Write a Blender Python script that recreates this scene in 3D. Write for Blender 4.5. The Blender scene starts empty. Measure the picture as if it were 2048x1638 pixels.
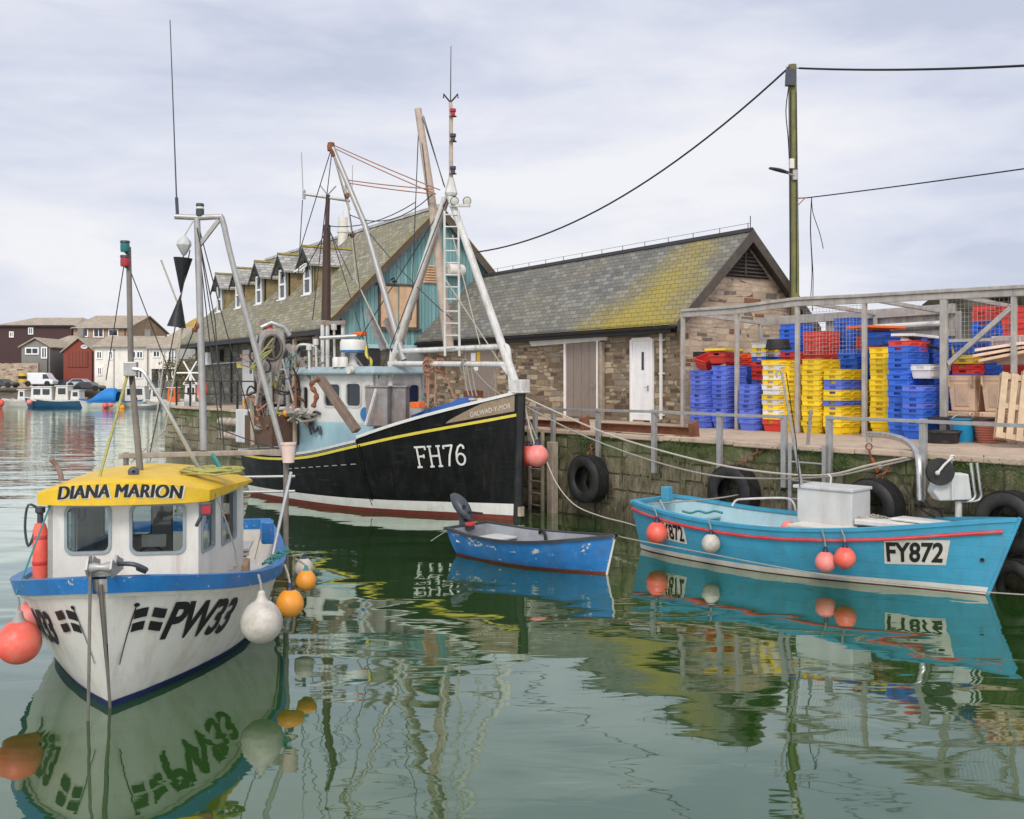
import bpy, bmesh, math, random
from mathutils import Vector, Matrix, Euler
from mathutils import noise as mnoise
random.seed(7)
PI = math.pi
R = math.radians
scene = bpy.context.scene
col = bpy.data.collections.new("harbour"); scene.collection.children.link(col)

# ---------------------------------------------------------------- camera
CAMZ, HOR, FPX, CX = 3.0, 760.0, 2000.0, 1024.0
cd = bpy.data.cameras.new("camera"); cam = bpy.data.objects.new("camera", cd); col.objects.link(cam)
cam.location = (0, 0, CAMZ); cam.rotation_euler = (R(90), 0, 0)
cd.sensor_width = 36; cd.lens = 36 * FPX / 2048; cd.shift_y = -(819 - HOR) / 2048
cd.clip_start = 0.05; cd.clip_end = 3000
scene.camera = cam

def W(px, py, Y):                       # the point at depth Y seen at a photo position
    return Vector(((px - CX) / FPX * Y, Y, CAMZ + (HOR - py) / FPX * Y))
def G(px, py, z):                       # the point on the level plane z
    return W(px, py, (CAMZ - z) * FPX / (py - HOR))

# ---------------------------------------------------------------- objects
MX = {}
def mx(o): return MX.get(o.name, Matrix.Identity(4))
def tag(o, label=None, cat=None, group=None, kind=None):
    if label: o["label"] = label
    if cat: o["category"] = cat
    if group: o["group"] = group
    if kind: o["kind"] = kind
    return o
S = 0.91                                    # size of the quay and its buildings
def thing(name, label, cat, loc=(0, 0, 0), rz=0.0, rx=0.0, ry=0.0, group=None, scale=1.0):
    o = bpy.data.objects.new(name, None); col.objects.link(o)
    o.empty_display_size = 0.2
    o.location = loc; o.rotation_euler = (rx, ry, rz); o.scale = (scale,) * 3
    MX[o.name] = Matrix.Translation(Vector(loc)) @ Euler((rx, ry, rz)).to_matrix().to_4x4() @ Matrix.Scale(scale, 4)
    return tag(o, label, cat, group)

class MB:
    def __init__(s, root=None):
        s.v = []; s.f = []; s.mi = []; s.m = 0; s.sm = []; s.smooth = False
        s.root = root; s.mx = mx(root) if root else Matrix.Identity(4); s.inv = s.mx.inverted()
    def L(s, p): return s.inv @ Vector(p)
    def add(s, vs, fs):
        b = len(s.v); s.v += [Vector(p) for p in vs]
        for f in fs:
            s.f.append([b + i for i in f]); s.mi.append(s.m); s.sm.append(s.smooth)
        return s
    def box(s, c, d, rz=0, rx=0, ry=0):
        m = Euler((rx, ry, rz)).to_matrix(); c = Vector(c); x, y, z = d[0] / 2, d[1] / 2, d[2] / 2
        vs = [c + m @ Vector(p) for p in ((-x, -y, -z), (x, -y, -z), (x, y, -z), (-x, y, -z), (-x, -y, z), (x, -y, z), (x, y, z), (-x, y, z))]
        return s.add(vs, [(0, 3, 2, 1), (4, 5, 6, 7), (0, 1, 5, 4), (1, 2, 6, 5), (2, 3, 7, 6), (3, 0, 4, 7)])
    def beam(s, a, b, w, h, up=(0, 0, 1), w2=None, h2=None):     # rectangular bar a->b
        a, b = Vector(a), Vector(b); d = (b - a).normalized(); up = Vector(up)
        x = d.cross(up)
        if x.length < 1e-4: x = d.cross(Vector((1, 0, 0)))
        x.normalize(); u = x.cross(d); w2 = w2 or w; h2 = h2 or h
        vs = []
        for p, ww, hh in ((a, w, h), (b, w2, h2)):
            vs += [p - x * ww / 2 - u * hh / 2, p + x * ww / 2 - u * hh / 2, p + x * ww / 2 + u * hh / 2, p - x * ww / 2 + u * hh / 2]
        return s.add(vs, [(3, 2, 1, 0), (4, 5, 6, 7), (0, 1, 5, 4), (1, 2, 6, 5), (2, 3, 7, 6), (3, 0, 4, 7)])
    def tube(s, pts, r, n=8, r2=None, closed=False, caps=True):
        pts = [Vector(p) for p in pts]; N = len(pts); old = s.smooth; s.smooth = True
        prev = None; vs = []
        for i, p in enumerate(pts):
            if closed: d = pts[(i + 1) % N] - pts[i - 1]
            else: d = pts[min(i + 1, N - 1)] - pts[max(i - 1, 0)]
            if d.length < 1e-9: d = Vector((0, 0, 1))
            d.normalize()
            if prev is None:
                a = Vector((0, 0, 1)) if abs(d.z) < 0.9 else Vector((1, 0, 0))
                x = d.cross(a).normalized()
            else:
                x = prev - d * prev.dot(d)
                x = x.normalized() if x.length > 1e-6 else d.orthogonal().normalized()
            prev = x; y = d.cross(x)
            rr = r[i] if isinstance(r, (list, tuple)) else (r if r2 is None else r + (r2 - r) * i / max(N - 1, 1))
            vs += [p + (x * math.cos(2 * PI * k / n) + y * math.sin(2 * PI * k / n)) * rr for k in range(n)]
        fs = []
        for i in range(N if closed else N - 1):
            for k in range(n):
                a, b2 = i * n + k, i * n + (k + 1) % n; j = ((i + 1) % N) * n
                fs.append((a, b2, j + (k + 1) % n, j + k))
        s.add(vs, fs)
        if caps and not closed:
            s.smooth = False
            b = len(s.v) - len(vs)
            s.f.append([b + k for k in range(n)][::-1]); s.f.append([b + (N - 1) * n + k for k in range(n)])
            s.mi += [s.m, s.m]; s.sm += [False, False]
        s.smooth = old
        return s
    def bar(s, a, b, r, r2=None, n=8): return s.tube([a, b], r, n, r2)
    def lathe(s, prof, c=(0, 0, 0), axis=(0, 0, 1), n=24, caps=False):    # prof: (radius, height)
        c = Vector(c); q = Vector((0, 0, 1)).rotation_difference(Vector(axis).normalized())
        old = s.smooth; s.smooth = True; vs = []
        for r_, h in prof:
            for k in range(n):
                vs.append(c + q @ Vector((r_ * math.cos(2 * PI * k / n), r_ * math.sin(2 * PI * k / n), h)))
        fs = [(i * n + k, i * n + (k + 1) % n, (i + 1) * n + (k + 1) % n, (i + 1) * n + k) for i in range(len(prof) - 1) for k in range(n)]
        if caps:
            fs.append(tuple(range(n))[::-1]); fs.append(tuple((len(prof) - 1) * n + k for k in range(n)))
        s.add(vs, fs); s.smooth = old
        return s
    def sphere(s, c, r, n=20, sz=1.0):
        m = n // 2
        return s.lathe([(max(r * math.sin(PI * i / m), 1e-4), -r * sz * math.cos(PI * i / m)) for i in range(m + 1)], c, n=n)
    def prism(s, poly, ext):               # polygon (3D points, counter-clockwise seen against ext) swept by ext
        n = len(poly); ext = Vector(ext); vs = [Vector(p) for p in poly]; vs += [p + ext for p in vs]
        return s.add(vs, [tuple(range(n))[::-1], tuple(range(n, 2 * n))] + [(i, (i + 1) % n, n + (i + 1) % n, n + i) for i in range(n)])
    def quad(s, a, b, c, d): return s.add([a, b, c, d], [(0, 1, 2, 3)])
    def grid(s, rows, close=False):        # rows of equal length
        n = len(rows[0]); vs = [p for r_ in rows for p in r_]
        return s.add(vs, [(i * n + k, i * n + k + 1, (i + 1) * n + k + 1, (i + 1) * n + k) for i in range(len(rows) - 1) for k in range(n - 1)])
    def build(s, name, mats, parent=None, bevel=0, sharp=35, fix=True, solid=0, sub=0, merge=False):
        me = bpy.data.meshes.new(name); me.from_pydata(s.v, [], s.f)
        for m in (mats if isinstance(mats, (list, tuple)) else [mats]): me.materials.append(m)
        for p, mi, sm in zip(me.polygons, s.mi, s.sm): p.material_index = mi; p.use_smooth = sm
        if fix:
            bm = bmesh.new(); bm.from_mesh(me)
            if merge: bmesh.ops.remove_doubles(bm, verts=bm.verts, dist=1e-4)
            bmesh.ops.recalc_face_normals(bm, faces=bm.faces)
            bm.to_mesh(me); bm.free()
        if any(s.sm): me.set_sharp_from_angle(angle=R(sharp))
        o = bpy.data.objects.new(name, me); col.objects.link(o)
        par = parent
        if par is not None:
            o.parent = par; MX[o.name] = mx(par)
        if solid:
            m = o.modifiers.new("solid", "SOLIDIFY"); m.thickness = solid; m.offset = -1
        if bevel:
            m = o.modifiers.new("bevel", "BEVEL"); m.width = bevel; m.segments = 2; m.limit_method = "ANGLE"; m.angle_limit = R(40)
        return o

def copy_tree(o, parent=None):
    c = o.copy(); col.objects.link(c)
    if parent is not None: c.parent = parent
    for ch in o.children: copy_tree(ch, c)
    return c
def lerp(a, b, t): return a + (b - a) * t
def pw(tab, t):                             # piecewise smooth table
    if t <= tab[0][0]: return tab[0][1]
    for i in range(len(tab) - 1):
        a, b = tab[i], tab[i + 1]
        if t <= b[0]:
            k = (t - a[0]) / (b[0] - a[0])
            p0 = tab[max(i - 1, 0)]; p3 = tab[min(i + 2, len(tab) - 1)]
            m1 = (b[1] - p0[1]) / max(b[0] - p0[0], 1e-6) * (b[0] - a[0]); m2 = (p3[1] - a[1]) / max(p3[0] - a[0], 1e-6) * (b[0] - a[0])
            k2, k3 = k * k, k * k * k
            return (2 * k3 - 3 * k2 + 1) * a[1] + (k3 - 2 * k2 + k) * m1 + (-2 * k3 + 3 * k2) * b[1] + (k3 - k2) * m2
    return tab[-1][1]
def sag(a, b, d, n=16):
    a, b = Vector(a), Vector(b)
    return [a.lerp(b, i / n) - Vector((0, 0, d * 4 * (i / n) * (1 - i / n))) for i in range(n + 1)]
def smooth_path(pts, n=6):
    pts = [Vector(p) for p in pts]; out = []
    for i in range(len(pts) - 1):
        p0, p1, p2, p3 = pts[max(i - 1, 0)], pts[i], pts[i + 1], pts[min(i + 2, len(pts) - 1)]
        for k in range(n):
            t = k / n
            out.append(0.5 * ((2 * p1) + (p2 - p0) * t + (2 * p0 - 5 * p1 + 4 * p2 - p3) * t * t + (3 * p1 - p0 - 3 * p2 + p3) * t ** 3))
    return out + [pts[-1]]

# ---------------------------------------------------------------- materials
class NT:
    def __init__(s, name):
        s.m = bpy.data.materials.new(name); s.m.use_nodes = True; s.t = s.m.node_tree; s.t.nodes.clear()
        s.out = s.n("ShaderNodeOutputMaterial")
    def n(s, typ, **kw):
        n = s.t.nodes.new(typ)
        for k, v in kw.items():
            if k.startswith("i_"):
                k = k[2:]; k = int(k) if k.isdigit() else k.replace("_", " ")
                n.inputs[k].default_value = v
            else: setattr(n, k, v)
        return n
    def l(s, a, b): s.t.links.new(a, b)
    def ramp(s, fac, stops, interp="LINEAR"):
        r_ = s.n("ShaderNodeValToRGB"); cr = r_.color_ramp; cr.interpolation = interp
        while len(cr.elements) < len(stops): cr.elements.new(0.5)
        for e, (p, c) in zip(cr.elements, stops):
            e.position = p; e.color = (*c, 1) if hasattr(c, "__len__") else (c, c, c, 1)
        if fac is not None: s.l(fac, r_.inputs[0])
        return r_.outputs[0]
    def mix(s, fac, a, b, blend="MIX"):
        m = s.n("ShaderNodeMix", data_type="RGBA", blend_type=blend)
        for sock, val in ((m.inputs[0], fac), (m.inputs[6], a), (m.inputs[7], b)):
            if hasattr(val, "is_linked"): s.l(val, sock)
            elif hasattr(val, "__len__"): sock.default_value = (*val, 1) if len(val) == 3 else val
            else: sock.default_value = val
        return m.outputs[2]
    def math(s, op, a, b=0.0, clamp=False):
        m = s.n("ShaderNodeMath", operation=op, use_clamp=clamp)
        for sock, val in ((m.inputs[0], a), (m.inputs[1], b)):
            if hasattr(val, "is_linked"): s.l(val, sock)
            else: sock.default_value = val
        return m.outputs[0]
    def noise(s, vec, scale, detail=5, rough=0.6, dist=0.0):
        n = s.n("ShaderNodeTexNoise"); n.inputs["Scale"].default_value = scale; n.inputs["Detail"].default_value = detail
        n.inputs["Roughness"].default_value = rough; n.inputs["Distortion"].default_value = dist
        if vec is not None: s.l(vec, n.inputs["Vector"])
        return n.outputs["Fac"]
    def mapping(s, vec, scale=(1, 1, 1), loc=(0, 0, 0)):
        m = s.n("ShaderNodeMapping"); m.inputs["Scale"].default_value = scale; m.inputs["Location"].default_value = loc
        s.l(vec, m.inputs["Vector"]); return m.outputs[0]
    def obj(s): return s.n("ShaderNodeTexCoord").outputs["Object"]
    def finish(s, colr, rough=0.5, metal=0.0, bump=None, bstr=0.2, bdist=0.01, spec=0.5):
        p = s.n("ShaderNodeBsdfPrincipled")
        for sock, val in ((p.inputs["Base Color"], colr), (p.inputs["Roughness"], rough), (p.inputs["Metallic"], metal)):
            if hasattr(val, "is_linked"): s.l(val, sock)
            elif hasattr(val, "__len__"): sock.default_value = (*val, 1)
            else: sock.default_value = val
        p.inputs["Specular IOR Level"].default_value = spec
        if bump is not None:
            b = s.n("ShaderNodeBump"); b.inputs["Strength"].default_value = bstr; b.inputs["Distance"].default_value = bdist
            s.l(bump, b.inputs["Height"]); s.l(b.outputs[0], p.inputs["Normal"])
        s.l(p.outputs[0], s.out.inputs[0]); s.p = p
        return s.m

def paint(name, c, rough=0.5, var=0.14, scale=5.0, dirt=None, damt=0.35, dscale=2.5, streak=0.0, metal=0.0, bstr=0.15, rnd=0.0, spec=0.4, chip=None, camt=0.3, cscale=9.0, rust=0.0, scuff=None, plank=0.0):
    t = NT(name); o = t.obj()
    n1 = t.noise(o, scale, 6, 0.65)
    cc = t.mix(t.ramp(n1, [(0.3, 0), (0.72, 1)]), tuple(x * (1 - var) for x in c), tuple(min(x * (1 + var), 1) for x in c))
    if dirt is not None:
        v = t.mapping(o, (1, 1, 0.16 if streak else 1), (3.1, 1.7, 0.4))
        n2 = t.noise(v, dscale * (2.2 if streak else 1), 7, 0.7)
        f = t.math("MULTIPLY", t.ramp(n2, [(0.48, 0), (0.72, 1)]), damt)
        cc = t.mix(f, cc, dirt)
    if chip is not None:
        n3 = t.noise(t.mapping(o, (0.6, 1, 1), (7, 3, 9)), cscale, 4, 0.75)
        f = t.ramp(n3, [(0.62 - 0.1 * camt, 0), (0.66 - 0.1 * camt, 1)])
        cc = t.mix(f, cc, chip)
    if rust:                                 # rust runs
        n4 = t.noise(t.mapping(o, (4.5, 4.5, 0.35), (1.3, 5.2, 2.2)), 1.7, 5, 0.7)
        cc = t.mix(t.math("MULTIPLY", t.ramp(n4, [(0.60, 0), (0.74, 1)]), rust), cc, (0.24, 0.11, 0.045))
    if scuff is not None:                    # rubbed patches and scratches along the hull
        n5 = t.noise(t.mapping(o, (0.9, 0.9, 7.0), (4, 8, 1)), 2.3, 8, 0.8)
        n6 = t.noise(o, 0.9, 3)
        cc = t.mix(t.math("MULTIPLY", t.math("MULTIPLY", t.ramp(n5, [(0.56, 0), (0.66, 1)]), t.ramp(n6, [(0.42, 0), (0.6, 1)])), 0.55), cc, scuff)
    if rnd:
        oi = t.n("ShaderNodeObjectInfo").outputs["Random"]
        k = t.math("MULTIPLY_ADD", oi, rnd); t.t.nodes[-1].inputs[2].default_value = 1 - rnd / 2
        hs = t.n("ShaderNodeHueSaturation"); t.l(cc, hs.inputs["Color"]); t.l(k, hs.inputs["Value"])
        cc = hs.outputs[0]
    rr = t.ramp(n1, [(0.25, max(rough - 0.12, 0.03)), (0.75, min(rough + 0.14, 1))])
    hh = t.noise(o, scale * 9, 3)
    if plank:
        sz = t.n("ShaderNodeSeparateXYZ"); t.l(distort(t, o, 0.04, 0.7), sz.inputs[0])
        ln = t.ramp(t.math("FRACT", t.math("DIVIDE", sz.outputs[2], plank)), [(0.0, 0), (0.05, 1), (0.95, 1), (1.0, 0)])
        return t.finish(t.mix(0.82, t.mix(ln, tuple(x * 0.45 for x in c), cc), cc), rr, metal, t.math("ADD", hh, t.math("MULTIPLY", ln, 1.5)), bstr * 1.6, 0.005, spec)
    return t.finish(cc, rr, metal, hh, bstr, 0.004, spec)

def flat_uv(t, zs=1.0):                     # (x+y, z) of object space: works on upright walls in both directions
    o = t.obj(); sp = t.n("ShaderNodeSeparateXYZ"); t.l(o, sp.inputs[0])
    c = t.n("ShaderNodeCombineXYZ"); t.l(t.math("ADD", sp.outputs[0], sp.outputs[1]), c.inputs[0])
    t.l(t.math("MULTIPLY", sp.outputs[2], zs), c.inputs[1])
    return o, sp, c.outputs[0]
def distort(t, vec, amt, scale):
    n = t.n("ShaderNodeTexNoise"); n.inputs["Scale"].default_value = scale; n.inputs["Detail"].default_value = 3; t.l(vec, n.inputs["Vector"])
    a = t.n("ShaderNodeVectorMath", operation="SUBTRACT"); t.l(n.outputs["Color"], a.inputs[0]); a.inputs[1].default_value = (0.5, 0.5, 0.5)
    b = t.n("ShaderNodeVectorMath", operation="SCALE"); t.l(a.outputs[0], b.inputs[0]); b.inputs["Scale"].default_value = amt
    c = t.n("ShaderNodeVectorMath", operation="ADD"); t.l(vec, c.inputs[0]); t.l(b.outputs[0], c.inputs[1])
    return c.outputs[0]
def brick(t, vec, bw, rh, mortar, squash=1.0, sqf=2, off=0.5):
    b = t.n("ShaderNodeTexBrick"); b.inputs["Color1"].default_value = (0, 0, 0, 1); b.inputs["Color2"].default_value = (1, 1, 1, 1)
    b.inputs["Mortar"].default_value = (0.5, 0.5, 0.5, 1); b.inputs["Scale"].default_value = 1; b.inputs["Mortar Size"].default_value = mortar
    b.inputs["Mortar Smooth"].default_value = 0.25; b.inputs["Brick Width"].default_value = bw; b.inputs["Row Height"].default_value = rh
    b.squash = squash; b.squash_frequency = sqf; b.offset = off
    t.l(vec, b.inputs["Vector"])
    return b.outputs["Color"], b.outputs["Fac"]
def stone(name, stops, mortar, bw=0.42, rh=0.13, msize=0.016, moss=None, mossz=None, wet=None):
    t = NT(name); o, sp, uv = flat_uv(t)
    uv = distort(t, uv, 0.10, 2.2); uv = distort(t, uv, 0.03, 11)
    cr, fac = brick(t, uv, bw, rh, msize, 0.62, 3)
    cr2, fac2 = brick(t, t.mapping(uv, (1.0, 1.0, 1), (0.37, 0.05, 0)), bw * 1.7, rh * 1.5, msize, 0.7, 2)
    sel = t.ramp(t.noise(t.mapping(uv, (0.6, 1.1, 1)), 1.1, 1), [(0.48, 0), (0.52, 1)])
    crm = t.mix(sel, cr, cr2); fm = t.mix(sel, fac, fac2)
    cc = t.ramp(crm, stops, "CONSTANT")
    cc = t.mix(t.math("MULTIPLY", t.noise(o, 9, 6, 0.7), 0.6), cc, t.mix(0.5, cc, (0.05, 0.04, 0.03)))
    cc = t.mix(fm, cc, mortar)
    cc = t.mix(t.math("MULTIPLY", t.ramp(t.noise(o, 0.9, 5), [(0.42, 0), (0.7, 1)]), 0.4), cc, (0.07, 0.06, 0.04))
    if moss:
        zf = t.math("MULTIPLY_ADD", sp.outputs[2], mossz[0]); t.t.nodes[-1].inputs[2].default_value = mossz[1]
        st = t.noise(t.mapping(o, (1.1, 1.1, 0.55)), 1.9, 8, 0.75)
        cc = t.mix(t.math("MULTIPLY", t.ramp(t.noise(t.mapping(o, (5, 5, 0.35), (9, 2, 1)), 1.6, 7, 0.75), [(0.45, 0), (0.65, 1)]), 0.6), cc, (0.055, 0.05, 0.027))
        f = t.ramp(t.math("ADD", t.math("MULTIPLY", st, 1.0), zf), [(0.5, 0), (0.78, 1)])
        cc = t.mix(t.math("MULTIPLY", f, 0.85), cc, t.mix(t.noise(o, 5, 4), moss, tuple(x * 0.35 for x in moss)))
    if wet:
        f = t.ramp(t.math("ADD", sp.outputs[2], t.math("MULTIPLY", t.noise(o, 2.5, 4), 0.5)), [(wet - 0.1, 1), (wet + 0.4, 0)])
        cc = t.mix(t.math("MULTIPLY", f, 0.9), cc, (0.012, 0.014, 0.009))
    h = t.math("ADD", t.math("MULTIPLY", t.math("SUBTRACT", 1.0, fm), 1.0), t.math("MULTIPLY", t.noise(o, 18, 4, 0.7), 0.5))
    return t.finish(cc, 0.9, 0, h, 1.0, 0.045, 0.2)
def slate(name, lichen=None, lx=None, moss=0.35, base=((0.115, 0.112, 0.10), (0.18, 0.175, 0.152), (0.25, 0.24, 0.205), (0.145, 0.145, 0.135)), warm=0.45):
    t = NT(name); o, sp, uv = flat_uv(t, 1.42)
    uvd = distort(t, uv, 0.02, 6)
    cr, fac = brick(t, uvd, 0.34, 0.21, 0.010)
    cc = t.ramp(cr, [(0.0, base[0]), (0.3, base[1]), (0.55, base[3]), (0.8, base[2])])
    cc = t.mix(t.noise(o, 14, 5, 0.7), t.mix(0.35, cc, (0.03, 0.03, 0.03)), cc)
    big = t.noise(t.mapping(o, (0.5, 0.5, 0.9)), 0.8, 5, 0.65)
    cc = t.mix(t.math("MULTIPLY", t.ramp(big, [(0.4, 0), (0.65, 1)]), warm), cc, (0.2, 0.17, 0.11))
    mf = t.math("MULTIPLY", t.ramp(t.noise(t.mapping(o, (0.9, 0.9, 0.4)), 1.6, 7, 0.72), [(0.5, 0), (0.68, 1)]), moss)
    cc = t.mix(mf, cc, (0.19, 0.18, 0.055))
    if lichen:
        g = t.ramp(sp.outputs[0], [(0, 1), (1, 0)])
        gx = t.math("ABSOLUTE", t.math("ADD", sp.outputs[0], lx[2]))
        gx = t.math("MULTIPLY_ADD", gx, lx[0]); t.t.nodes[-1].inputs[2].default_value = lx[1]
        gx = t.math("ADD", gx, t.math("MULTIPLY", t.noise(o, 0.8, 2), 0.5), False)
        gx = t.math("ADD", gx, t.math("MULTIPLY", t.math("SUBTRACT", 4.3, sp.outputs[2]), 0.16), False)
        f = t.ramp(t.math("MULTIPLY", t.math("ADD", gx, t.math("MULTIPLY", t.noise(o, 4.5, 12, 0.85), 1.5)), 0.5), [(0.54, 0), (0.76, 1)])
        cc = t.mix(t.math("MULTIPLY", f, 0.8), cc, t.mix(t.noise(o, 11, 6, 0.75), tuple(min(x * 1.25, 1) for x in lichen), tuple(x * 0.35 for x in lichen)))
    cc = t.mix(t.math("MULTIPLY", fac, 0.75), cc, (0.02, 0.02, 0.02))
    # each course of slates overlaps the one below: saw-tooth height
    row = t.math("FRACT", t.math("DIVIDE", t.n("ShaderNodeSeparateXYZ").outputs[1], 0.21))
    sx = [n for n in t.t.nodes if n.type == "SEPXYZ"][-1]; t.l(uvd, sx.inputs[0])
    h = t.math("ADD", t.math("SUBTRACT", 1.0, row), t.math("MULTIPLY", t.math("SUBTRACT", 1.0, fac), 0.6))
    h = t.math("ADD", h, t.math("MULTIPLY", t.noise(o, 22, 3), 0.35))
    return t.finish(cc, 0.72, 0, h, 0.6, 0.02, 0.35)

Mt = {}
Mt["white"] = paint("white_paint", (0.64, 0.62, 0.57), 0.42, 0.08, 2.5, (0.34, 0.30, 0.24), 0.4, 1.6, 1, rust=0.3)
Mt["cream"] = paint("cream_paint", (0.62, 0.58, 0.51), 0.55, 0.1, 3, (0.3, 0.27, 0.2), 0.35)
Mt["hullwhite"] = paint("white_hull_paint", (0.63, 0.60, 0.54), 0.38, 0.07, 1.6, (0.36, 0.30, 0.22), 0.6, 1.5, 1, rust=0.35, scuff=(0.45, 0.42, 0.36))
Mt["blue"] = paint("blue_gloss_paint", (0.018, 0.16, 0.42), 0.4, 0.16, 5, (0.05, 0.07, 0.1), 0.5, chip=(0.45, 0.46, 0.46), camt=0.0, scuff=(0.2, 0.27, 0.36))
Mt["navy"] = paint("navy_antifouling", (0.012, 0.02, 0.09), 0.5, 0.2, 6)
Mt["black"] = paint("black_hull_paint", (0.005, 0.005, 0.0055), 0.42, 0.3, 3, (0.035, 0.033, 0.03), 0.3, 2.4, 1, spec=0.18, rust=0.10, scuff=(0.07, 0.07, 0.07), plank=0.21)
Mt["blk"] = paint("black_lettering", (0.010, 0.010, 0.011), 0.5, 0.2, 10)
Mt["rubber"] = paint("black_rubber", (0.013, 0.0125, 0.012), 0.62, 0.3, 7, (0.07, 0.065, 0.05), 0.4)
Mt["yellow"] = paint("yellow_paint", (0.68, 0.43, 0.015), 0.5, 0.12, 4, (0.34, 0.22, 0.06), 0.5, scuff=(0.6, 0.5, 0.3))
Mt["ystripe"] = paint("yellow_stripe", (0.62, 0.5, 0.06), 0.5, 0.12, 6)
Mt["bottomred"] = paint("red_antifouling", (0.17, 0.03, 0.022), 0.7, 0.25, 6, (0.05, 0.03, 0.02), 0.5)
Mt["red"] = paint("red_paint", (0.52, 0.035, 0.035), 0.5, 0.2, 6, (0.25, 0.2, 0.19), 0.5, 3)
Mt["roofteal"] = paint("weathered_teal_roof_paint", (0.27, 0.345, 0.355), 0.55, 0.2, 4, (0.3, 0.31, 0.29), 0.5, 3, 1)
Mt["ltblue"] = paint("pale_blue_paint", (0.33, 0.50, 0.54), 0.5, 0.08, 4, (0.22, 0.25, 0.22), 0.4, 2, 1)
Mt["skyblue"] = paint("sky_blue_hull_paint", (0.05, 0.30, 0.45), 0.45, 0.10, 3, (0.07, 0.20, 0.27), 0.6, 1.8, 1, rust=0.22, scuff=(0.16, 0.40, 0.50), plank=0.17)
Mt["dinghyblue"] = paint("scuffed_blue_paint", (0.02, 0.16, 0.42), 0.5, 0.25, 4, (0.10, 0.17, 0.27), 0.6, 3, chip=(0.55, 0.52, 0.45), camt=0.05, cscale=4.0)
Mt["grey"] = paint("grey_paint", (0.25, 0.26, 0.27), 0.5, 0.15, 4, (0.1, 0.09, 0.08), 0.3)
Mt["ltgrey"] = paint("light_grey_gelcoat", (0.5, 0.5, 0.48), 0.5, 0.08, 3, (0.3, 0.28, 0.23), 0.4, 2, 1)
Mt["dkgrey"] = paint("dark_grey_plastic", (0.045, 0.05, 0.06), 0.4, 0.2, 5)
Mt["galv"] = paint("galvanised_steel", (0.36, 0.35, 0.335), 0.45, 0.16, 8, (0.25, 0.2, 0.15), 0.45, 4, 1, metal=0.45)
Mt["steel"] = paint("stainless_tube", (0.55, 0.54, 0.52), 0.28, 0.1, 8, (0.25, 0.2, 0.15), 0.3, metal=0.8)
Mt["wsteel"] = paint("white_painted_steel", (0.55, 0.535, 0.50), 0.5, 0.14, 6, (0.25, 0.17, 0.11), 0.55, 3, 1, rust=0.45)
Mt["rust"] = paint("rusty_steel", (0.20, 0.075, 0.035), 0.85, 0.4, 6, (0.07, 0.03, 0.02), 0.6, 4)
Mt["rustgrey"] = paint("rust_streaked_steel", (0.22, 0.21, 0.20), 0.7, 0.25, 5, (0.23, 0.09, 0.035), 0.95, 1.6, 1)
Mt["wood"] = paint("weathered_timber", (0.34, 0.28, 0.21), 0.8, 0.25, 6, (0.12, 0.09, 0.06), 0.6, 4, 1)
Mt["dkwood"] = paint("dark_varnished_spar", (0.06, 0.03, 0.022), 0.55, 0.3, 6)
Mt["spar"] = paint("pale_wooden_spar", (0.42, 0.33, 0.26), 0.7, 0.2, 6, (0.2, 0.14, 0.1), 0.5, 4, 1)
Mt["brownwood"] = paint("brown_boards", (0.10, 0.055, 0.035), 0.75, 0.3, 5)
Mt["ply"] = paint("plywood_board", (0.55, 0.36, 0.22), 0.75, 0.12, 3, (0.35, 0.2, 0.12), 0.5, 2, 1)
Mt["fred"] = paint("red_buoy_plastic", (0.78, 0.10, 0.065), 0.38, 0.14, 5, (0.50, 0.24, 0.18), 0.65, 4, scuff=(0.66, 0.36, 0.30))
Mt["fpink"] = paint("faded_pink_buoy_plastic", (0.75, 0.2, 0.17), 0.45, 0.15, 5, (0.6, 0.36, 0.3), 0.5, 4)
Mt["forange"] = paint("orange_buoy_plastic", (0.74, 0.27, 0.012), 0.38, 0.1, 5, (0.40, 0.22, 0.08), 0.6, 4, scuff=(0.62, 0.42, 0.2))
Mt["fwhite"] = paint("grubby_white_buoy_plastic", (0.50, 0.46, 0.40), 0.45, 0.12, 4, (0.24, 0.20, 0.16), 0.75, 4, scuff=(0.36, 0.31, 0.25))
Mt["neck"] = paint("dark_blue_buoy_neck", (0.02, 0.025, 0.06), 0.5, 0.2, 8)
Mt["neckgrey"] = paint("grey_buoy_neck", (0.30, 0.28, 0.26), 0.6, 0.2, 8)
Mt["rope"] = paint("pale_rope", (0.40, 0.36, 0.29), 0.9, 0.2, 30)
Mt["ropegrey"] = paint("grey_wet_rope", (0.27, 0.25, 0.21), 0.9, 0.25, 30)
Mt["ropeteal"] = paint("green_blue_rope", (0.05, 0.20, 0.19), 0.9, 0.2, 30)
Mt["ropegreen"] = paint("olive_rope", (0.33, 0.31, 0.1), 0.9, 0.25, 20)
Mt["ropered"] = paint("red_brown_rope", (0.32, 0.16, 0.10), 0.9, 0.25, 30)
Mt["wire"] = paint("dark_wire", (0.03, 0.028, 0.028), 0.6, 0.2, 20)
Mt["cable"] = paint("black_cable", (0.012, 0.012, 0.013), 0.6, 0.1, 20)
Mt["teal"] = None
Mt["winframe"] = paint("white_window_frame", (0.78, 0.77, 0.74), 0.5, 0.05, 6)
Mt["alu"] = paint("grey_window_rubber", (0.26, 0.30, 0.31), 0.5, 0.1, 8)
Mt["fascia"] = paint("black_fascia_board", (0.022, 0.021, 0.022), 0.6, 0.3, 5)
Mt["barge"] = paint("dark_brown_bargeboard", (0.07, 0.055, 0.045), 0.7, 0.25, 5, (0.16, 0.13, 0.09), 0.3)
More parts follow.
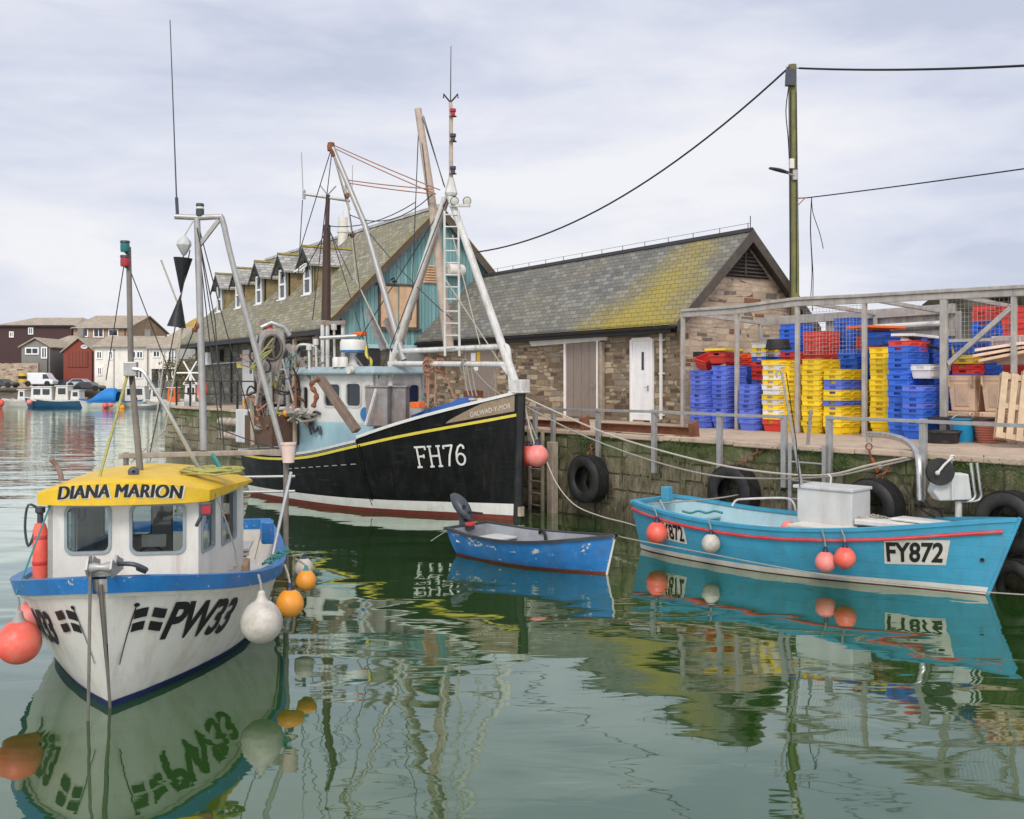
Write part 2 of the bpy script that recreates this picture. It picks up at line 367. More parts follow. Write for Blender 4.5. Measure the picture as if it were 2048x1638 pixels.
Mt["door"] = paint("taupe_door_paint", (0.24, 0.19, 0.155), 0.6, 0.1, 3, (0.15, 0.12, 0.1), 0.4, 2, 1)
Mt["whitedoor"] = paint("white_door_paint", (0.80, 0.79, 0.77), 0.45, 0.05, 3, (0.5, 0.47, 0.42), 0.35, 2, 1)
Mt["whitewash"] = paint("whitewashed_render", (0.75, 0.70, 0.61), 0.85, 0.1, 1.2, (0.48, 0.42, 0.33), 0.5, 0.8, 1, bstr=0.3)
Mt["pole"] = paint("mossy_timber_pole", (0.17, 0.17, 0.055), 0.85, 0.3, 3, (0.12, 0.085, 0.06), 0.8, 2.5, 1)
Mt["cageframe"] = paint("weathered_cage_frame", (0.36, 0.335, 0.30), 0.75, 0.22, 4, (0.19, 0.165, 0.135), 0.6, 3, 1, rust=0.3)
Mt["mastgrey"] = paint("grey_brown_mast", (0.17, 0.15, 0.125), 0.6, 0.25, 6, (0.09, 0.07, 0.05), 0.5, 4, 1)
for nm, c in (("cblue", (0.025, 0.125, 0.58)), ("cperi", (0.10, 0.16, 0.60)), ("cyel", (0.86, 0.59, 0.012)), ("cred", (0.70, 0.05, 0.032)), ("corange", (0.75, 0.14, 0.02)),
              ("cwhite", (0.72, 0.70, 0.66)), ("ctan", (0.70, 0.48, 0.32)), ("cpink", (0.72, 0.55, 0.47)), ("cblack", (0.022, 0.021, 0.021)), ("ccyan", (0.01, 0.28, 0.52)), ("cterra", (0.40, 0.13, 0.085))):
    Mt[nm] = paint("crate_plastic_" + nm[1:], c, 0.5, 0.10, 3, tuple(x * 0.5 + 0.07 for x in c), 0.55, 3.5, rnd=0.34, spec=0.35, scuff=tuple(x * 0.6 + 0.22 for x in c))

def glassmat(name, tint, refl=1.0):
    t = NT(name)
    fr = t.n("ShaderNodeFresnel"); fr.inputs[0].default_value = 1.5
    tr = t.n("ShaderNodeBsdfTransparent"); tr.inputs[0].default_value = (*tint, 1)
    gl = t.n("ShaderNodeBsdfGlossy"); gl.inputs["Roughness"].default_value = 0.03; gl.inputs["Color"].default_value = (0.9, 0.9, 0.9, 1)
    m = t.n("ShaderNodeMixShader"); t.l(t.math("MULTIPLY_ADD", fr.outputs[0], 1.0 * refl, True), m.inputs[0])
    t.t.nodes[-1].inputs[2].default_value = 0.03
    t.l(tr.outputs[0], m.inputs[1]); t.l(gl.outputs[0], m.inputs[2]); t.l(m.outputs[0], t.out.inputs[0])
    return t.m
Mt["glass"] = glassmat("clear_glass", (0.55, 0.6, 0.6))
t = NT("dark_window_glass"); Mt["darkglass"] = t.finish((0.018, 0.02, 0.022), 0.06, 0, None, spec=0.7)
t = NT("lamp_glass"); Mt["lampglass"] = t.finish((0.6, 0.6, 0.5), 0.15, 0, None)

def teal():
    t = NT("teal_board_cladding"); o, sp, uv = flat_uv(t)
    sv = t.n("ShaderNodeSeparateXYZ"); t.l(uv, sv.inputs[0])
    x = t.math("DIVIDE", sv.outputs[0], 0.17)
    fr = t.math("FRACT", x); fl = t.math("FLOOR", x)
    wn = t.n("ShaderNodeTexWhiteNoise", noise_dimensions="1D"); t.l(fl, wn.inputs["W"])
    cc = t.ramp(wn.outputs["Value"], [(0, (0.12, 0.25, 0.25)), (0.5, (0.18, 0.33, 0.33)), (1, (0.22, 0.38, 0.37))])
    st = t.noise(t.mapping(o, (6, 6, 0.35)), 2.5, 7, 0.7)
    cc = t.mix(t.math("MULTIPLY", t.ramp(st, [(0.45, 0), (0.7, 1)]), 0.6), cc, (0.10, 0.13, 0.115))
    g = t.ramp(fr, [(0.0, 1), (0.07, 0), (0.93, 0), (1, 1)])
    cc = t.mix(t.math("MULTIPLY", g, 0.7), cc, (0.03, 0.06, 0.06))
    return t.finish(cc, 0.75, 0, t.math("SUBTRACT", 1.0, g), 0.7, 0.02, 0.3)
Mt["teal"] = teal()
ST_TAN = [(0.0, (0.13, 0.085, 0.058)), (0.14, (0.33, 0.24, 0.15)), (0.3, (0.25, 0.185, 0.125)), (0.45, (0.44, 0.345, 0.225)), (0.6, (0.20, 0.135, 0.09)), (0.72, (0.55, 0.44, 0.30)), (0.86, (0.32, 0.265, 0.195))]
ST_PALE = [(0.0, (0.50, 0.37, 0.26)), (0.12, (0.62, 0.48, 0.34)), (0.3, (0.54, 0.41, 0.30)), (0.5, (0.66, 0.52, 0.38)), (0.76, (0.56, 0.43, 0.32)), (0.84, (0.25, 0.12, 0.07)), (0.92, (0.20, 0.165, 0.14))]
ST_GREY = [(0.0, (0.12, 0.115, 0.09)), (0.2, (0.17, 0.16, 0.125)), (0.4, (0.14, 0.13, 0.10)), (0.6, (0.22, 0.205, 0.16)), (0.8, (0.10, 0.095, 0.08))]
Mt["stone"] = stone("brown_rubble_stone", ST_TAN, (0.22, 0.185, 0.135))
Mt["stonepale"] = stone("buff_rubble_stone", ST_PALE, (0.48, 0.38, 0.28), 0.44, 0.13)
Mt["stonegrey"] = stone("grey_green_stone", ST_GREY, (0.12, 0.115, 0.09), 0.5, 0.16)
Mt["quaystone"] = stone("weedy_quay_stone", [(0.0, (0.20, 0.165, 0.105)), (0.25, (0.31, 0.265, 0.175)), (0.5, (0.23, 0.195, 0.13)), (0.75, (0.38, 0.325, 0.225))], (0.075, 0.066, 0.042), 0.9, 0.34, 0.02,
                        moss=(0.085, 0.125, 0.03), mossz=(0.30, -0.29), wet=0.12)
Mt["slate"] = slate("weathered_slate", (0.42, 0.32, 0.03), (-0.20, 0.52, 1.7), 0.2)
Mt["slatemoss"] = slate("mossy_slate", None, None, 1.0, ((0.18, 0.172, 0.115), (0.27, 0.25, 0.165), (0.38, 0.345, 0.25), (0.23, 0.215, 0.145)), 0.6)
Mt["slatepale"] = slate("pale_slate", None, None, 0.12, ((0.26, 0.255, 0.23), (0.4, 0.385, 0.35), (0.5, 0.48, 0.44), (0.33, 0.32, 0.29)), 0.15)
Mt["slatetan"] = slate("tan_slate", None, None, 0.15, ((0.40, 0.325, 0.235), (0.47, 0.385, 0.28), (0.54, 0.445, 0.33), (0.42, 0.345, 0.26)), 0.1)
def concrete(name, c, c2, boards=False):
    t = NT(name); o = t.obj()
    cc = t.mix(t.ramp(t.noise(o, 0.7, 8, 0.7), [(0.35, 0), (0.65, 1)]), c, c2)
    cc = t.mix(t.math("MULTIPLY", t.ramp(t.noise(o, 3.5, 6, 0.7), [(0.5, 0), (0.7, 1)]), 0.45), cc, (0.09, 0.08, 0.06))
    h = t.noise(o, 25, 5, 0.7)
    return t.finish(cc, 0.85, 0, h, 0.4, 0.01, 0.3)
Mt["deck"] = concrete("worn_quay_concrete", (0.50, 0.375, 0.275), (0.40, 0.31, 0.225))
Mt["ground"] = concrete("grey_ground", (0.22, 0.20, 0.17), (0.15, 0.14, 0.12))
Mt["mud"] = concrete("muddy_shore", (0.15, 0.125, 0.09), (0.09, 0.08, 0.06))
Mt["rock"] = concrete("dark_rock", (0.055, 0.05, 0.035), (0.10, 0.10, 0.06))
Mt["leaf"] = paint("moss_leaf", (0.045, 0.085, 0.016), 0.85, 0.5, 3, (0.10, 0.085, 0.03), 0.8, 1.5, rnd=0.0)
Mt["weed"] = paint("brown_seaweed", (0.11, 0.10, 0.05), 0.8, 0.4, 3)

# ---------------------------------------------------------------- sky and sun
wd = bpy.data.worlds.new("World"); scene.world = wd; wd.use_nodes = True
nt = wd.node_tree; nt.nodes.clear()
def wn(typ, **kw):
    n = nt.nodes.new(typ)
    for k, v in kw.items(): setattr(n, k, v)
    return n
SUN_EL, SUN_AZ = 43.0, 187.0                # azimuth clockwise from +Y: behind the camera
wo = wn("ShaderNodeOutputWorld"); bg = wn("ShaderNodeBackground"); sky = wn("ShaderNodeTexSky", sky_type="NISHITA", sun_disc=False)
sky.sun_elevation = R(SUN_EL); sky.sun_rotation = R(SUN_AZ); sky.air_density = 1.0; sky.dust_density = 2.0
tc = wn("ShaderNodeTexCoord"); mp = wn("ShaderNodeMapping"); mp.inputs["Scale"].default_value = (1.6, 1.0, 5.5); mp.inputs["Rotation"].default_value = (R(0), R(13), 0); mp.inputs["Location"].default_value = (0.35, 0.2, 0.45)
nz = wn("ShaderNodeTexNoise"); nz.inputs["Scale"].default_value = 1.15; nz.inputs["Detail"].default_value = 6; nz.inputs["Roughness"].default_value = 0.5; nz.inputs["Distortion"].default_value = 0.35
nt.links.new(tc.outputs["Generated"], mp.inputs[0]); nt.links.new(mp.outputs[0], nz.inputs["Vector"])
rp = wn("ShaderNodeValToRGB"); cr = rp.color_ramp
cr.elements[0].position = 0.36; cr.elements[0].color = (5.5, 5.95, 7.3, 1)
cr.elements[1].position = 0.63; cr.elements[1].color = (8.7, 8.65, 9.0, 1)
e = cr.elements.new(0.48); e.color = (7.1, 7.35, 8.4, 1)
nz2 = wn("ShaderNodeTexNoise"); nz2.inputs["Scale"].default_value = 5.5; nz2.inputs["Detail"].default_value = 7; nz2.inputs["Roughness"].default_value = 0.6; nz2.inputs["Distortion"].default_value = 0.5
nt.links.new(mp.outputs[0], nz2.inputs["Vector"])
ma = wn("ShaderNodeMath", operation="MULTIPLY_ADD"); ma.inputs[1].default_value = 0.22; nt.links.new(nz2.outputs["Fac"], ma.inputs[0])
mb_ = wn("ShaderNodeMath", operation="SUBTRACT"); mb_.inputs[1].default_value = 0.11; nt.links.new(nz.outputs["Fac"], mb_.inputs[0]); nt.links.new(mb_.outputs[0], ma.inputs[2])
nt.links.new(ma.outputs[0], rp.inputs[0])
mxn = wn("ShaderNodeMix", data_type="RGBA"); mxn.inputs[0].default_value = 0.93
nt.links.new(sky.outputs[0], mxn.inputs[6]); nt.links.new(rp.outputs[0], mxn.inputs[7])
# the overcast is brighter towards the sun, which stands behind the camera
sx = wn("ShaderNodeSeparateXYZ"); nt.links.new(tc.outputs["Generated"], sx.inputs[0])
m1 = wn("ShaderNodeMapRange"); m1.inputs["From Min"].default_value = 0.35; m1.inputs["From Max"].default_value = -0.8; m1.inputs["To Min"].default_value = 1.0; m1.inputs["To Max"].default_value = 1.7
nt.links.new(sx.outputs[1], m1.inputs[0])
ml = wn("ShaderNodeMix", data_type="RGBA", blend_type="MULTIPLY"); ml.inputs[0].default_value = 1
nt.links.new(mxn.outputs[2], ml.inputs[6]); nt.links.new(m1.outputs[0], ml.inputs[7])
nt.links.new(ml.outputs[2], bg.inputs[0]); bg.inputs[1].default_value = 0.1
nt.links.new(bg.outputs[0], wo.inputs[0])
ld = bpy.data.lights.new("sun", "SUN"); ld.energy = 1.9; ld.angle = R(18); ld.color = (1, 0.95, 0.88)
sun = bpy.data.objects.new("sun", ld); col.objects.link(sun)
az = R(SUN_AZ); sd = Vector((math.sin(az) * math.cos(R(SUN_EL)), math.cos(az) * math.cos(R(SUN_EL)), math.sin(R(SUN_EL))))
sun.rotation_euler = (-sd).to_track_quat("-Z", "Y").to_euler(); sun.location = (-10, -20, 30)
scene.view_settings.view_transform = "Standard"; scene.view_settings.look = "None"; scene.view_settings.exposure = 0.1; scene.view_settings.gamma = 1
scene.render.engine = "CYCLES"; scene.cycles.max_bounces = 8; scene.cycles.transparent_max_bounces = 12
try: scene.cycles.use_denoising = True
except Exception: pass
# ---------------------------------------------------------------- quay frame
Q0 = Vector((1.08, 25.2, 0)) * S; QD = Vector((0.6, -0.8, 0)); QN = Vector((0.8, 0.6, 0)); DECK = CAMZ - 1.3 * S
def Q(t, n, z=DECK): return Q0 + QD * t + QN * n + Vector((0, 0, z))
def tq(px, n):                              # place along the quay whose inland offset n is seen at photo column px
    k = (px - CX) / FPX; a = Q0 + QN * n
    return (k * a.y - a.x) / (QD.x - k * QD.y)
def QP(px, py, n): 
    t = tq(px, n); p = Q0 + QD * t + QN * n
    return Vector((p.x, p.y, CAMZ + (HOR - py) / FPX * p.y))
QYAW = math.atan2(QD.y, QD.x)
TL, TR = -30.3 * S, 24.0

# water
def water():
    t = NT("harbour_water"); o = t.obj(); sp = t.n("ShaderNodeSeparateXYZ"); t.l(o, sp.inputs[0])
    big = t.noise(t.mapping(o, (0.75, 1.25, 1)), 0.55, 1, 0.4, 0.9)
    mid = t.noise(t.mapping(o, (0.75, 1.8, 1), (3, 7, 0)), 1.9, 2, 0.5, 0.4)
    fine = t.noise(t.mapping(o, (0.3, 1.3, 1)), 2.0, 3, 0.55)
    # a breeze roughens the open water to the left and far away
    br = t.ramp(t.math("ADD", t.math("MULTIPLY_ADD", sp.outputs[0], -0.06, False), t.math("MULTIPLY", sp.outputs[1], 0.012)), [(0.02, 0), (0.75, 1)])
    for n in t.t.nodes:
        if n.type == "MATH" and n.operation == "MULTIPLY_ADD": n.inputs[2].default_value = -0.45
    patch = t.ramp(t.noise(o, 0.22, 2), [(0.35, 0.35), (0.65, 1.15)])
    h = t.math("MULTIPLY", t.math("ADD", t.math("MULTIPLY", big, 0.034), t.math("MULTIPLY", mid, 0.0034)), patch)
    h = t.math("ADD", h, t.math("MULTIPLY", t.math("MULTIPLY", fine, br), 0.011))
    swell = t.noise(t.mapping(o, (0.10, 0.42, 1), (5, 2, 0)), 1.0, 3, 0.6)
    h = t.math("ADD", h, t.math("MULTIPLY", t.math("MULTIPLY", swell, br), 0.032))
    b = t.n("ShaderNodeBump"); b.inputs["Strength"].default_value = 1.0; b.inputs["Distance"].default_value = 1.0; t.l(h, b.inputs["Height"])
    fr = t.n("ShaderNodeFresnel"); fr.inputs[0].default_value = 1.45; t.l(b.outputs[0], fr.inputs["Normal"])
    f = t.math("MULTIPLY_ADD", fr.outputs[0], 1.5, True); t.t.nodes[-1].inputs[2].default_value = 0.075
    df = t.n("ShaderNodeBsdfDiffuse"); t.l(t.mix(t.noise(o, 0.35, 3), (0.014, 0.047, 0.007), (0.021, 0.060, 0.010)), df.inputs[0])
    gl = t.n("ShaderNodeBsdfGlossy"); gl.inputs["Roughness"].default_value = 0.025; gl.inputs["Color"].default_value = (0.88, 0.96, 0.90, 1); t.l(b.outputs[0], gl.inputs["Normal"])
    m = t.n("ShaderNodeMixShader"); t.l(f, m.inputs[0]); t.l(df.outputs[0], m.inputs[1]); t.l(gl.outputs[0], m.inputs[2])
    t.l(m.outputs[0], t.out.inputs[0])
    return t.m
b = MB(); b.quad((-900, -60, 0), (900, -60, 0), (900, 1800, 0), (-900, 1800, 0))
tag(b.build("water", water()), kind="structure")

# quay: deck slab (ground) and its retaining wall
b = MB()
c = [Q(TR, 0.12), Q(TR, 60), Q(TL, 60), Q(TL, 0.12)]
b.quad(*c)
tag(b.build("quay_deck", Mt["deck"]), kind="structure")
root = thing("quay_wall", "weed covered stone quay wall below the crates and stone shed", "wall", Q(0, 0, 0), QYAW)
b = MB(root); n = 150; rows = []
for j in range(9):
    z = -0.6 + (DECK + 0.6) * j / 8; row = []
    for i in range(n + 1):
        x = TL + (TR - TL) * i / n
        d = 0.10 * mnoise.fractal(Vector((x * 0.9, z * 1.6, 0)), 0.8, 2.0, 4) + 0.05 * (1 - z / 1.7)
        row.append((x, -d, z))
    rows.append(row)
b.smooth = True; b.grid(rows)
b.build("wall_face", Mt["quaystone"], root, fix=False)
b = MB(root); rows = []
for j in range(4):
    row = []
    for i in range(61):
        y = 60 * i / 60; z = -0.6 + (DECK + 0.6) * j / 3
        row.append((TL - 0.05 + 0.1 * mnoise.noise(Vector((y, z, 3))), y, z))
    rows.append(row)
b.grid(rows); b.build("end_face", Mt["quaystone"], root, fix=False)
b = MB(root)                                # rough coping along the edge, in lengths
x = TL
random.seed(3)
while x < TR:
    w = random.uniform(1.1, 1.9); h = 0.05 + random.uniform(-0.008, 0.012)
    b.box((x + w / 2, 0.14 + random.uniform(-0.02, 0.02), DECK - 0.05 + h), (w - 0.02, 0.42, 0.1), random.uniform(-0.006, 0.006)); x += w
b.build("coping", Mt["deck"], root, bevel=0.02)
# hanging weed along the edge
def leaves(mb, c, r, n, s, down=0.0, rng=random):
    for _ in range(n):
        p = Vector(c) + Vector((rng.gauss(0, r[0]), rng.gauss(0, r[1]), rng.gauss(0, r[2])))
        a = Vector((rng.uniform(-1, 1), rng.uniform(-1, 1), rng.uniform(-1, 1) - down)).normalized()
        bb = a.orthogonal().normalized(); bb.rotate(Matrix.Rotation(rng.uniform(0, 6.28), 3, a)); k = s * rng.uniform(0.5, 1.4)
        mb.add([p, p + a * k * 0.5 + bb * k * 0.3, p + a * k, p + a * k * 0.5 - bb * k * 0.3], [(0, 1, 2, 3)])
b = MB(root); rg = random.Random(11)
for i in range(640):
    x = rg.uniform(-14, 14)
    dens = mnoise.noise(Vector((x * 0.55, 4.2, 0)))
    if dens < -0.05: continue
    dz = abs(rg.gauss(0, 0.20)) * (1 + dens)
    leaves(b, (x, -0.10, DECK - 0.07 - dz), (0.13, 0.03, 0.06), 34, 0.034, 1.6, rg)
m = b.build("hanging_moss", Mt["leaf"], root, fix=False); m["kind"] = "stuff"
b = MB(root)
for i in range(1500):
    x = rg.uniform(-13, 14); z = rg.uniform(0.15, 1.5); L = rg.uniform(0.12, 0.4); w = rg.uniform(0.012, 0.035)
    y = -0.11 - rg.uniform(0, 0.05)
    b.add([(x - w, y, z), (x + w, y, z), (x + w * 0.6, y - 0.02, z - L * 0.6), (x + rg.uniform(-.03, .03), y - 0.01, z - L)], [(0, 1, 2, 3)])
m = b.build("hanging_seaweed", Mt["weed"], root, fix=False); m["kind"] = "stuff"

# ---------------------------------------------------------------- quay furniture
# railings
def rail_section(pxs, pys, label):
    t0 = tq(pxs[0], -0.13); root = thing("quay_railing", label, "railing", Q(t0, -0.13, DECK - 0.9), QYAW, group="steel railings on the quay edge")
    tops = [QP(px, py, -0.17) for px, py in zip(pxs, pys)]
    for i, p in enumerate(tops):
        if i in (0, len(tops) - 1) and pxs[i] > 2048: continue
        b = MB(root); q = b.L(p)
        b.box((q.x, q.y, q.z - 0.62), (0.10, 0.012, 1.28)); b.box((q.x - 0.045, q.y + 0.04, q.z - 0.62), (0.012, 0.07, 1.28)); b.box((q.x + 0.045, q.y + 0.04, q.z - 0.62), (0.012, 0.07, 1.28))
        b.build("post", Mt["galv"], root, bevel=0.003)
    b = MB(root)
    for a, c in zip(tops[:-1], tops[1:]): b.beam(b.L(a) + Vector((0, 0, -0.02)), b.L(c) + Vector((0, 0, -0.02)), 0.05, 0.055)
    b.build("top_rail", Mt["galv"], root, bevel=0.004)
rail_section([1068, 1104, 1194, 1306, 1437, 1566], [815, 817, 819, 821, 827, 832], "long steel quay railing in front of the stone shed doors")
rail_section([1656, 1844, 2075], [833, 840, 850], "steel quay railing in front of the yellow and blue crates")

# ladder in the railing gap
root = thing("quay_ladder", "steel ladder fixed on the quay wall in the railing gap", "ladder", Q(tq(1610, -0.2), -0.2, 0.2), QYAW)
b = MB(root)
for px in (1580, 1648):
    p = b.L(QP(px, 905, -0.22)); b.box((p.x, p.y, 0.75), (0.07, 0.035, 1.9))
    b.build("stile", Mt["galv"], root, bevel=0.004) if px == 1580 else None
    if px == 1580: b = MB(root)
b.build("stile", Mt["galv"], root, bevel=0.004)
x0, x1 = MB(root).L(QP(1580, 905, -0.22)).x, MB(root).L(QP(1648, 905, -0.22)).x
for k in range(5):
    b = MB(root); b.bar((x0, -0.02, 0.1 + 0.32 * k), (x1, -0.02, 0.1 + 0.32 * k), 0.016); b.build("rung", Mt["galv"], root)
for px, top in ((1622, 820),):
    b = MB(root); p = b.L(QP(px, top, 0.1)); q = b.L(QP(px - 8, 905, 0.1)); b.tube([q, p], 0.03); b.build("grab_post", Mt["rustgrey"], root)

root = thing("timber_ladder", "narrow timber ladder on the quay wall beside the black bow", "ladder", Q(tq(1072, -0.15), -0.15, 0), QYAW)
for px in (1060, 1085):
    b = MB(root); p = b.L(QP(px, 900, -0.2)); b.box((p.x, p.y, 0.8), (0.06, 0.07, 2.0)); b.build("stile", Mt["wood"], root, bevel=0.005)
for k in range(6):
    b = MB(root); a = b.L(QP(1060, 900, -0.2)); c = b.L(QP(1085, 900, -0.2)); b.bar((a.x, a.y, 0.1 + 0.28 * k), (c.x, c.y, 0.1 + 0.28 * k), 0.018); b.build("rung", Mt["wood"], root)
root = thing("fender_pile", "thick timber fender pile on the quay wall right of the timber ladder", "timber post", Q(tq(1107, -0.2), -0.2, 0), QYAW)
b = MB(root); b.box((0, -0.03, 0.6), (0.2, 0.18, 2.0)); b.build("pile", Mt["wood"], root, bevel=0.015)

# bent handrail
root = thing("bent_handrail", "thick curved steel handrail bending down over the quay edge", "handrail", QP(1738, 868, 1.6) * 1.0, 0)
b = MB(root)
pts = [QP(1738, 868, 1.3), QP(1770, 870, 0.9), QP(1800, 877, 0.5), QP(1822, 889, 0.15), QP(1835, 908, -0.12), QP(1839, 940, -0.25), QP(1840, 1000, -0.28)]
b.tube([b.L(p) for p in smooth_path(pts, 5)], 0.055, 12); b.build("tube", Mt["steel"], root)
p = pts[0]; b = MB(root); b.bar(b.L(p), b.L(p) + Vector((0, 0, -0.15)), 0.055, n=12); b.build("foot", Mt["steel"], root)

# rusty beams lying along the edge
def rusty(px0, py0, px1, py1, label):
    a = QP(px0, py0, 0.22); c = QP(px1, py1, 0.22); a.z = c.z = DECK + 0.16
    root = thing("rusty_beam", label, "steel beam", a, QYAW, group="rusty beams along the quay edge")
    L = (c - a).length
    b = MB(root); b.box((L / 2, 0, 0.075), (L, 0.14, 0.014)); b.box((L / 2, 0, -0.075), (L, 0.14, 0.014)); b.box((L / 2, 0, 0), (L, 0.014, 0.136))
    b.build("girder", Mt["rust"], root)
    b = MB(root); b.box((L + 0.03, 0, 0.01), (0.05, 0.34, 0.38), 0.25, 0.22); b.build("end_plate", Mt["rust"], root, bevel=0.012)
rusty(1050, 846, 1168, 850, "short rusty steel beam on the quay edge by the timber ladder")
rusty(1202, 862, 1386, 868, "long rusty steel beam on the quay edge below the white door")

# tyres hung on the wall
def tyre(px, pyc, r, label, width=0.3, n=-0.3, chain=None, rx=0.0, z=None):
    r *= S; width *= S
    t = tq(px, n); c = Q(t, n, 0); c.z = z if z is not None else CAMZ + (HOR - pyc) / FPX * c.y
    root = thing("tyre_fender", label, "tyre", c, QYAW, rx=rx, group="tyres hung on the quay wall")
    b = MB(root); w = width / 2; k = r * 0.52
    prof = [(k, -w * 0.75), (k + 0.02, -w * 0.95), (r * 0.72, -w * 1.1), (r * 0.9, -w * 0.98), (r * 0.97, -w * 0.75)]
    for j in range(5):
        y = -w * 0.7 + w * 1.4 * j / 4
        prof += [(r, y - 0.018), (r, y + 0.018)] + ([(r - 0.02, y + 0.022), (r - 0.02, y + w * 0.35 - 0.022)] if j < 4 else [])
    prof += [(r * 0.97, w * 0.75), (r * 0.9, w * 0.98), (r * 0.72, w * 1.1), (k + 0.02, w * 0.95), (k, w * 0.75), (k + 0.05, w * 0.5), (r * 0.86, w * 0.5), (r * 0.88, 0), (r * 0.86, -w * 0.5), (k + 0.05, -w * 0.5), (k, -w * 0.75)]
    b.lathe(prof, (0, 0, 0), (0, 1, 0), 40)
    b.build("casing", Mt["rubber"], root, sharp=50)
    if chain:
        b = MB(root); top = Vector((0, 0, r * 0.8)); end = b.L(Q(t + chain[0], 0.05, DECK + 0.03))
        m = 7
        for i in range(m):
            p0 = top.lerp(end, i / m); p1 = top.lerp(end, (i + 1) / m); d = (p1 - p0); s = d.orthogonal().normalized() if i % 2 else d.cross(d.orthogonal()).normalized()
            q = [p0 + s * 0.03, p0.lerp(p1, 0.3) + s * 0.05, p1 - d * 0.1 + s * 0.03, p1 - d * 0.1 - s * 0.03, p0.lerp(p1, 0.3) - s * 0.05, p0 - s * 0.03]
            b.tube(q, 0.013, 6, closed=True)
        b.build("chain", Mt["rust"], root)
tyre(1176, 958, 0.57, "big tyre hanging nearest the black bow and timber ladder", 0.42, chain=(-0.1, 0))
tyre(1467, 985, 0.56, "big tyre with a rusty chain behind the blue boat's stern", 0.4, chain=(0.5, 0))
tyre(1748, 1015, 0.52, "big tyre behind the blue boat beside the grey engine box", 0.4, chain=(0.3, 0))
tyre(2018, 1045, 0.50, "upper big tyre on the quay wall behind the blue boat's bow", 0.4)
tyre(2030, 1160, 0.45, "lower tyre at the waterline behind the blue boat's bow", 0.36, z=0.08, n=-0.42)
# shackle on a ring
p = QP(1738, 893, -0.1)
root = thing("mooring_shackle", "rusty ring and orange painted shackle hanging over the quay edge", "shackle", p)
b = MB(root)
ring = [Vector((0.05 * math.cos(a), 0, 0.05 * math.sin(a))) for a in [i * PI / 6 for i in range(12)]]
b.tube(ring, 0.012, 6, closed=True); b.tube([(0, 0, -0.05), (0.02, -.02, -0.16), (0.05, -.03, -0.24)], 0.014, 6); b.build("ring", Mt["rust"], root)
b = MB(root); b.beam((0.03, -0.04, -0.18), (0.12, -0.06, -0.42), 0.09, 0.05); b.build("hook", paint("orange_rust", (0.33, 0.09, 0.03), 0.8, 0.3), root, bevel=0.01)
b = MB(root); b.lathe([(0.001, -.03), (0.06, -.03), (0.06, .03), (0.001, .03)], (0.15, -0.05, -0.34), (1, 0, 0.3), 14); b.build("roller", Mt["galv"], root)

# ---------------------------------------------------------------- utility pole and cables
PB = Vector((8.75 * S, 31.0 * S, DECK))
root = thing("utility_pole", "tall green stained timber utility pole behind the crates", "utility pole", PB, scale=S)
b = MB(root); b.tube([(0, 0, 0), (0.0, 0, 5), (-0.06, 0, 11.07)], 0.165, 16, 0.125); b.build("post", Mt["pole"], root)
b = MB(root); b.box((-0.16, -0.16, 10.62), (0.30, 0.16, 0.52), 0, 0, 0.05); b.build("junction_box", Mt["dkgrey"], root, bevel=0.02)
b = MB(root); b.box((-0.14, -0.2, 7.96), (0.14, 0.14, 0.3)); b.build("switch_box", Mt["cream"], root, bevel=0.01)
b = MB(root); b.tube(smooth_path([(-0.22, -0.17, 10.35), (-0.3, -0.15, 9.6), (-0.24, -0.17, 8.8), (-0.2, -0.16, 8.1)], 5), 0.016, 6); b.tube([(0.02, -0.16, 10.2), (0.02, -0.17, 4)], 0.014, 6); b.tube([(-0.15, -0.15, 10.2), (-0.17, -0.16, 0.5)], 0.018, 6); b.build("conduit", Mt["cable"], root)
b = MB(root); b.box((-0.03, -0.17, 7.62), (0.14, 0.1, 0.3)); b.tube([(-0.06, -0.2, 7.6), (-0.2, -0.25, 7.62), (-0.32, -0.28, 7.7)], 0.03, 8); b.build("lamp_bracket", Mt["galv"], root)
b = MB(root)
b.grid([[Vector((-0.25 - 0.6 * u, -0.3 + w * (0.10 + 0.05 * math.sin(PI * u)), 7.66 + 0.16 * u + 0.07 * (1 - w * w) * math.sin(PI * (0.15 + 0.8 * u)))) for w in (-1, -0.6, 0, 0.6, 1)] for u in [i / 6 for i in range(7)]])
b.build("lamp_head", Mt["dkgrey"], root, solid=0.03)
b = MB(root); b.tube([(0, 0, 6.93), (0.36, -0.1, 6.93)], 0.02, 6); b.tube([(0.1, 0, 6.7), (0.3, -0.08, 6.92)], 0.014, 6); b.build("cable_bracket", Mt["rust"], root)
b = MB(root); b.tube([(-0.26, -.02, 11.0), (0.26, -.02, 10.95)], 0.022, 6); b.build("insulator_arm", Mt["galv"], root)
top = PB + Vector((-0.15, -0.05, 11.0)) * S
def cable(name, pts, r, mat, label, cat="cable", group=None, n=6):
    b = MB(); b.tube(pts, r, n); return tag(b.build(name, mat), label, cat, group)
cable("overhead_cable", sag(top, W(955, 504, 42.0 * S), 1.0, 24), 0.028, Mt["cable"], "black overhead cable sloping from the pole top down to the teal gable")
tw = sag(PB + Vector((0.15, -0.05, 10.95)) * S, W(2800, 62, 16), 0.25, 40)
cable("overhead_cable", tw, 0.03, Mt["cable"], "thick black overhead cable running right from the pole top")
cable("overhead_cable", sag(PB + Vector((0.36, -0.1, 6.93)) * S, W(2800, 222, 16), 0.06, 16), 0.017, Mt["cable"], "thin overhead wire running right from halfway up the pole")
p = PB + Vector((0.5, -0.12, 6.95)) * S
b = MB(); rg = random.Random(5)
for dx, L in ((-0.03, 2.9), (0.02, 3.2), (0.33, 1.45)):
    b.tube(smooth_path([p, p + Vector((dx * .2 - .03, 0, -L * .3)), p + Vector((dx * .6 + .03, 0, -L * .7)), p + Vector((dx, 0, -L))], 5), 0.012, 5)
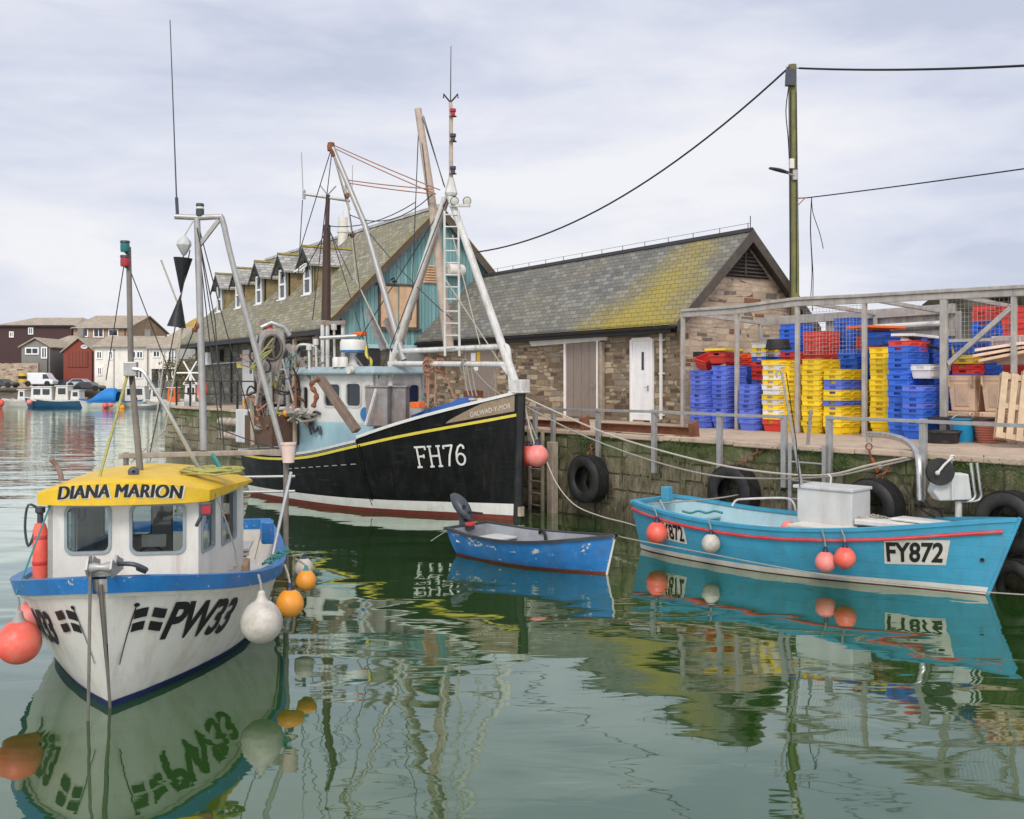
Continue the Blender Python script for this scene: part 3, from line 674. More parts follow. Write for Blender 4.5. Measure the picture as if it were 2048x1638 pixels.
tag(b.build("dangling_wires", Mt["cable"]), "loose wires dangling from the thin overhead wire beside the pole", "wire")
# ---------------------------------------------------------------- buildings on the quay
U = Vector((0.536, -0.844, 0)); V = Vector((0.844, 0.536, 0)); BYAW = math.atan2(U.y, U.x)
def on_plane(root, px, py, axis, val):      # local point of a photo position on a local plane
    inv = mx(root).inverted(); o = inv @ Vector((0, 0, CAMZ)); d = (inv.to_3x3() @ (W(px, py, 10) - Vector((0, 0, CAMZ))))
    k = (val - o[axis]) / d[axis]; return o + d * k

def roof_slab(mb, x0, x1, y0, z0, y1, z1, th=0.1):
    mb.prism([(x0, y0, z0), (x0, y1, z1), (x0, y1, z1 - th), (x0, y0, z0 - th)], (x1 - x0, 0, 0))

# ---- stone shed
A0 = Vector((4.95 * S, 29.5 * S, DECK)); LB = 16.3; WB = 5.2; EH = 3.30; RH = 5.78
shed = thing("stone_shed", "long low stone shed with grey slate roof and patch of yellow lichen", "building", A0, BYAW, scale=S)
fw = lambda px, py, d=0.0: on_plane(shed, px, py, 1, d)
b = MB(shed)
b.prism([(0, 0, 0), (-LB, 0, 0), (-LB, 0, EH), (0, 0, EH)], (0, 0.4, 0))
b.build("front_wall", Mt["stone"], shed)
b = MB(shed)
b.prism([(0.003, 0.4, 0), (0.003, WB, 0), (0.003, WB, EH), (0.003, WB / 2, RH - 0.12), (0.003, 0.4, EH + 0.36), (0.003, 0.4, EH)], (-0.4, 0, 0))
b.box((-0.2 + 0.003, 0.2, EH / 2), (0.4, 0.394, EH - 0.01)); b.prism([(0.003, 0.005, EH), (0.003, 0.4, EH), (0.003, 0.4, EH + 0.36)], (-0.4, 0, 0))
b.build("gable_wall", Mt["stonepale"], shed)
b = MB(shed); b.prism([(0, WB - 0.4, 0), (-LB, WB - 0.4, 0), (-LB, WB - 0.4, EH), (0, WB - 0.4, EH)], (0, 0.4, 0)); b.prism([(-LB, 0.4, 0), (-LB, WB - .4, 0), (-LB, WB - .4, EH), (-LB, WB / 2, RH - 0.3), (-LB, 0.4, EH)], (0.4, 0, 0)); b.build("rear_wall", Mt["stone"], shed)
b = MB(shed); sl = (RH - EH) / (WB / 2); ov = 0.42
roof_slab(b, -LB - 0.05, 0.38, -ov, EH - ov * sl + 0.12, WB / 2, RH + 0.12); roof_slab(b, -LB - 0.05, 0.38, WB + ov, EH - ov * sl + 0.12, WB / 2, RH + 0.12)
shed_roof = b.build("roof", Mt["slate"], shed)
b = MB(shed); b.prism([(-LB, WB / 2 - 0.13, RH + 0.05), (-LB, WB / 2, RH + 0.19), (-LB, WB / 2 + 0.13, RH + 0.05)], (LB + 0.4, 0, 0)); b.build("ridge_tiles", Mt["fascia"], shed)
for s in (0, 1):
    b = MB(shed); y0, y1 = (-ov - 0.02, WB / 2) if s == 0 else (WB + ov + 0.02, WB / 2)
    b.prism([(0.385, y0, EH - ov * sl + 0.10), (0.385, y1, RH + 0.13), (0.385, y1, RH - 0.26), (0.385, y0, EH - ov * sl - 0.24)], (0.05, 0, 0))
    b.prism([(0.0, y0, EH - ov * sl + 0.015), (0.0, y1, RH + 0.01), (0.0, y1, RH - 0.04), (0.0, y0, EH - ov * sl - 0.04)], (0.385, 0, 0))
    b.build("bargeboard", Mt["barge"], shed)
b = MB(shed); b.box((-LB / 2, -ov + 0.06, EH - ov * sl - 0.10), (LB, 0.03, 0.2)); b.box((-LB / 2, -ov / 2 + 0.03, EH - ov * sl - 0.19), (LB, ov - 0.06, 0.025)); b.build("fascia", Mt["fascia"], shed)
b = MB(shed)
b.grid([[(x, -ov - 0.02 + 0.07 * math.cos(a), EH - ov * sl - 0.02 + 0.07 * math.sin(a)) for a in [PI + PI * i / 8 for i in range(9)]] for x in (-LB, 0.36)])
b.build("gutter", Mt["fascia"], shed, solid=0.008)
# louvred vent in the gable
b = MB(shed); yc = WB / 2; zb, zt = RH - 1.32, RH - 0.22
b.prism([(0.012, yc - 1.12, zb), (0.012, yc + 1.12, zb), (0.012, yc, zt)], (0.02, 0, 0)); b.build("vent_backing", Mt["fascia"], shed)
vent = [o for o in col.objects if o.name.startswith("vent_backing")][0]
b = MB(shed)
for k in range(9):
    z = zb + 0.06 + k * 0.115; w = 1.12 * (zt - z) / (zt - zb) - 0.04
    if w > 0.08: b.box((0.075, yc, z), (0.09, 2 * w, 0.016), 0, 0, 0.6)
b.box((0.1, yc, (zb + zt) / 2), (0.03, 0.05, zt - zb - 0.1))
b.build("louvre_slats", Mt["barge"], shed)
# ridge wire on little stalks
b = MB(shed)
for k in range(14):
    x = -LB + 0.6 + k * (LB - 0.4) / 13; b.bar((x, WB / 2, RH + 0.15), (x, WB / 2, RH + 0.34), 0.012, n=5)
b.bar((-LB + 0.5, WB / 2, RH + 0.33), (0.3, WB / 2, RH + 0.33), 0.007, n=5); b.bar((0.3, WB / 2, RH + 0.15), (0.3, WB / 2, RH + 0.55), 0.014, n=5)
b.build("ridge_wire", Mt["wire"], shed)
# doors
def door(px0, px1, py0, mat, frame, handle=True):
    p0 = fw(px0, py0); p1 = fw(px1, py0); x0, x1 = p0.x, p1.x; h = p0.z; w = x1 - x0
    root_o = None
    b = MB(shed); b.box(((x0 + x1) / 2, -0.012, h / 2 + 0.03), (w, 0.05, h - 0.06)); d = b.build("door", mat, shed, bevel=0.006)
    b = MB(shed)
    for x in (x0 - 0.05, x1 + 0.05): b.box((x, -0.03, h / 2 + 0.03), (0.1, 0.1, h + 0.06))
    b.box(((x0 + x1) / 2, -0.03, h + 0.055), (w + 0.02, 0.096, 0.11)); b.build("door_frame", frame, d, bevel=0.006)
    if handle:
        b = MB(shed); b.box((x1 - 0.12, -0.06, h * 0.42), (0.03, 0.05, 0.16)); b.tube([(x1 - 0.12, -0.07, h * 0.43), (x1 - 0.12, -0.11, h * 0.43), (x1 - 0.25, -0.11, h * 0.43)], 0.012, 6); b.build("handle", Mt["galv"], d)
    return d, x0, x1, h
d1, x0, x1, h1 = door(1134, 1196, 684, Mt["door"], Mt["winframe"]); d1["label"] = "taupe painted double leaf door"
b = MB(shed)
for i in range(1, 4): b.box((lerp(x0, x1, i / 4), -0.0385, h1 / 2), (0.012, 0.004, h1 - 0.1))
b.build("board_joint", Mt["barge"], d1)
d2, x0, x1, h2 = door(1267, 1304, 683, Mt["whitedoor"], Mt["winframe"]); d2["label"] = "white door with narrow glazed slot"
p = fw(1283, 704); q = fw(1292, 740)
b = MB(shed); b.box(((p.x + q.x) / 2, -0.04, (p.z + q.z) / 2), (0.11, 0.012, p.z - q.z)); b.build("slot_window", Mt["darkglass"], d2)
for z0 in (0.12, 1.62):
    b = MB(shed)
    for k in range(2): b.box(((x0 + x1) / 2, -0.039, z0 + 0.1 + 0.32 * k), (0.4, 0.008, 0.02))
    b.build("panel_moulding", Mt["winframe"], d2)
d3, x0, x1, h3 = door(935, 992, 694, Mt["door"], Mt["wood"], False); d3["label"] = "brown grey door half hidden by the trawler"
for (pa, pb, ya, yb, m) in ((944, 953, 706, 722, "winframe"), (956, 962, 704, 722, "yellow"), (950, 958, 733, 741, "winframe")):
    p = fw(pa, ya); q = fw(pb, yb)
    b = MB(shed); b.box(((p.x + q.x) / 2, -0.045, (p.z + q.z) / 2), (q.x - p.x, 0.012, p.z - q.z)); b.build("notice", Mt[m], d3)
p = fw(905, 676); q = fw(1000, 690)
b = MB(shed); b.box(((p.x + q.x) / 2, -0.05, (p.z + q.z) / 2), (q.x - p.x, 0.12, p.z - q.z)); b.build("lintel", Mt["cream"], shed, bevel=0.01)
# white lintel boards over the taupe door, upper one shorter
p = fw(1056, 667, -.1); q = fw(1212, 684, -.1)
b = MB(shed); b.prism([(p.x + 0.2, -0.1, q.z - 0.02), (q.x, -0.1, q.z + 0.06), (q.x, -0.1, q.z + 0.34), (p.x, -0.1, p.z - 0.08), (p.x - 0.05, -0.1, p.z - 0.2)], (0, 0.13, 0)); b.build("lintel", Mt["white"], shed, bevel=0.012)
p = fw(1140, 652, -.06); q = fw(1206, 666, -.06)
b = MB(shed); b.box(((p.x + q.x) / 2, -0.045, (p.z + q.z) / 2 + 0.02), (q.x - p.x, 0.1, p.z - q.z)); b.build("lintel", Mt["white"], shed, bevel=0.012)
p = fw(1206, 690)
b = MB(shed); b.box((p.x + 0.06, -0.09, p.z / 2 + 0.05), (0.13, 0.13, p.z + 0.1)); b.box((p.x - 0.12, -0.07, p.z / 2 + 0.05), (0.05, 0.08, p.z + 0.1)); b.build("door_post", Mt["wood"], shed, bevel=0.008)
p = fw(1322, 640, -0.1)
b = MB(shed); b.tube([(p.x, -0.38, EH - 0.3), (p.x, -0.30, EH - 0.42), (p.x, -0.1, EH - 0.55), (p.x, -0.1, 0.12)], 0.055, 10)
for z in (0.25, 1.5, 2.5): b.box((p.x, -0.07, z), (0.2, 0.08, 0.05))
b.build("downpipe", Mt["white"], shed)

# ---- teal gabled building
C0 = Vector((-7.05 * S, 41.26 * S, DECK)); LT = 22.4; WT = 8.85; ET = 4.3; RT = 8.70; slT = (RT - ET) / (WT / 2)
bt = thing("fish_loft", "tall building with teal boarded gable and mossy slate roof with dormers", "building", C0, BYAW, scale=S)
gw = lambda px, py, d=0.0: on_plane(bt, px, py, 0, d)      # on the gable
tw_ = lambda px, py, d=0.0: on_plane(bt, px, py, 1, d)     # on the long front wall
ZC = 2.75
b = MB(bt); b.prism([(0, 0, 0), (-LT, 0, 0), (-LT, 0, ET), (0, 0, ET)], (0, 0.4, 0)); b.build("front_wall", Mt["stonegrey"], bt)
b = MB(bt); b.prism([(0.003, 0.4, 0), (0.003, WT, 0), (0.003, WT, ZC), (0.003, 0.4, ZC)], (-0.4, 0, 0)); b.build("gable_base", Mt["stonegrey"], bt)
b = MB(bt); b.prism([(0.05, 0.0, ZC), (0.05, WT, ZC), (0.05, WT, ET), (0.05, WT / 2, RT - 0.08), (0.05, 0.0, ET)], (-0.3, 0, 0)); b.build("gable_cladding", Mt["teal"], bt)
b = MB(bt); b.box((0.07, WT / 2, ZC - 0.04), (0.12, WT + 0.1, 0.16)); b.build("cladding_sill", Mt["ltblue"], bt, bevel=0.01)
b = MB(bt); b.prism([(-LT, 0.4, 0), (-LT, WT, 0), (-LT, WT, ET), (-LT, WT / 2, RT - 0.2), (-LT, 0.4, ET + .3)], (0.3, 0, 0)); b.prism([(-.5, WT - .3, 0), (-LT + .4, WT - .3, 0), (-LT + .4, WT - .3, ET), (-.5, WT - .3, ET)], (0, .3, 0)); b.build("rear_wall", Mt["stonegrey"], bt)
b = MB(bt); oT = 0.95
roof_slab(b, -LT - 0.3, 0.42, -oT, ET - oT * slT + 0.14, WT / 2, RT + 0.14, 0.12); roof_slab(b, -LT - 0.3, 0.42, WT + 0.4, ET - 0.4 * slT + 0.14, WT / 2, RT + 0.14, 0.12)
b.build("roof", Mt["slatemoss"], bt)
b = MB(bt); b.prism([(-LT - .3, WT / 2 - 0.16, RT + 0.05), (-LT - .3, WT / 2, RT + 0.24), (-LT - .3, WT / 2 + 0.16, RT + 0.05)], (LT + 0.7, 0, 0)); b.build("ridge_tiles", Mt["slatepale"], bt)
for s in (0, 1):
    y0, e = (-oT, oT) if s == 0 else (WT + 0.4, 0.4); z0 = ET - e * slT
    b = MB(bt); b.prism([(0.43, y0, z0 + 0.12), (0.43, WT / 2, RT + 0.13), (0.43, WT / 2, RT - 0.3), (0.43, y0, z0 - 0.28)], (0.05, 0, 0)); b.prism([(0.055, y0, z0 + 0.0), (0.055, WT / 2, RT), (0.055, WT / 2, RT - 0.05), (0.055, y0, z0 - 0.05)], (0.37, 0, 0)); bb = b.build("bargeboard", Mt["barge"], bt)
    b = MB(bt); b.prism([(0.4, y0, z0 + 0.15), (0.4, WT / 2, RT + 0.19), (0.4, WT / 2, RT + 0.145), (0.4, y0, z0 + 0.105)], (0.1, 0, 0)); b.build("mossy_verge", paint("ochre_lichen", (0.27, 0.19, 0.045), 0.9, 0.4, 4), bb)
b = MB(bt); b.box((-LT / 2, -oT + 0.04, ET - oT * slT - 0.06), (LT, 0.04, 0.26)); b.box((-LT / 2, -oT / 2 + .03, ET - oT * slT - 0.17), (LT, oT - .06, 0.03)); b.build("fascia", Mt["fascia"], bt)
# boarded opening, vent and duct on the gable
for (pa, pb) in ((761, 795), (798, 832)):
    p = gw(pa, 572, 0.06); q = gw(pb, 655, 0.06)
    b = MB(bt); b.box((0.085, (p.y + q.y) / 2, (p.z + q.z) / 2), (0.05, q.y - p.y, p.z - q.z)); b.build("boarded_shutter", Mt["ply"], bt, bevel=0.006)
p = gw(758, 569, .06); q = gw(835, 658, .06)
b = MB(bt)
for y in (p.y, q.y): b.box((0.09, y, (p.z + q.z) / 2), (0.09, 0.07, p.z - q.z + .1))
b.box((0.09, (p.y + q.y) / 2, p.z + 0.03), (0.12, q.y - p.y + 0.3, 0.09)); b.box((0.11, (p.y + q.y) / 2, q.z - 0.04), (0.16, q.y - p.y + 0.3, 0.09)); b.build("shutter_frame", Mt["barge"], bt)
p = gw(846, 529, .06); q = gw(873, 568, .06)
b = MB(bt); b.box((0.075, (p.y + q.y) / 2, (p.z + q.z) / 2), (0.04, q.y - p.y, p.z - q.z))
for k in range(7): b.box((0.12, (p.y + q.y) / 2, lerp(q.z, p.z, (k + 0.5) / 7)), (0.07, q.y - p.y - .05, 0.02), 0, 0, 0.6)
b.build("louvred_vent", Mt["ply"], bt)
p = gw(895, 540, .3); q = gw(928, 541, .3)
b = MB(bt); b.lathe([(0.001, 0), (0.26, 0), (0.28, 0.05), (0.28, 0.7), (0.24, 0.76), (0.2, 0.76), (0.2, 0.2), (0.001, 0.2)], (0.35, p.y, p.z), (0, 1, 0.0), 20)
b.box((0.2, p.y + 0.15, p.z), (0.3, 0.3, 0.3)); b.build("extractor_duct", Mt["cream"], bt)
p = gw(783, 564, .1); b = MB(bt); b.tube([(0.05, p.y, p.z + .1), (0.35, p.y, p.z + 0.16), (0.42, p.y, p.z + 0.04)], 0.03, 8); b.lathe([(0.03, 0.05), (0.12, 0), (0.1, -0.04)], (0.42, p.y, p.z), n=12); b.build("wall_lamp", Mt["fascia"], bt)
# gable base: doors behind the boats
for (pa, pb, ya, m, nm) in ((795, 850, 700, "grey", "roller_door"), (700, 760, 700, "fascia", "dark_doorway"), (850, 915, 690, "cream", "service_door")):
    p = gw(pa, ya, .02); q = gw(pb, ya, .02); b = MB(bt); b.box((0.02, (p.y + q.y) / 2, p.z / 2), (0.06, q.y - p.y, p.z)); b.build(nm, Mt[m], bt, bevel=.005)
# long front: openings between posts, doorway, sign
b = MB(bt)
for x in (-1.0, -3.4, -5.8, -8.2): b.box((x, -0.75, 1.55), (0.16, 0.16, 3.1))
b.build("veranda_posts", Mt["wood"], bt, bevel=.01)
for o_ in list(bt.children):
    if o_.name.startswith("veranda_posts"): bpy.data.objects.remove(o_)
for x in (-1.0, -3.4, -5.8, -8.2):
    b = MB(bt); b.box((x, -0.75, 1.55), (0.16, 0.16, 3.1)); b.build("veranda_post", Mt["wood"], bt, bevel=.01)
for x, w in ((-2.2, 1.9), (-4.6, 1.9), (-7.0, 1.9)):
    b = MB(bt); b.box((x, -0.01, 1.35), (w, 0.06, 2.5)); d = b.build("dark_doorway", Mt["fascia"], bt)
    b = MB(bt)
    for k in (-.5, 0, .5): b.box((x + k * w, -0.05, 1.35), (0.1, 0.07, 2.5))
    b.build("jamb", Mt["wood"], d)
p = tw_(487, 700); q = tw_(508, 790)
b = MB(bt); b.box(((p.x + q.x) / 2, -0.02, p.z / 2), (q.x - p.x, 0.08, p.z)); d = b.build("door", Mt["ltgrey"], bt, bevel=.01)
p = tw_(472, 724, -.07); q = tw_(482, 736, -.07)
b = MB(bt); b.box(((p.x + q.x) / 2, -0.02, (p.z + q.z) / 2), (q.x - p.x, 0.04, p.z - q.z)); b.build("yellow_notice", Mt["ystripe"], bt)
# fittings along the long front
for px, ya, yb, w_, m, nm in ((535, 655, 672, 0.7, "ltgrey", "air_unit"), (445, 700, 722, 0.5, "fascia", "wall_vent"), (420, 705, 730, 0.6, "winframe", "notice_board"), (556, 700, 735, 0.5, "ltgrey", "meter_box")):
    p = tw_(px, ya); q = tw_(px, yb); b = MB(bt); b.box((p.x, -0.12, (p.z + q.z) / 2), (w_, 0.24, p.z - q.z)); b.build(nm, Mt[m], bt, bevel=.015)
for px in (465, 520, 600):
    p = tw_(px, 720); b = MB(bt); b.tube([(p.x, -0.08, 0.1), (p.x, -0.08, ET - 0.75)], 0.055, 8); b.build("downpipe", Mt["fascia"] if px != 520 else Mt["white"], bt)
b = MB(bt); b.tube([(-LT + 0.5, -0.06, 2.2), (-1, -0.06, 2.3)], 0.035, 6); b.build("service_pipe", Mt["ltgrey"], bt)
for k in range(4):
    x = -0.9 - 2.4 * k; b = MB(bt); b.beam((x, -0.75, 3.08), (x, 0, 3.2), 0.12, 0.16); b.build("canopy_bracket", Mt["wood"], bt)
# flue on the roof
p = tw_(686, 480, 4.0)
b = MB(bt); zz = ET + 4.0 * slT
b.lathe([(0.26, -0.6), (0.26, 0.55), (0.3, 0.57), (0.3, 0.7), (0.24, 0.72), (0.24, 1.35), (0.20, 1.37), (0.2, 1.2)], (p.x, 4.0, zz), n=20); b.bar((p.x, 4, zz + 1.3), (p.x, 4, zz + 1.75), 0.02); b.build("flue", Mt["cream"], bt)
# dormers
def dormer(px, py_sill, i):
    y0 = 0.95; p = tw_(px, py_sill, y0); xc = p.x; z0 = ET + y0 * slT + 0.1; w = 0.72; hw = 1.45; rz_ = z0 + 2.15
    b = MB(bt)
    zr = z0 + hw
    yb = (zr - ET) / slT + 0.25
    b.prism([(xc + w, y0, z0 - 0.15), (xc + w, yb, zr), (xc + w, y0, zr)], (-0.12, 0, 0)); b.prism([(xc - w, y0, z0 - 0.15), (xc - w, yb, zr), (xc - w, y0, zr)], (0.12, 0, 0))
    d = b.build("dormer", paint("ochre_dormer_cheek", (0.26, 0.20, 0.10), 0.8, 0.3, 3, (0.12, 0.09, 0.05), 0.6, 2, 1), bt)
    b = MB(bt); b.prism([(xc - w, y0 + 0.02, z0 - 0.15), (xc + w, y0 + 0.02, z0 - 0.15), (xc + w, y0 + 0.02, zr), (xc, y0 + 0.02, rz_ - 0.1), (xc - w, y0 + 0.02, zr)], (0, 0.1, 0)); b.build("dormer_front", Mt["fascia"], d)
    b = MB(bt); yr = (rz_ - ET) / slT + 0.3
    for s in (-1, 1):
        e = w + 0.22; ze = zr - 0.22 * (rz_ - zr) / w
        a = [(xc + s * e, y0 - 0.28, ze), (xc, y0 - 0.28, rz_), (xc, yr, rz_), (xc + s * e, (ze - ET) / slT + 0.3, ze)]
        n = Vector((0, 0, 0.09)); b.prism([Vector(q) for q in a], n)
    b.build("dormer_roof", Mt["slatepale"], d)
    b = MB(bt); b.prism([(xc - 0.1, y0 - 0.3, rz_ + 0.06), (xc, y0 - 0.3, rz_ + 0.16), (xc + 0.1, y0 - 0.3, rz_ + 0.06)], (0, yr - y0 + 0.3, 0)); b.build("dormer_ridge", paint("ochre_moss_ridge", (0.24, 0.19, 0.05), 0.9, 0.35, 4), d)
    b = MB(bt)
    for s in (-1, 1):
        e = w + 0.24; ze = zr - 0.24 * (rz_ - zr) / w
        b.prism([(xc + s * e, y0 - 0.3, ze), (xc, y0 - 0.3, rz_ + 0.02), (xc, y0 - 0.3, rz_ - 0.2), (xc + s * e, y0 - 0.3, ze - 0.2)], (0, 0.04, 0))
    b.build("dormer_barge", Mt["fascia"], d)
    wc, ww, wz0, wz1 = xc, 0.4, z0 + 0.02, z0 + 1.42
    b = MB(bt); b.box((wc, y0 - 0.0, (wz0 + wz1) / 2), (ww * 2 - .1, 0.02, wz1 - wz0 - .1)); g = b.build("dormer_pane", Mt["darkglass"], d)
    b = MB(bt)
    for s in (-1, 1): b.box((wc + s * ww, y0 - 0.03, (wz0 + wz1) / 2), (0.1, 0.08, wz1 - wz0 + 0.1))
    for z in (wz0, (wz0 + wz1) / 2, wz1): b.box((wc, y0 - 0.03, z), (ww * 2 - 0.1, 0.075, 0.1))
    b.box((wc, y0 - 0.08, wz0 - 0.08), (ww * 2 + 0.3, 0.16, 0.06)); b.build("dormer_window", Mt["winframe"], d)
    if i == 4:                                # top light propped open
        b = MB(bt); a = 0.9; L = 0.66; cy, cz = y0 - 0.05, wz1
        def hp(u, v): return (wc + u, cy - v * math.sin(a), cz - v * math.cos(a) + 0.02)
        for u in (-.36, .36): b.beam(hp(u, 0), hp(u, L), 0.09, 0.05)
        for v in (0.04, L - .04): b.beam(hp(-.32, v), hp(.32, v), 0.09, 0.05)
        b.build("open_casement", Mt["winframe"], d)
for i, (px, py) in enumerate(((440, 630), (478, 626), (519, 615), (566, 609), (616, 600))): dormer(px, py, i)

# gear stored on the quay under the eaves
def stow(kind, t_, n_, label, mat, cat):
    p = Q(t_, n_); root = thing(kind, label, cat, p, QYAW + 0.3 * math.sin(t_ * 5)); rs_ = random.Random(int(t_ * 10)); b = MB(root)
    if kind == "lobster_pot":
        b.box((0, 0, 0.03), (0.9, 0.6, 0.06)); b.build("base", Mt["wood"], root)
        b = MB(root)
        for x in (-.42, -.14, .14, .42): b.tube([(x, 0.28 * math.cos(a), 0.06 + 0.42 * math.sin(a)) for a in [PI * i / 10 for i in range(11)]], 0.018, 6)
        b.build("hoops", Mt["mastgrey"], root); b = MB(root)
        for k in range(11):
            a = PI * k / 10; b.bar((-.43, 0.28 * math.cos(a), 0.06 + .42 * math.sin(a)), (.43, 0.28 * math.cos(a), .06 + .42 * math.sin(a)), 0.008, n=4)
        for k in range(18):
            x = -.43 + .86 * k / 17; b.tube([(x, 0.282 * math.cos(a), 0.06 + 0.422 * math.sin(a)) for a in [PI * i / 10 for i in range(11)]], 0.006, 4)
        b.build("netting", Mt[mat], root)
    elif kind == "net_heap":
        for j in range(22): b.tube(smooth_path([(rs_.gauss(0, .45), rs_.gauss(0, .3), abs(rs_.gauss(0, .28)) + .03) for _ in range(7)], 4), 0.03, 5)
        b.build("strands", Mt[mat], root); b = MB(root); rows = []
        for i in range(9): rows.append([(1.0 * i / 8 * math.cos(a), 0.7 * i / 8 * math.sin(a), 0.5 * (1 - (i / 8) ** 1.6) + 0.08 * mnoise.noise(Vector((i, a * 2, t_)))) for a in [PI * k / 10 for k in range(21)]])
        b.smooth = True; b.grid(rows); b.build("mound", Mt[mat], root)
    else:
        b.lathe([(1e-4, 0), (0.28, 0), (0.29, .03), (0.28, .06), (0.28, .3), (0.3, .32), (0.28, .34), (0.28, .6), (0.3, .62), (.28, .64), (.28, .86), (.29, .88), (1e-4, .86)], n=24); b.build("barrel", Mt[mat], root); b = MB(root); b.lathe([(0.05, .865), (0.05, .9), (1e-4, .9)], (0.15, 0, 0), n=10); b.build("bung", Mt["blk"], root)
for a in (("net_heap", -9.5, 1.6, "green blue net heaped on the quay behind the trawler's stern", "ropeteal", "net"), ("net_heap", -12.2, 1.9, "olive net heaped on the quay under the long eaves", "ropegreen", "net"), ("lobster_pot", -7.6, 1.2, "netted lobster pot on the quay behind the black wheelhouse", "ropegrey", "lobster pot"),
          ("oil_drum", -13.8, 2.2, "blue oil drum standing by the olive net heap", "blue", "drum"), ("oil_drum", -5.6, 1.6, "rusty oil drum on the quay behind the wheelhouse roof", "rust", "drum"), ("net_heap", -15.6, 1.5, "grey net heaped beside the black pier railing", "ropegrey", "net")): stow(*a)
# ---- wire on the roof ridge from the mast to the building is part of the trawler; railing and gear on the pier at the left
def q_from(px, py, z): return G(px, py, z)
pts = [(362, 760), (400, 760), (440, 760), (480, 760), (515, 760)]
t0 = tq(362, 0.3)
root = thing("pier_railing", "black railing along the pier in front of the stone building", "railing", Q(t0, 0.3), QYAW)
b0 = MB(root); xs = []
tt0, tt1 = TL + 0.5, -14.0 * S
n = 9
for i in range(n):
    t_ = lerp(tt0, tt1, i / (n - 1)); p = b0.L(Q(t_, 0.3)); b = MB(root); b.box((p.x, p.y, 0.58), (0.07, 0.07, 1.16)); b.build("post", Mt["fascia"], root)
a, c = b0.L(Q(tt0, 0.3)), b0.L(Q(tt1, 0.3))
for z in (1.13, 0.6):
    b = MB(root); b.beam((a.x, a.y - 0.005, z), (c.x, c.y - 0.005, z), 0.055, 0.055); b.build("rail", Mt["fascia"], root)
p = Q(lerp(tt0, tt1, 0.24), 0.22, DECK + 0.75)
root = thing("lifebuoy", "orange lifebuoy hung on the black pier railing", "lifebuoy", p, QYAW)
b = MB(root); b.tube([(0.34 * math.cos(a), 0, 0.42 * math.sin(a)) for a in [i * PI / 10 for i in range(20)]], 0.1, 8, closed=True); b.build("ring", Mt["fred"], root)
b = MB(root)
for a in (0.78, 2.35, 3.93, 5.5): b.tube([(0.34 * math.cos(a + k), 0, 0.42 * math.sin(a + k)) for k in (-.12, 0, .12)], 0.107, 8)
b.build("band", Mt["fwhite"], root)
p = Q(TL + 0.9, 0.8, DECK)
root = thing("pier_winch", "white spoked winch wheel on a post at the pier end", "winch", p)
b = MB(root); b.bar((0, 0, 0), (0, 0, 1.5), 0.07); b.build("post", Mt["winframe"], root)
b = MB(root)
for k in range(3):
    a = k * PI / 3; b.bar((-0.6 * math.cos(a), -.08, 1.5 - 0.6 * math.sin(a)), (0.6 * math.cos(a), -.08, 1.5 + 0.6 * math.sin(a)), 0.035)
b.build("spokes", Mt["winframe"], root)
# mooring baulks laid under the platform
for k, (t_, n_, z, L) in enumerate(((-20.0, -0.35, 1.4, 3.2), (-19.3, -0.4, 0.9, 3.6))):
    root = thing("rubbing_baulk", "pale horizontal timber baulk fixed low on the mossy pier wall" if k else "pale horizontal timber baulk fixed high on the mossy pier wall", "timber", Q(t_, n_, z), QYAW)
    b = MB(root); b.bar((0, 0, 0), (L, 0, 0.05), 0.14, n=12); b.build("log", Mt["spar"], root)
    for j in range(5):
        b = MB(root); b.tube([(0.4 + L * j / 6 + 0, 0.15 * math.cos(a), 0.02 + 0.15 * math.sin(a)) for a in [i * PI / 6 for i in range(12)]], 0.02, 5, closed=True); b.build("lashing", Mt["ropegrey"], root)

# ---------------------------------------------------------------- cage with crates
CN = 4.0
cage = thing("storage_cage", "open fronted timber and wire cage holding the stacked fish crates", "cage", Q(0, CN), QYAW)
cb = MB(cage)
tops = [(1366, 626), (1474, 619), (1595, 603), (1729, 597), (1888, 588), (2028, 581), (2140, 575)]
cx = [cb.L(QP(px, py, CN)) for px, py in tops]
zt = sum(p.z for p in cx) / len(cx)
ztop = [p.z for p in cx]
for i, p in enumerate(cx):
    wdt = 0.14 if i == 4 else 0.09
    b = MB(cage); b.box((p.x, 0, ztop[i] / 2), (wdt, 0.09, ztop[i])); o = b.build("post", Mt["cageframe"], cage, bevel=0.01)
for i in range(len(cx) - 1):
    a, c = cx[i], cx[i + 1]
    b = MB(cage); b.beam((a.x, -0.0, ztop[i] + 0.06), (c.x, -0.0, ztop[i + 1] + 0.06), 0.18, 0.07); b.beam((a.x, -0.03, ztop[i] - 0.045), (c.x, -0.03, ztop[i + 1] - 0.045), 0.05, 0.13); b.build("top_beam", Mt["cageframe"], cage, bevel=0.01)
DEP = 3.0
for i in (0, 2, 3, 4, 6):
    p = cx[i]; b = MB(cage); b.box((p.x, DEP, ztop[i] / 2 - .1), (0.09, 0.09, ztop[i] - .2)); b.build("post", Mt["cageframe"], cage, bevel=0.01)
    b = MB(cage); b.beam((p.x, 0.08, ztop[i] + 0.0), (p.x, DEP, ztop[i] - 0.15), 0.07, 0.09); b.build("cross_beam", Mt["cageframe"], cage, bevel=0.01)
b = MB(cage); b.beam((cx[0].x, DEP + 0.02, zt - 0.12), (cx[3].x + 0.3, DEP + 0.02, zt - 0.07), 0.08, 0.22); b.beam((cx[0].x, DEP + .02, zt - 0.62), (cx[3].x + .3, DEP + .02, zt - .62), 0.06, 0.16); b.build("rear_beam", Mt["cageframe"], cage, bevel=0.01)
b = MB(cage); xq = cx[1].x + 0.4
while xq < cx[3].x + 0.3: b.box((xq, DEP + 0.1, (zt - 0.12) / 2), (0.29, 0.03, zt - 0.14), 0, 0, 0); xq += 0.3
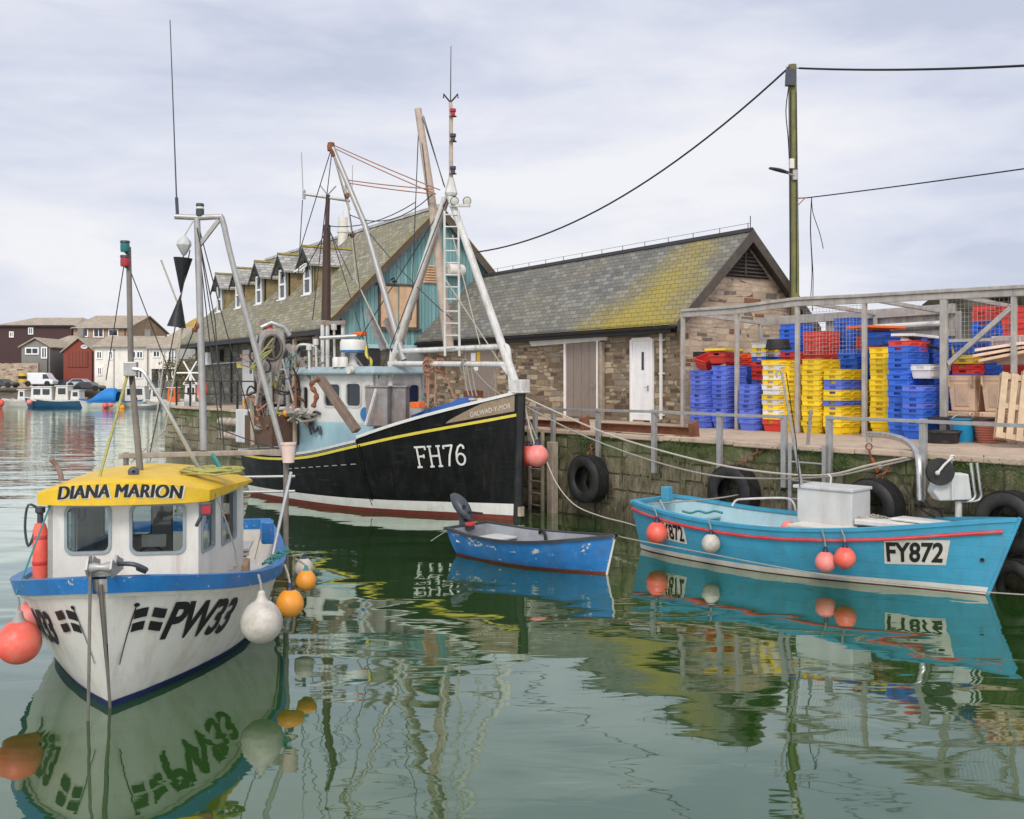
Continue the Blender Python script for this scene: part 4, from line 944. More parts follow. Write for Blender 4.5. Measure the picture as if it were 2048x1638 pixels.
b.build("rear_boarding", Mt["cageframe"], cage)
b = MB(cage); b.tube([(cx[2].x, DEP - 0.06, zt - 0.42), (cx[3].x + 0.1, DEP - 0.06, zt - 0.40)], 0.07, 10); b.build("white_pipe", Mt["white"], cage)
def wire_panel(xa, xb, y, z0, z1, sp=0.11, r=0.006):
    b = MB(cage); n = int((xb - xa) / sp); m = int((z1 - z0) / sp)
    for i in range(n + 1): b.bar((xa + i * sp, y, z0), (xa + i * sp, y, z1), r, n=4)
    for j in range(m + 1): b.bar((xa, y + 0.006, z0 + j * sp), (xb, y + 0.006, z0 + j * sp), r, n=4)
    return b.build("wire_mesh", Mt["galv"], cage, fix=False)
wire_panel(cx[2].x + 0.1, cx[3].x - 0.1, 0.08, 1.75, zt - 0.1, 0.085, 0.0036)
wire_panel(cx[4].x + 0.12, cx[5].x - 0.08, 0.08, 1.55, zt - 0.1, 0.085, 0.0036)
b = MB(cage); b.beam((cx[4].x + 0.1, -0.02, 1.5), (cx[5].x - 0.05, -0.02, zt - 0.35), 0.05, 0.09); b.build("diagonal_brace", Mt["cageframe"], cage)
b = MB(cage); b.beam((cx[4].x + 0.1, 0.02, 1.95), (cx[5].x - 0.05, 0.02, 1.95), 0.05, 0.06); b.build("mid_rail", Mt["cageframe"], cage)

# rock bank behind
b = MB(); rows = []
o0 = Q(0, 11.5, 0)
for j in range(15):
    row = []
    for i in range(70):
        t_ = 0.5 + 24 * i / 69; z = DECK + 3.0 * j / 14
        n_ = 10.5 + j * 0.09 + 0.9 * mnoise.fractal(Vector((t_ * 0.5, z * 0.8, 1.3)), 0.8, 2, 5)
        zt_ = 1.55 + 2.0 * min(1, max(0, (t_ - tq(1765, 10.5)) / 0.8)) + 0.25 * mnoise.noise(Vector((t_ * 0.7, 0, 9)))
        row.append(Q(t_, n_, DECK + zt_ * j / 14))
    rows.append(row)
rows.append([p + QN * 3 + Vector((0, 0, 0.1)) for p in rows[-1]])
b.grid(rows); tag(b.build("rock_bank", Mt["rock"]), kind="structure")
# ---------------------------------------------------------------- crates
CL, CW, CH = 0.84 * S, 0.50 * S, 0.30 * S
def crate_mesh(name, mat, L=CL, Wd=CW, H=CH, rim=0.115 * S):
    b = MB(); x, y = L / 2, Wd / 2; t = 0.018; z0, z1 = H - rim, H
    def ring(lx, ly, z): return [(-lx, -ly, z), (lx, -ly, z), (lx, ly, z), (-lx, ly, z)]
    bx, by = x * 0.86, y * 0.84
    # outer skin: base, body, step out to the rim band
    prof = [(bx * 0.97, by * 0.97, 0), (bx, by, 0.03), (x * 0.93, y * 0.91, z0 - 0.015), (x * 0.985, y * 0.98, z0)]
    vs = []
    for lx, ly, z in prof: vs += ring(lx, ly, z)
    fs = [(3, 2, 1, 0)]
    for i in range(len(prof) - 1):
        for k in range(4): fs.append((i * 4 + k, i * 4 + (k + 1) % 4, i * 4 + 4 + (k + 1) % 4, i * 4 + 4 + k))
    b.add(vs, fs)
    # rim band: sides (long) plain with a lip, ends with a hand hole
    ox, oy = x * 0.985, y * 0.98
    for s in (-1, 1):
        b.quad((-ox, s * oy, z0), (ox, s * oy, z0), (ox, s * oy, z1), (-ox, s * oy, z1))
        for xx in (-0.25, 0.25):            # raised grip lips on the long sides
            pr = [(xx * L - 0.15, s * oy, z0 + 0.016), (xx * L - 0.10, s * (oy + 0.026), z0 + 0.066), (xx * L + 0.10, s * (oy + 0.026), z0 + 0.066), (xx * L + 0.15, s * oy, z0 + 0.016), (xx * L + 0.15, s * oy, z0 + 0.085), (xx * L - 0.15, s * oy, z0 + 0.085)]
            b.add(pr, [(0, 1, 2, 3), (0, 5, 1), (3, 2, 4), (1, 5, 4, 2)])
        hw, ha, hb = 0.075, z0 + 0.03, z0 + 0.082
        xx = s * ox
        b.add([(xx, -oy, z0), (xx, oy, z0), (xx, oy, z1), (xx, -oy, z1), (xx, -hw, ha), (xx, hw, ha), (xx, hw, hb), (xx, -hw, hb)], [(0, 1, 5, 4), (1, 2, 6, 5), (2, 3, 7, 6), (3, 0, 4, 7)])
        xi = s * (ox - t)
        b.add([(xx, -hw, ha), (xx, hw, ha), (xx, hw, hb), (xx, -hw, hb), (xi, -hw, ha), (xi, hw, ha), (xi, hw, hb), (xi, -hw, hb)], [(0, 1, 5, 4), (1, 2, 6, 5), (2, 3, 7, 6), (3, 0, 4, 7)])
        b.add([(xi, -oy + t, z0), (xi, oy - t, z0), (xi, oy - t, z1), (xi, -oy + t, z1), (xi, -hw, ha), (xi, hw, ha), (xi, hw, hb), (xi, -hw, hb)], [(0, 1, 5, 4), (1, 2, 6, 5), (2, 3, 7, 6), (3, 0, 4, 7)])
        b.quad((-ox + t, s * (oy - t), z0), (ox - t, s * (oy - t), z0), (ox - t, s * (oy - t), z1), (-ox + t, s * (oy - t), z1))
        # top lip
        b.box((0, s * (oy - t / 2 + 0.004), z1 + 0.002), (2 * ox + 0.02, t + 0.016, 0.012)); b.box((s * (ox - t / 2 + 0.004), 0, z1 + 0.0015), (t + 0.016, 2 * oy - 0.04, 0.012))
    # inner cavity
    vs = ring(ox - t, oy - t, z0) + ring(x * 0.91, y * 0.88, z0 - 0.02) + ring(bx * 0.95, by * 0.94, 0.02)
    b.add(vs, [(0, 4, 5, 1), (1, 5, 6, 2), (2, 6, 7, 3), (3, 7, 4, 0), (4, 8, 9, 5), (5, 9, 10, 6), (6, 10, 11, 7), (7, 11, 8, 4), (8, 11, 10, 9)])
    # recessed panels on the body of the long sides
    for s in (-1, 1):
        for xx in (-0.22, 0.22): b.box((xx * L, s * (y * 0.885), z0 * 0.5), (0.22, 0.02, z0 * 0.55))
    me = b.build(name, mat, fix=False); m = me.data; col.objects.unlink(me); bpy.data.objects.remove(me)
    return m
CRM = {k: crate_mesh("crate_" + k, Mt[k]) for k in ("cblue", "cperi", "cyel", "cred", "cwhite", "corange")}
CNAME = {"cblue": "blue", "cperi": "periwinkle blue", "cyel": "yellow", "cred": "red", "cwhite": "white", "corange": "orange"}
ORD = ["lowest", "second", "third", "fourth", "fifth", "sixth", "seventh", "eighth", "ninth", "tenth", "eleventh", "twelfth", "thirteenth", "fourteenth", "fifteenth", "sixteenth", "seventeenth", "eighteenth", "nineteenth", "twentieth", "twenty-first", "twenty-second", "twenty-third", "twenty-fourth", "twenty-fifth"]
PIT = 0.125 * S
CYAW = math.atan2(QN.y, QN.x)
rgc = random.Random(21)
def place_crate(key, loc, yaw, label, group, tilt=(0, 0)):
    o = bpy.data.objects.new("fish_crate", CRM[key]); col.objects.link(o); o.location = loc; o.rotation_euler = (tilt[0], tilt[1], yaw)
    return tag(o, label, "crate", group)
def stack(corner, cols_, desc, group, z=DECK, yaw=CYAW, dy=0.0, zstep=PIT):
    """corner: near lower corner; cols_: colours from the bottom up"""
    yw = yaw + dy; ax = Vector((math.cos(yw), math.sin(yw), 0)); ay = Vector((-math.sin(yw), math.cos(yw), 0))
    base = Vector((corner.x, corner.y, 0)) + ax * CL / 2 + ay * CW / 2
    zz = z; prev = None; n = len(cols_)
    for i, k in enumerate(cols_):
        lab = (ORD[i] if i < n - 1 else "topmost") + " %s crate %s" % (CNAME[k], desc) if i else "lowest %s crate %s" % (CNAME[k], desc)
        j = Vector((rgc.uniform(-.018, .018), rgc.uniform(-.012, .012), 0))
        place_crate(k, base + j + Vector((0, 0, zz)), yw + rgc.uniform(-.03, .03), lab, group)
        zz += zstep
    return base + Vector((0, 0, zz - zstep + CH))
def nfor(top_py, base_py):                   # how many nested crates reach from the deck to a photo height
    Y = (CAMZ - DECK) * FPX / (base_py - HOR); h = (base_py - top_py) / FPX * Y
    return max(1, round((h - CH) / PIT) + 1)
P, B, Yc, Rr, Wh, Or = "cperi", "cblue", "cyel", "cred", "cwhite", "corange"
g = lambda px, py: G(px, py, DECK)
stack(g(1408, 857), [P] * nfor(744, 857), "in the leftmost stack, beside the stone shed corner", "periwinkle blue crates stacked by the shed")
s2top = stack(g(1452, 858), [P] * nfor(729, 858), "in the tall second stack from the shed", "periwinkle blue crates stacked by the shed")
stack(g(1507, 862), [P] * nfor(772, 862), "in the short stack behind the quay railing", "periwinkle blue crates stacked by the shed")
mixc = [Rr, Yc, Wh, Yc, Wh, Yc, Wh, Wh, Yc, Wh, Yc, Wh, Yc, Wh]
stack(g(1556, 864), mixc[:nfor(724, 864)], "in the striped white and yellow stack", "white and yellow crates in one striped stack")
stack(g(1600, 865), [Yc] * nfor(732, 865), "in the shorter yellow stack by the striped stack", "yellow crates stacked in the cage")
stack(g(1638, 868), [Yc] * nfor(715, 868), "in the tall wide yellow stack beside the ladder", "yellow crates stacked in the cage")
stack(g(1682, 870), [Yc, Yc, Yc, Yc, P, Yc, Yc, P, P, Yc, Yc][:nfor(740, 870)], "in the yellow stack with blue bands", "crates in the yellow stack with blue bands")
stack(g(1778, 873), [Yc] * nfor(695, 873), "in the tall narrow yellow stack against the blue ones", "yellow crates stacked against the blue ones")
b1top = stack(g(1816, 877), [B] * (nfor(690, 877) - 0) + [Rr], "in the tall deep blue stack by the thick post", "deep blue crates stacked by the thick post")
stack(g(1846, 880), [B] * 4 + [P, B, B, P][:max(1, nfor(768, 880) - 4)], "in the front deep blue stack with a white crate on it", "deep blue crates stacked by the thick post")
# back row, seen above the front one
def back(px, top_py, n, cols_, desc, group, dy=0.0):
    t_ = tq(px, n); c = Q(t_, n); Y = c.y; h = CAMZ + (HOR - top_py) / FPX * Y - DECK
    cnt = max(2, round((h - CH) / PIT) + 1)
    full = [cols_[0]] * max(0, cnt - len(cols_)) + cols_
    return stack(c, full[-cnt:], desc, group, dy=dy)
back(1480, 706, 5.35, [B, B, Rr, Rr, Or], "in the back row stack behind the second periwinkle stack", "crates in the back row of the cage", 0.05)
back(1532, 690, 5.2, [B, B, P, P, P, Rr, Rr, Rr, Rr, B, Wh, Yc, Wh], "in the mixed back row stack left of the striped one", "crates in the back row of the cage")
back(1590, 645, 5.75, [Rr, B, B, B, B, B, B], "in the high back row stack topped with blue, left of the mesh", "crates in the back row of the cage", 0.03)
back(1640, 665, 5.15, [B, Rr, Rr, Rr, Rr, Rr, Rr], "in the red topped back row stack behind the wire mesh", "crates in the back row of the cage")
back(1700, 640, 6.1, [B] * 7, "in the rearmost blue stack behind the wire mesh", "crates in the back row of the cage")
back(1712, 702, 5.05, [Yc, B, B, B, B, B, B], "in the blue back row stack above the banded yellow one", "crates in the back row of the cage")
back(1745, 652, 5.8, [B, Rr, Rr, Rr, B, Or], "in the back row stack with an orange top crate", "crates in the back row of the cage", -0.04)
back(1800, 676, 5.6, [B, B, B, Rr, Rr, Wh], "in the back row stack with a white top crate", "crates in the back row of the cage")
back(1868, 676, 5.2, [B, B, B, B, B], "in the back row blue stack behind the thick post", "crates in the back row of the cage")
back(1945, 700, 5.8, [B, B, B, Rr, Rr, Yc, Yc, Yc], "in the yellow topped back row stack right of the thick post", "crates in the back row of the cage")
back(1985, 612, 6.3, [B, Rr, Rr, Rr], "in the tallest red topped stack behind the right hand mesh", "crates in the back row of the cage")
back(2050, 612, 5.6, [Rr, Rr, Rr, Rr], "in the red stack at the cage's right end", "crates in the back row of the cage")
# loose crates and lids lying on top
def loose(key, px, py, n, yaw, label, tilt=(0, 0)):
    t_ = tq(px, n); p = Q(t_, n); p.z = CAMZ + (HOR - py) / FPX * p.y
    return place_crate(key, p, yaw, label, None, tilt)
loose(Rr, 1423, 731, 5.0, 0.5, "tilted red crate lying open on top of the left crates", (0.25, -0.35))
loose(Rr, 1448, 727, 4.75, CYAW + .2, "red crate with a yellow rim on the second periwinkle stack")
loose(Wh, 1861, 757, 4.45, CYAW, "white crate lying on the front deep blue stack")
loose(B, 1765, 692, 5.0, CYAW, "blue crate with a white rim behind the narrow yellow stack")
def lid(mat, px, py, n, yaw, dims, label, tilt=(0, 0), cat="lid"):
    t_ = tq(px, n); p = Q(t_, n); p.z = CAMZ + (HOR - py) / FPX * p.y
    root = thing("crate_lid", label, cat, p, yaw, tilt[0], tilt[1])
    b = MB(root); b.box((0, 0, 0), dims); b.build("board", Mt[mat], root, bevel=0.012)
    b = MB(root)
    for s in (-1, 1): b.box((0, s * dims[1] / 2, -0.012), (dims[0] + 0.02, 0.022, 0.055)); b.box((s * dims[0] / 2, 0, -0.012), (0.022, dims[1] - 0.03, 0.054))
    b.build("rim", Mt[mat], root, bevel=0.006)
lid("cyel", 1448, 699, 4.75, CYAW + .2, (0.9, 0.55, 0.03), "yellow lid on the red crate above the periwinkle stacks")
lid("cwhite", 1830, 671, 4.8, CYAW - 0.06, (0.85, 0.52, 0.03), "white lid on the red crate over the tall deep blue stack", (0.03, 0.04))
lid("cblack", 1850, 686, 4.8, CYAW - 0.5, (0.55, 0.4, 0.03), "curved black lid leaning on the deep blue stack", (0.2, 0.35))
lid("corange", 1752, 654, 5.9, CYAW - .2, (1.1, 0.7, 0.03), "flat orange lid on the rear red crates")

# tubs
def tub(mat, corner, dims, yaw, label, z=DECK, cat="tub"):
    lx, ly, H = [d * S for d in dims]; z = DECK + (z - DECK) * S; ax = Vector((math.cos(yaw), math.sin(yaw), 0)); ay = Vector((-math.sin(yaw), math.cos(yaw), 0))
    root = thing("insulated_tub", label, cat, Vector((corner.x, corner.y, z)) + ax * lx / 2 + ay * ly / 2, yaw, group="tan insulated tubs stacked in the cage")
    b = MB(root); x, y = lx / 2, ly / 2; t = 0.05
    def ring(k, z, d=0.0): return [(-x * k + d, -y * k + d, z), (x * k - d, -y * k + d, z), (x * k - d, y * k - d, z), (-x * k + d, y * k - d, z)]
    vs = ring(0.80, 0.0) + ring(0.82, 0.04) + ring(0.96, H - 0.12) + ring(1.0, H - 0.10) + ring(1.0, H) + ring(0.98, H, t) + ring(0.8, 0.06, t)
    fs = [(3, 2, 1, 0)] + [(i * 4 + k, i * 4 + (k + 1) % 4, i * 4 + 4 + (k + 1) % 4, i * 4 + 4 + k) for i in range(6) for k in range(4)] + [(24, 25, 26, 27)]
    b.add(vs, fs); b.build("shell", Mt[mat], root, bevel=0.018)
    for s in (-1, 1):                        # raised panels on the four faces and ears at the ends
        b = MB(root); k = 0.885
        b.beam((s * (x * 0.83), 0, H * 0.14), (s * (x * 0.945), 0, H * 0.78), ly * 0.5, 0.03, (1, 0, 0)); b.build("face_panel", Mt[mat], root, bevel=0.012)
        b = MB(root); b.beam((0, s * (y * 0.83), H * 0.14), (0, s * (y * 0.945), H * 0.78), lx * 0.5, 0.03, (0, 1, 0)); b.build("face_panel", Mt[mat], root, bevel=0.012)
    for sx_ in (-1, 1):
        for sy in (-1, 1):
            b = MB(root); b.tube([(sx_ * x * 0.99, sy * y * 0.8, H - 0.02), (sx_ * (x + 0.045), sy * y * 0.8, H - 0.03), (sx_ * (x + 0.05), sy * y * 0.8, H - 0.17), (sx_ * x * 0.95, sy * y * 0.8, H - 0.24)], 0.02, 6); b.build("handle", Mt[mat], root)
    return root
ty = CYAW
def tb(px, n): return Q(tq(px, n), n)
tub("ctan", tb(1948, 4.35), (0.9, 0.62, 0.62), ty, "tan tub at the bottom left, under the pair of tall tubs", DECK)
tub("ctan", tb(2016, 4.3), (0.9, 0.62, 0.62), ty, "tan tub at the bottom behind the leaning pallets", DECK)
tub("ctan", tb(1950, 4.35), (0.9, 0.64, 0.78), ty, "tan tub standing left on the lower tubs beside the thick post", DECK + 0.62)
tub("ctan", tb(2022, 4.3), (0.9, 0.66, 0.78), ty, "tan tub standing right on the lower tubs, under the lids", DECK + 0.62)
tub("cpink", tb(2050, 4.6), (0.9, 0.8, 0.62), ty - 0.15, "pale pinkish tub topmost at the right end of the cage", DECK + 1.62)
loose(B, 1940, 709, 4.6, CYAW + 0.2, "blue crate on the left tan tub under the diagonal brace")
for k, (px, py, tl) in enumerate(((2018, 693, 0.10), (2012, 703, 0.06), (2020, 711, 0.02))):
    lid("ctan" if k else "cpink", px, py, 4.4, CYAW + 0.1 * k, (0.8, 0.9, 0.035), ("upper", "middle", "lower")[k] + " tan lid in the slanting pile on the right tub", (-0.22 + tl, 0.0))

# buckets, pot and tub in front
def pail(name, mat, px, py, r, H, label, cat, ribs=0, taper=0.8, handle=False, lip=0.02):
    r *= S; H *= S
    c = G(px, py, DECK); root = thing(name, label, cat, c)
    b = MB(root); prof = [(0.001, 0), (r * taper, 0)]
    if ribs:
        for i in range(ribs):
            z = H * (i + 0.2) / ribs; k = r * lerp(taper, 1, z / H); prof += [(k, z), (k + 0.012, z + H / ribs * 0.3), (k + 0.012, z + H / ribs * 0.5), (k, z + H / ribs * 0.7)]
    prof += [(r, H - 0.03), (r + lip, H - 0.03), (r + lip, H), (r - 0.015, H), (r * taper - 0.01, 0.02), (0.001, 0.02)]
    b.lathe(prof, n=32); b.build("body", Mt[mat], root)
    if handle:
        b = MB(root); b.tube([(r * math.cos(a), 0.02, H - 0.05 + 0.12 * math.sin(a)) for a in [PI * i / 12 for i in range(13)]], 0.008, 6); b.build("handle", Mt["galv"], root)
pail("black_basin", "cblack", 1884, 886, 0.36, 0.26, "low black plastic basin on the quay beside the blue buckets", "basin", taper=0.86, lip=0.03)
pail("bucket", "ccyan", 1902, 876, 0.30, 0.52, "bright blue bucket half hidden behind the black basin", "bucket", handle=True)
pail("bucket", "ccyan", 1927, 884, 0.25, 0.50, "bright blue bucket between the black basin and the plant pot", "bucket", handle=True)
pail("plant_pot", "cterra", 1976, 886, 0.28, 0.46, "ribbed terracotta coloured pot beside the leaning pallets", "plant pot", ribs=9, taper=0.72)
lid("cblack", 1925, 836, 3.95, QYAW, (1.2, 0.5, 0.03), "long black lid lying across the buckets", (0.05, 0))
tt = tq(1556, 5.1); c = Q(tt, 5.1, 0); c.z = CAMZ + (HOR - 697) / FPX * c.y
root = thing("black_tub", "black plastic tub upside down among the blue back row crates", "tub", c, CYAW)
b = MB(root); b.lathe([(0.001, 0.22), (0.26, 0.22), (0.30, 0.0), (0.33, 0.0), (0.33, -0.02), (0.28, -0.02), (0.24, 0.2), (0.001, 0.2)], n=24); b.build("body", Mt["cblack"], root)
c = Q(tq(1400, 5.0), 5.0, 0)
root = thing("metal_drum", "small silver and black drum between the crates and the shed wall", "drum", c + Vector((0, 0, CAMZ + (HOR - 742) / FPX * c.y)), 0)
b = MB(root); b.lathe([(0.001, 0), (0.17, 0), (0.175, 0.02), (0.17, 0.05), (0.17, 0.16), (0.18, 0.18), (0.17, 0.2), (0.17, 0.36), (0.18, 0.38), (0.001, 0.38)], n=24); b.build("shell", Mt["galv"], root)
b = MB(root); b.lathe([(0.182, 0.37), (0.182, 0.5), (0.001, 0.5)], n=24); b.build("cap", Mt["cblack"], root)

# pallets leaning on the tubs
def pallet(px, py, tilt, yaw, label, lean=0.0):
    c = G(px, py, DECK + 0.02); c.z += 0.42 * abs(math.sin(lean)); root = thing("timber_pallet", label, "pallet", c, yaw, tilt, lean, group="pallets leaning on the tubs")
    for k in range(7):
        b = MB(root); b.box((-0.5 + k / 6.0, -0.01, 0.6), (0.11, 0.022, 1.2)); b.build("slat", Mt["ctanwood"], root, bevel=0.003)
    for z in (0.06, 0.6, 1.14):
        b = MB(root); b.box((0, 0.05, z), (1.1, 0.09, 0.1)); b.build("bearer", Mt["ctanwood"], root, bevel=0.003)
    for k in (-.5, 0, .5):
        b = MB(root); b.box((k, 0.107, 0.6), (0.11, 0.022, 1.2)); b.build("slat", Mt["ctanwood"], root, bevel=0.003)
Mt["ctanwood"] = paint("pallet_timber", (0.50, 0.37, 0.24), 0.8, 0.2, 5, (0.3, 0.22, 0.14), 0.5, 3, 1)
pallet(2058, 894, -0.26, QYAW + 0.75, "front timber pallet leaning against the tan tubs", 0.17)
pallet(2092, 890, -0.20, QYAW + 0.70, "rear timber pallet leaning behind the front one", 0.2)
# ---------------------------------------------------------------- hulls
class Hull:
    """local frame: x forward from the stem at the waterline, y to port, z up from the water"""
    def __init__(s, root, L, B, sheer, p, zk=-0.35, rake=0.4, trake=0.1, extra=None):
        s.root, s.len, s.B, s.sh, s.p, s.zk, s.rake, s.tr, s.extra = root, L, B, sheer, p, zk, rake, trake, extra
        s.mx = mx(root)
    def sheer(s, t): return pw(s.sh, t) + (s.extra(t) if s.extra else 0)
    def pt(s, t, z, side=1, off=0.0, inn=0.0):
        def raw(t, z):
            zs = s.sheer(t); k = min(max((z - s.zk) / (zs - s.zk), 0.0), 1.3)
            hb = max(pw(s.B, t), 0.0) * k ** max(pw(s.p, t), 0.05)
            zb = s.sheer(1.0)
            x = -s.len * (1 - t) + s.rake * (z / zb) * max(t, 0) ** 5 - s.tr * (z / zb) * max(1 - t, 0) ** 6
            return Vector((x, hb, z))
        p = raw(t, z)
        if off or inn:
            e = 0.004; t0, t1 = max(t - e, 0), min(t + e, 1)
            a = raw(t1, z) - raw(t0, z); b = raw(t, z + e) - raw(t, z - e); n = b.cross(a)
            if n.length < 1e-9: n = Vector((0, 1, 0))
            n.normalize()
            if n.y < 0: n = -n
            p = p + n * off
            if inn: p.y = max(p.y - inn, 0.0)
        return Vector((p.x, p.y * side, p.z))
    def shell(s, name, mat, nt=56, nz=14, zbot=None, ts=None):
        b = MB(s.root); b.smooth = True; zb = s.zk if zbot is None else zbot
        ts = ts or [1 - (1 - i / nt) ** 1.0 for i in range(nt + 1)]
        for side in (1, -1):
            rows = []
            for t in ts:
                zs = s.sheer(t); rows.append([s.pt(t, zb + (zs - zb) * j / nz, side) for j in range(nz + 1)])
            if side < 0: rows = rows[::-1]
            b.grid(rows)
        b.smooth = False                       # transom
        zs = s.sheer(0); l = [s.pt(0, zb + (zs - zb) * j / nz, 1) for j in range(nz + 1)]; r_ = [s.pt(0, zb + (zs - zb) * j / nz, -1) for j in range(nz + 1)]
        b.grid([l, r_])
        return b.build(name, mat, s.root, merge=True)
    def inner(s, name, mat, deckz, inn=0.07, par=None, ts=None, n=40):
        b = MB(s.root); ts = ts or [i / n for i in range(n + 1)]; b.smooth = True
        for side in (1, -1):
            b.grid([[s.pt(t, max(deckz(t), 0.02) + (s.sheer(t) - max(deckz(t), .02)) * j / 4, side, 0, inn) for j in range(5)] for t in ts])
        b.grid([[s.pt(ts[0], deckz(0) + (s.sheer(0) - deckz(0)) * j / 4, sd, 0, inn) + Vector((inn, 0, 0)) for j in range(5)] for sd in (1, -1)])
        return b.build(name, mat, par)
    def deck(s, name, mat, deckz, inn=0.07, par=None, n=40):
        b = MB(s.root); b.grid([[s.pt(i / n, deckz(i / n), sd, 0, inn) for sd in (1, -1)] for i in range(n + 1)])
        return b.build(name, mat, par)
    def cap(s, name, mat, par, w_in=0.08, w_out=0.04, h_up=0.02, h_dn=0.1, t0=0.0, t1=1.0, n=60, zoff=0.0, transom=True, bevel=0.01):
        b = MB(s.root)
        rows = []
        def sec(t, side):
            zs = s.sheer(t) + zoff; p = s.pt(t, s.sheer(t), side); q = s.pt(t, max(s.sheer(t) - h_dn, 0.01), side)
            nrm = Vector((0, side, 0))
            e = 0.01; a = s.pt(min(t + e, 1), s.sheer(min(t + e, 1)), 1) - s.pt(max(t - e, 0), s.sheer(max(t - e, 0)), 1); a.z = 0; a.normalize()
            nn = Vector((-a.y, a.x, 0)); nn = nn if nn.y >= 0 else -nn; nn.y *= side
            o1 = p + nn * w_out; i1 = p - nn * w_in; o0 = Vector((q.x, q.y, 0)) + nn * w_out
            if i1.y * side < 0: i1.y = 0
            return [Vector((i1.x, i1.y, zs + h_up)), Vector((o1.x, o1.y, zs + h_up)), Vector((o0.x, o0.y, zs - h_dn)), Vector((i1.x, i1.y, zs - h_dn)), Vector((i1.x, i1.y, zs + h_up))]
        ts = [t0 + (t1 - t0) * i / n for i in range(n + 1)]
        b.smooth = True
        b.grid([sec(t, 1) for t in ts]); b.grid([sec(t, -1) for t in ts])
        b.smooth = False
        if transom and t0 == 0:
            l, r_ = s.pt(0, s.sheer(0), 1), s.pt(0, s.sheer(0), -1); z = s.sheer(0) + zoff
            b.box((l.x + (w_in - w_out) / 2, 0, z + (h_up - h_dn) / 2 + 0.002), (w_in + w_out, 2 * l.y + 2 * w_out, h_up + h_dn))
        return b.build(name, mat, par, sharp=40)
    def strip(s, name, mat, par, z0, z1, t0=0.0, t1=1.0, off=0.006, n=60, nz=3, sides=(1, -1), transom=False):
        b = MB(s.root); b.smooth = True
        for sd in sides:
            b.grid([[s.pt(t, lerp(z0(t), z1(t), j / nz), sd, off) for j in range(nz + 1)] for t in [t0 + (t1 - t0) * i / n for i in range(n + 1)]])
        if transom:
            b.grid([[s.pt(0, lerp(z0(0), z1(0), j / nz), sd, 0) + Vector((-off, 0, 0)) for j in range(nz + 1)] for sd in (1, -1)])
        return b.build(name, mat, par)
    def strake(s, name, mat, par, z, r, t0=0, t1=1, n=50, sides=(1, -1)):
        b = MB(s.root)
        for sd in sides: b.tube([s.pt(t, z(t), sd, r * 0.5) for t in [t0 + (t1 - t0) * i / n for i in range(n + 1)]], r, 8)
        return b.build(name, mat, par)
    def find_t(s, px, z, side, tmin=0.0):
        best = None
        for i in range(401):
            t = tmin + (1 - tmin) * i / 400; w = s.mx @ s.pt(t, z, side); q = CX + w.x / w.y * FPX
            if best is None or abs(q - px) < best[0]: best = (abs(q - px), t)
        return best[1]
    def arc(s, z, side, n=400):
        acc = [0.0]; prev = s.pt(0, z, side)
        for i in range(1, n + 1):
            p = s.pt(i / n, z, side); acc.append(acc[-1] + (p - prev).length); prev = p
        return acc
    def decal(s, name, mat, par, shapes, t_at, z0, side, off=0.008, zref=None, slope=0.0):
        """shapes: list of (verts2D, faces); u runs to the right as read from outside, v up. t_at: hull place of u=0"""
        zr = z0 if zref is None else zref
        acc = s.arc(zr, side); n = len(acc) - 1; base = acc[min(int(t_at * n), n)]; sg = 1 if side < 0 else -1
        def t_of(u):
            a = base + sg * u
            lo, hi = 0, n
            while lo < hi - 1:
                m = (lo + hi) // 2
                if acc[m] <= a: lo = m
                else: hi = m
            k = (a - acc[lo]) / max(acc[hi] - acc[lo], 1e-9)
            return min(max((lo + min(max(k, 0), 1)) / n, 0), 1)
        b = MB(s.root)
        for k, (vs, fs) in enumerate(shapes):
            b.add([s.pt(t_of(u), z0 + v + slope * u, side, off + 0.0006 * k) for u, v in vs], fs)
        return b.build(name, mat, par, fix=False)

def subdiv2d(vs, fs, maxlen=0.05):
    bm = bmesh.new(); bv = [bm.verts.new((u, v, 0)) for u, v in vs]
    for f in fs:
        try: bm.faces.new([bv[i] for i in f])
        except ValueError: pass
    bmesh.ops.triangulate(bm, faces=bm.faces)
    for _ in range(4):
        es = [e for e in bm.edges if e.calc_length() > maxlen]
        if not es: break
        bmesh.ops.subdivide_edges(bm, edges=es, cuts=1); bmesh.ops.triangulate(bm, faces=bm.faces)
    bm.verts.index_update()
    r_ = ([(v.co.x, v.co.y) for v in bm.verts], [[v.index for v in f.verts] for f in bm.faces]); bm.free()
    return r_
def text2d(body, size, bold=0.0, shear=0.0, sx=1.0, spacing=1.0, maxlen=0.05):
    cu = bpy.data.curves.new("lettering", "FONT"); cu.body = body; cu.size = size; cu.offset = bold; cu.shear = shear; cu.space_character = spacing; cu.resolution_u = 4
    ob = bpy.data.objects.new("lettering", cu); col.objects.link(ob)
    dg = bpy.context.evaluated_depsgraph_get(); dg.update()
    me = bpy.data.meshes.new_from_object(ob.evaluated_get(dg)); bpy.data.objects.remove(ob); bpy.data.curves.remove(cu)
    vs = [(v.co.x * sx, v.co.y) for v in me.vertices]; fs = [list(p.vertices) for p in me.polygons]; bpy.data.meshes.remove(me)
    x0 = min(v[0] for v in vs); vs = [(u - x0, v) for u, v in vs]
    return subdiv2d(vs, fs, maxlen) if maxlen else (vs, fs)
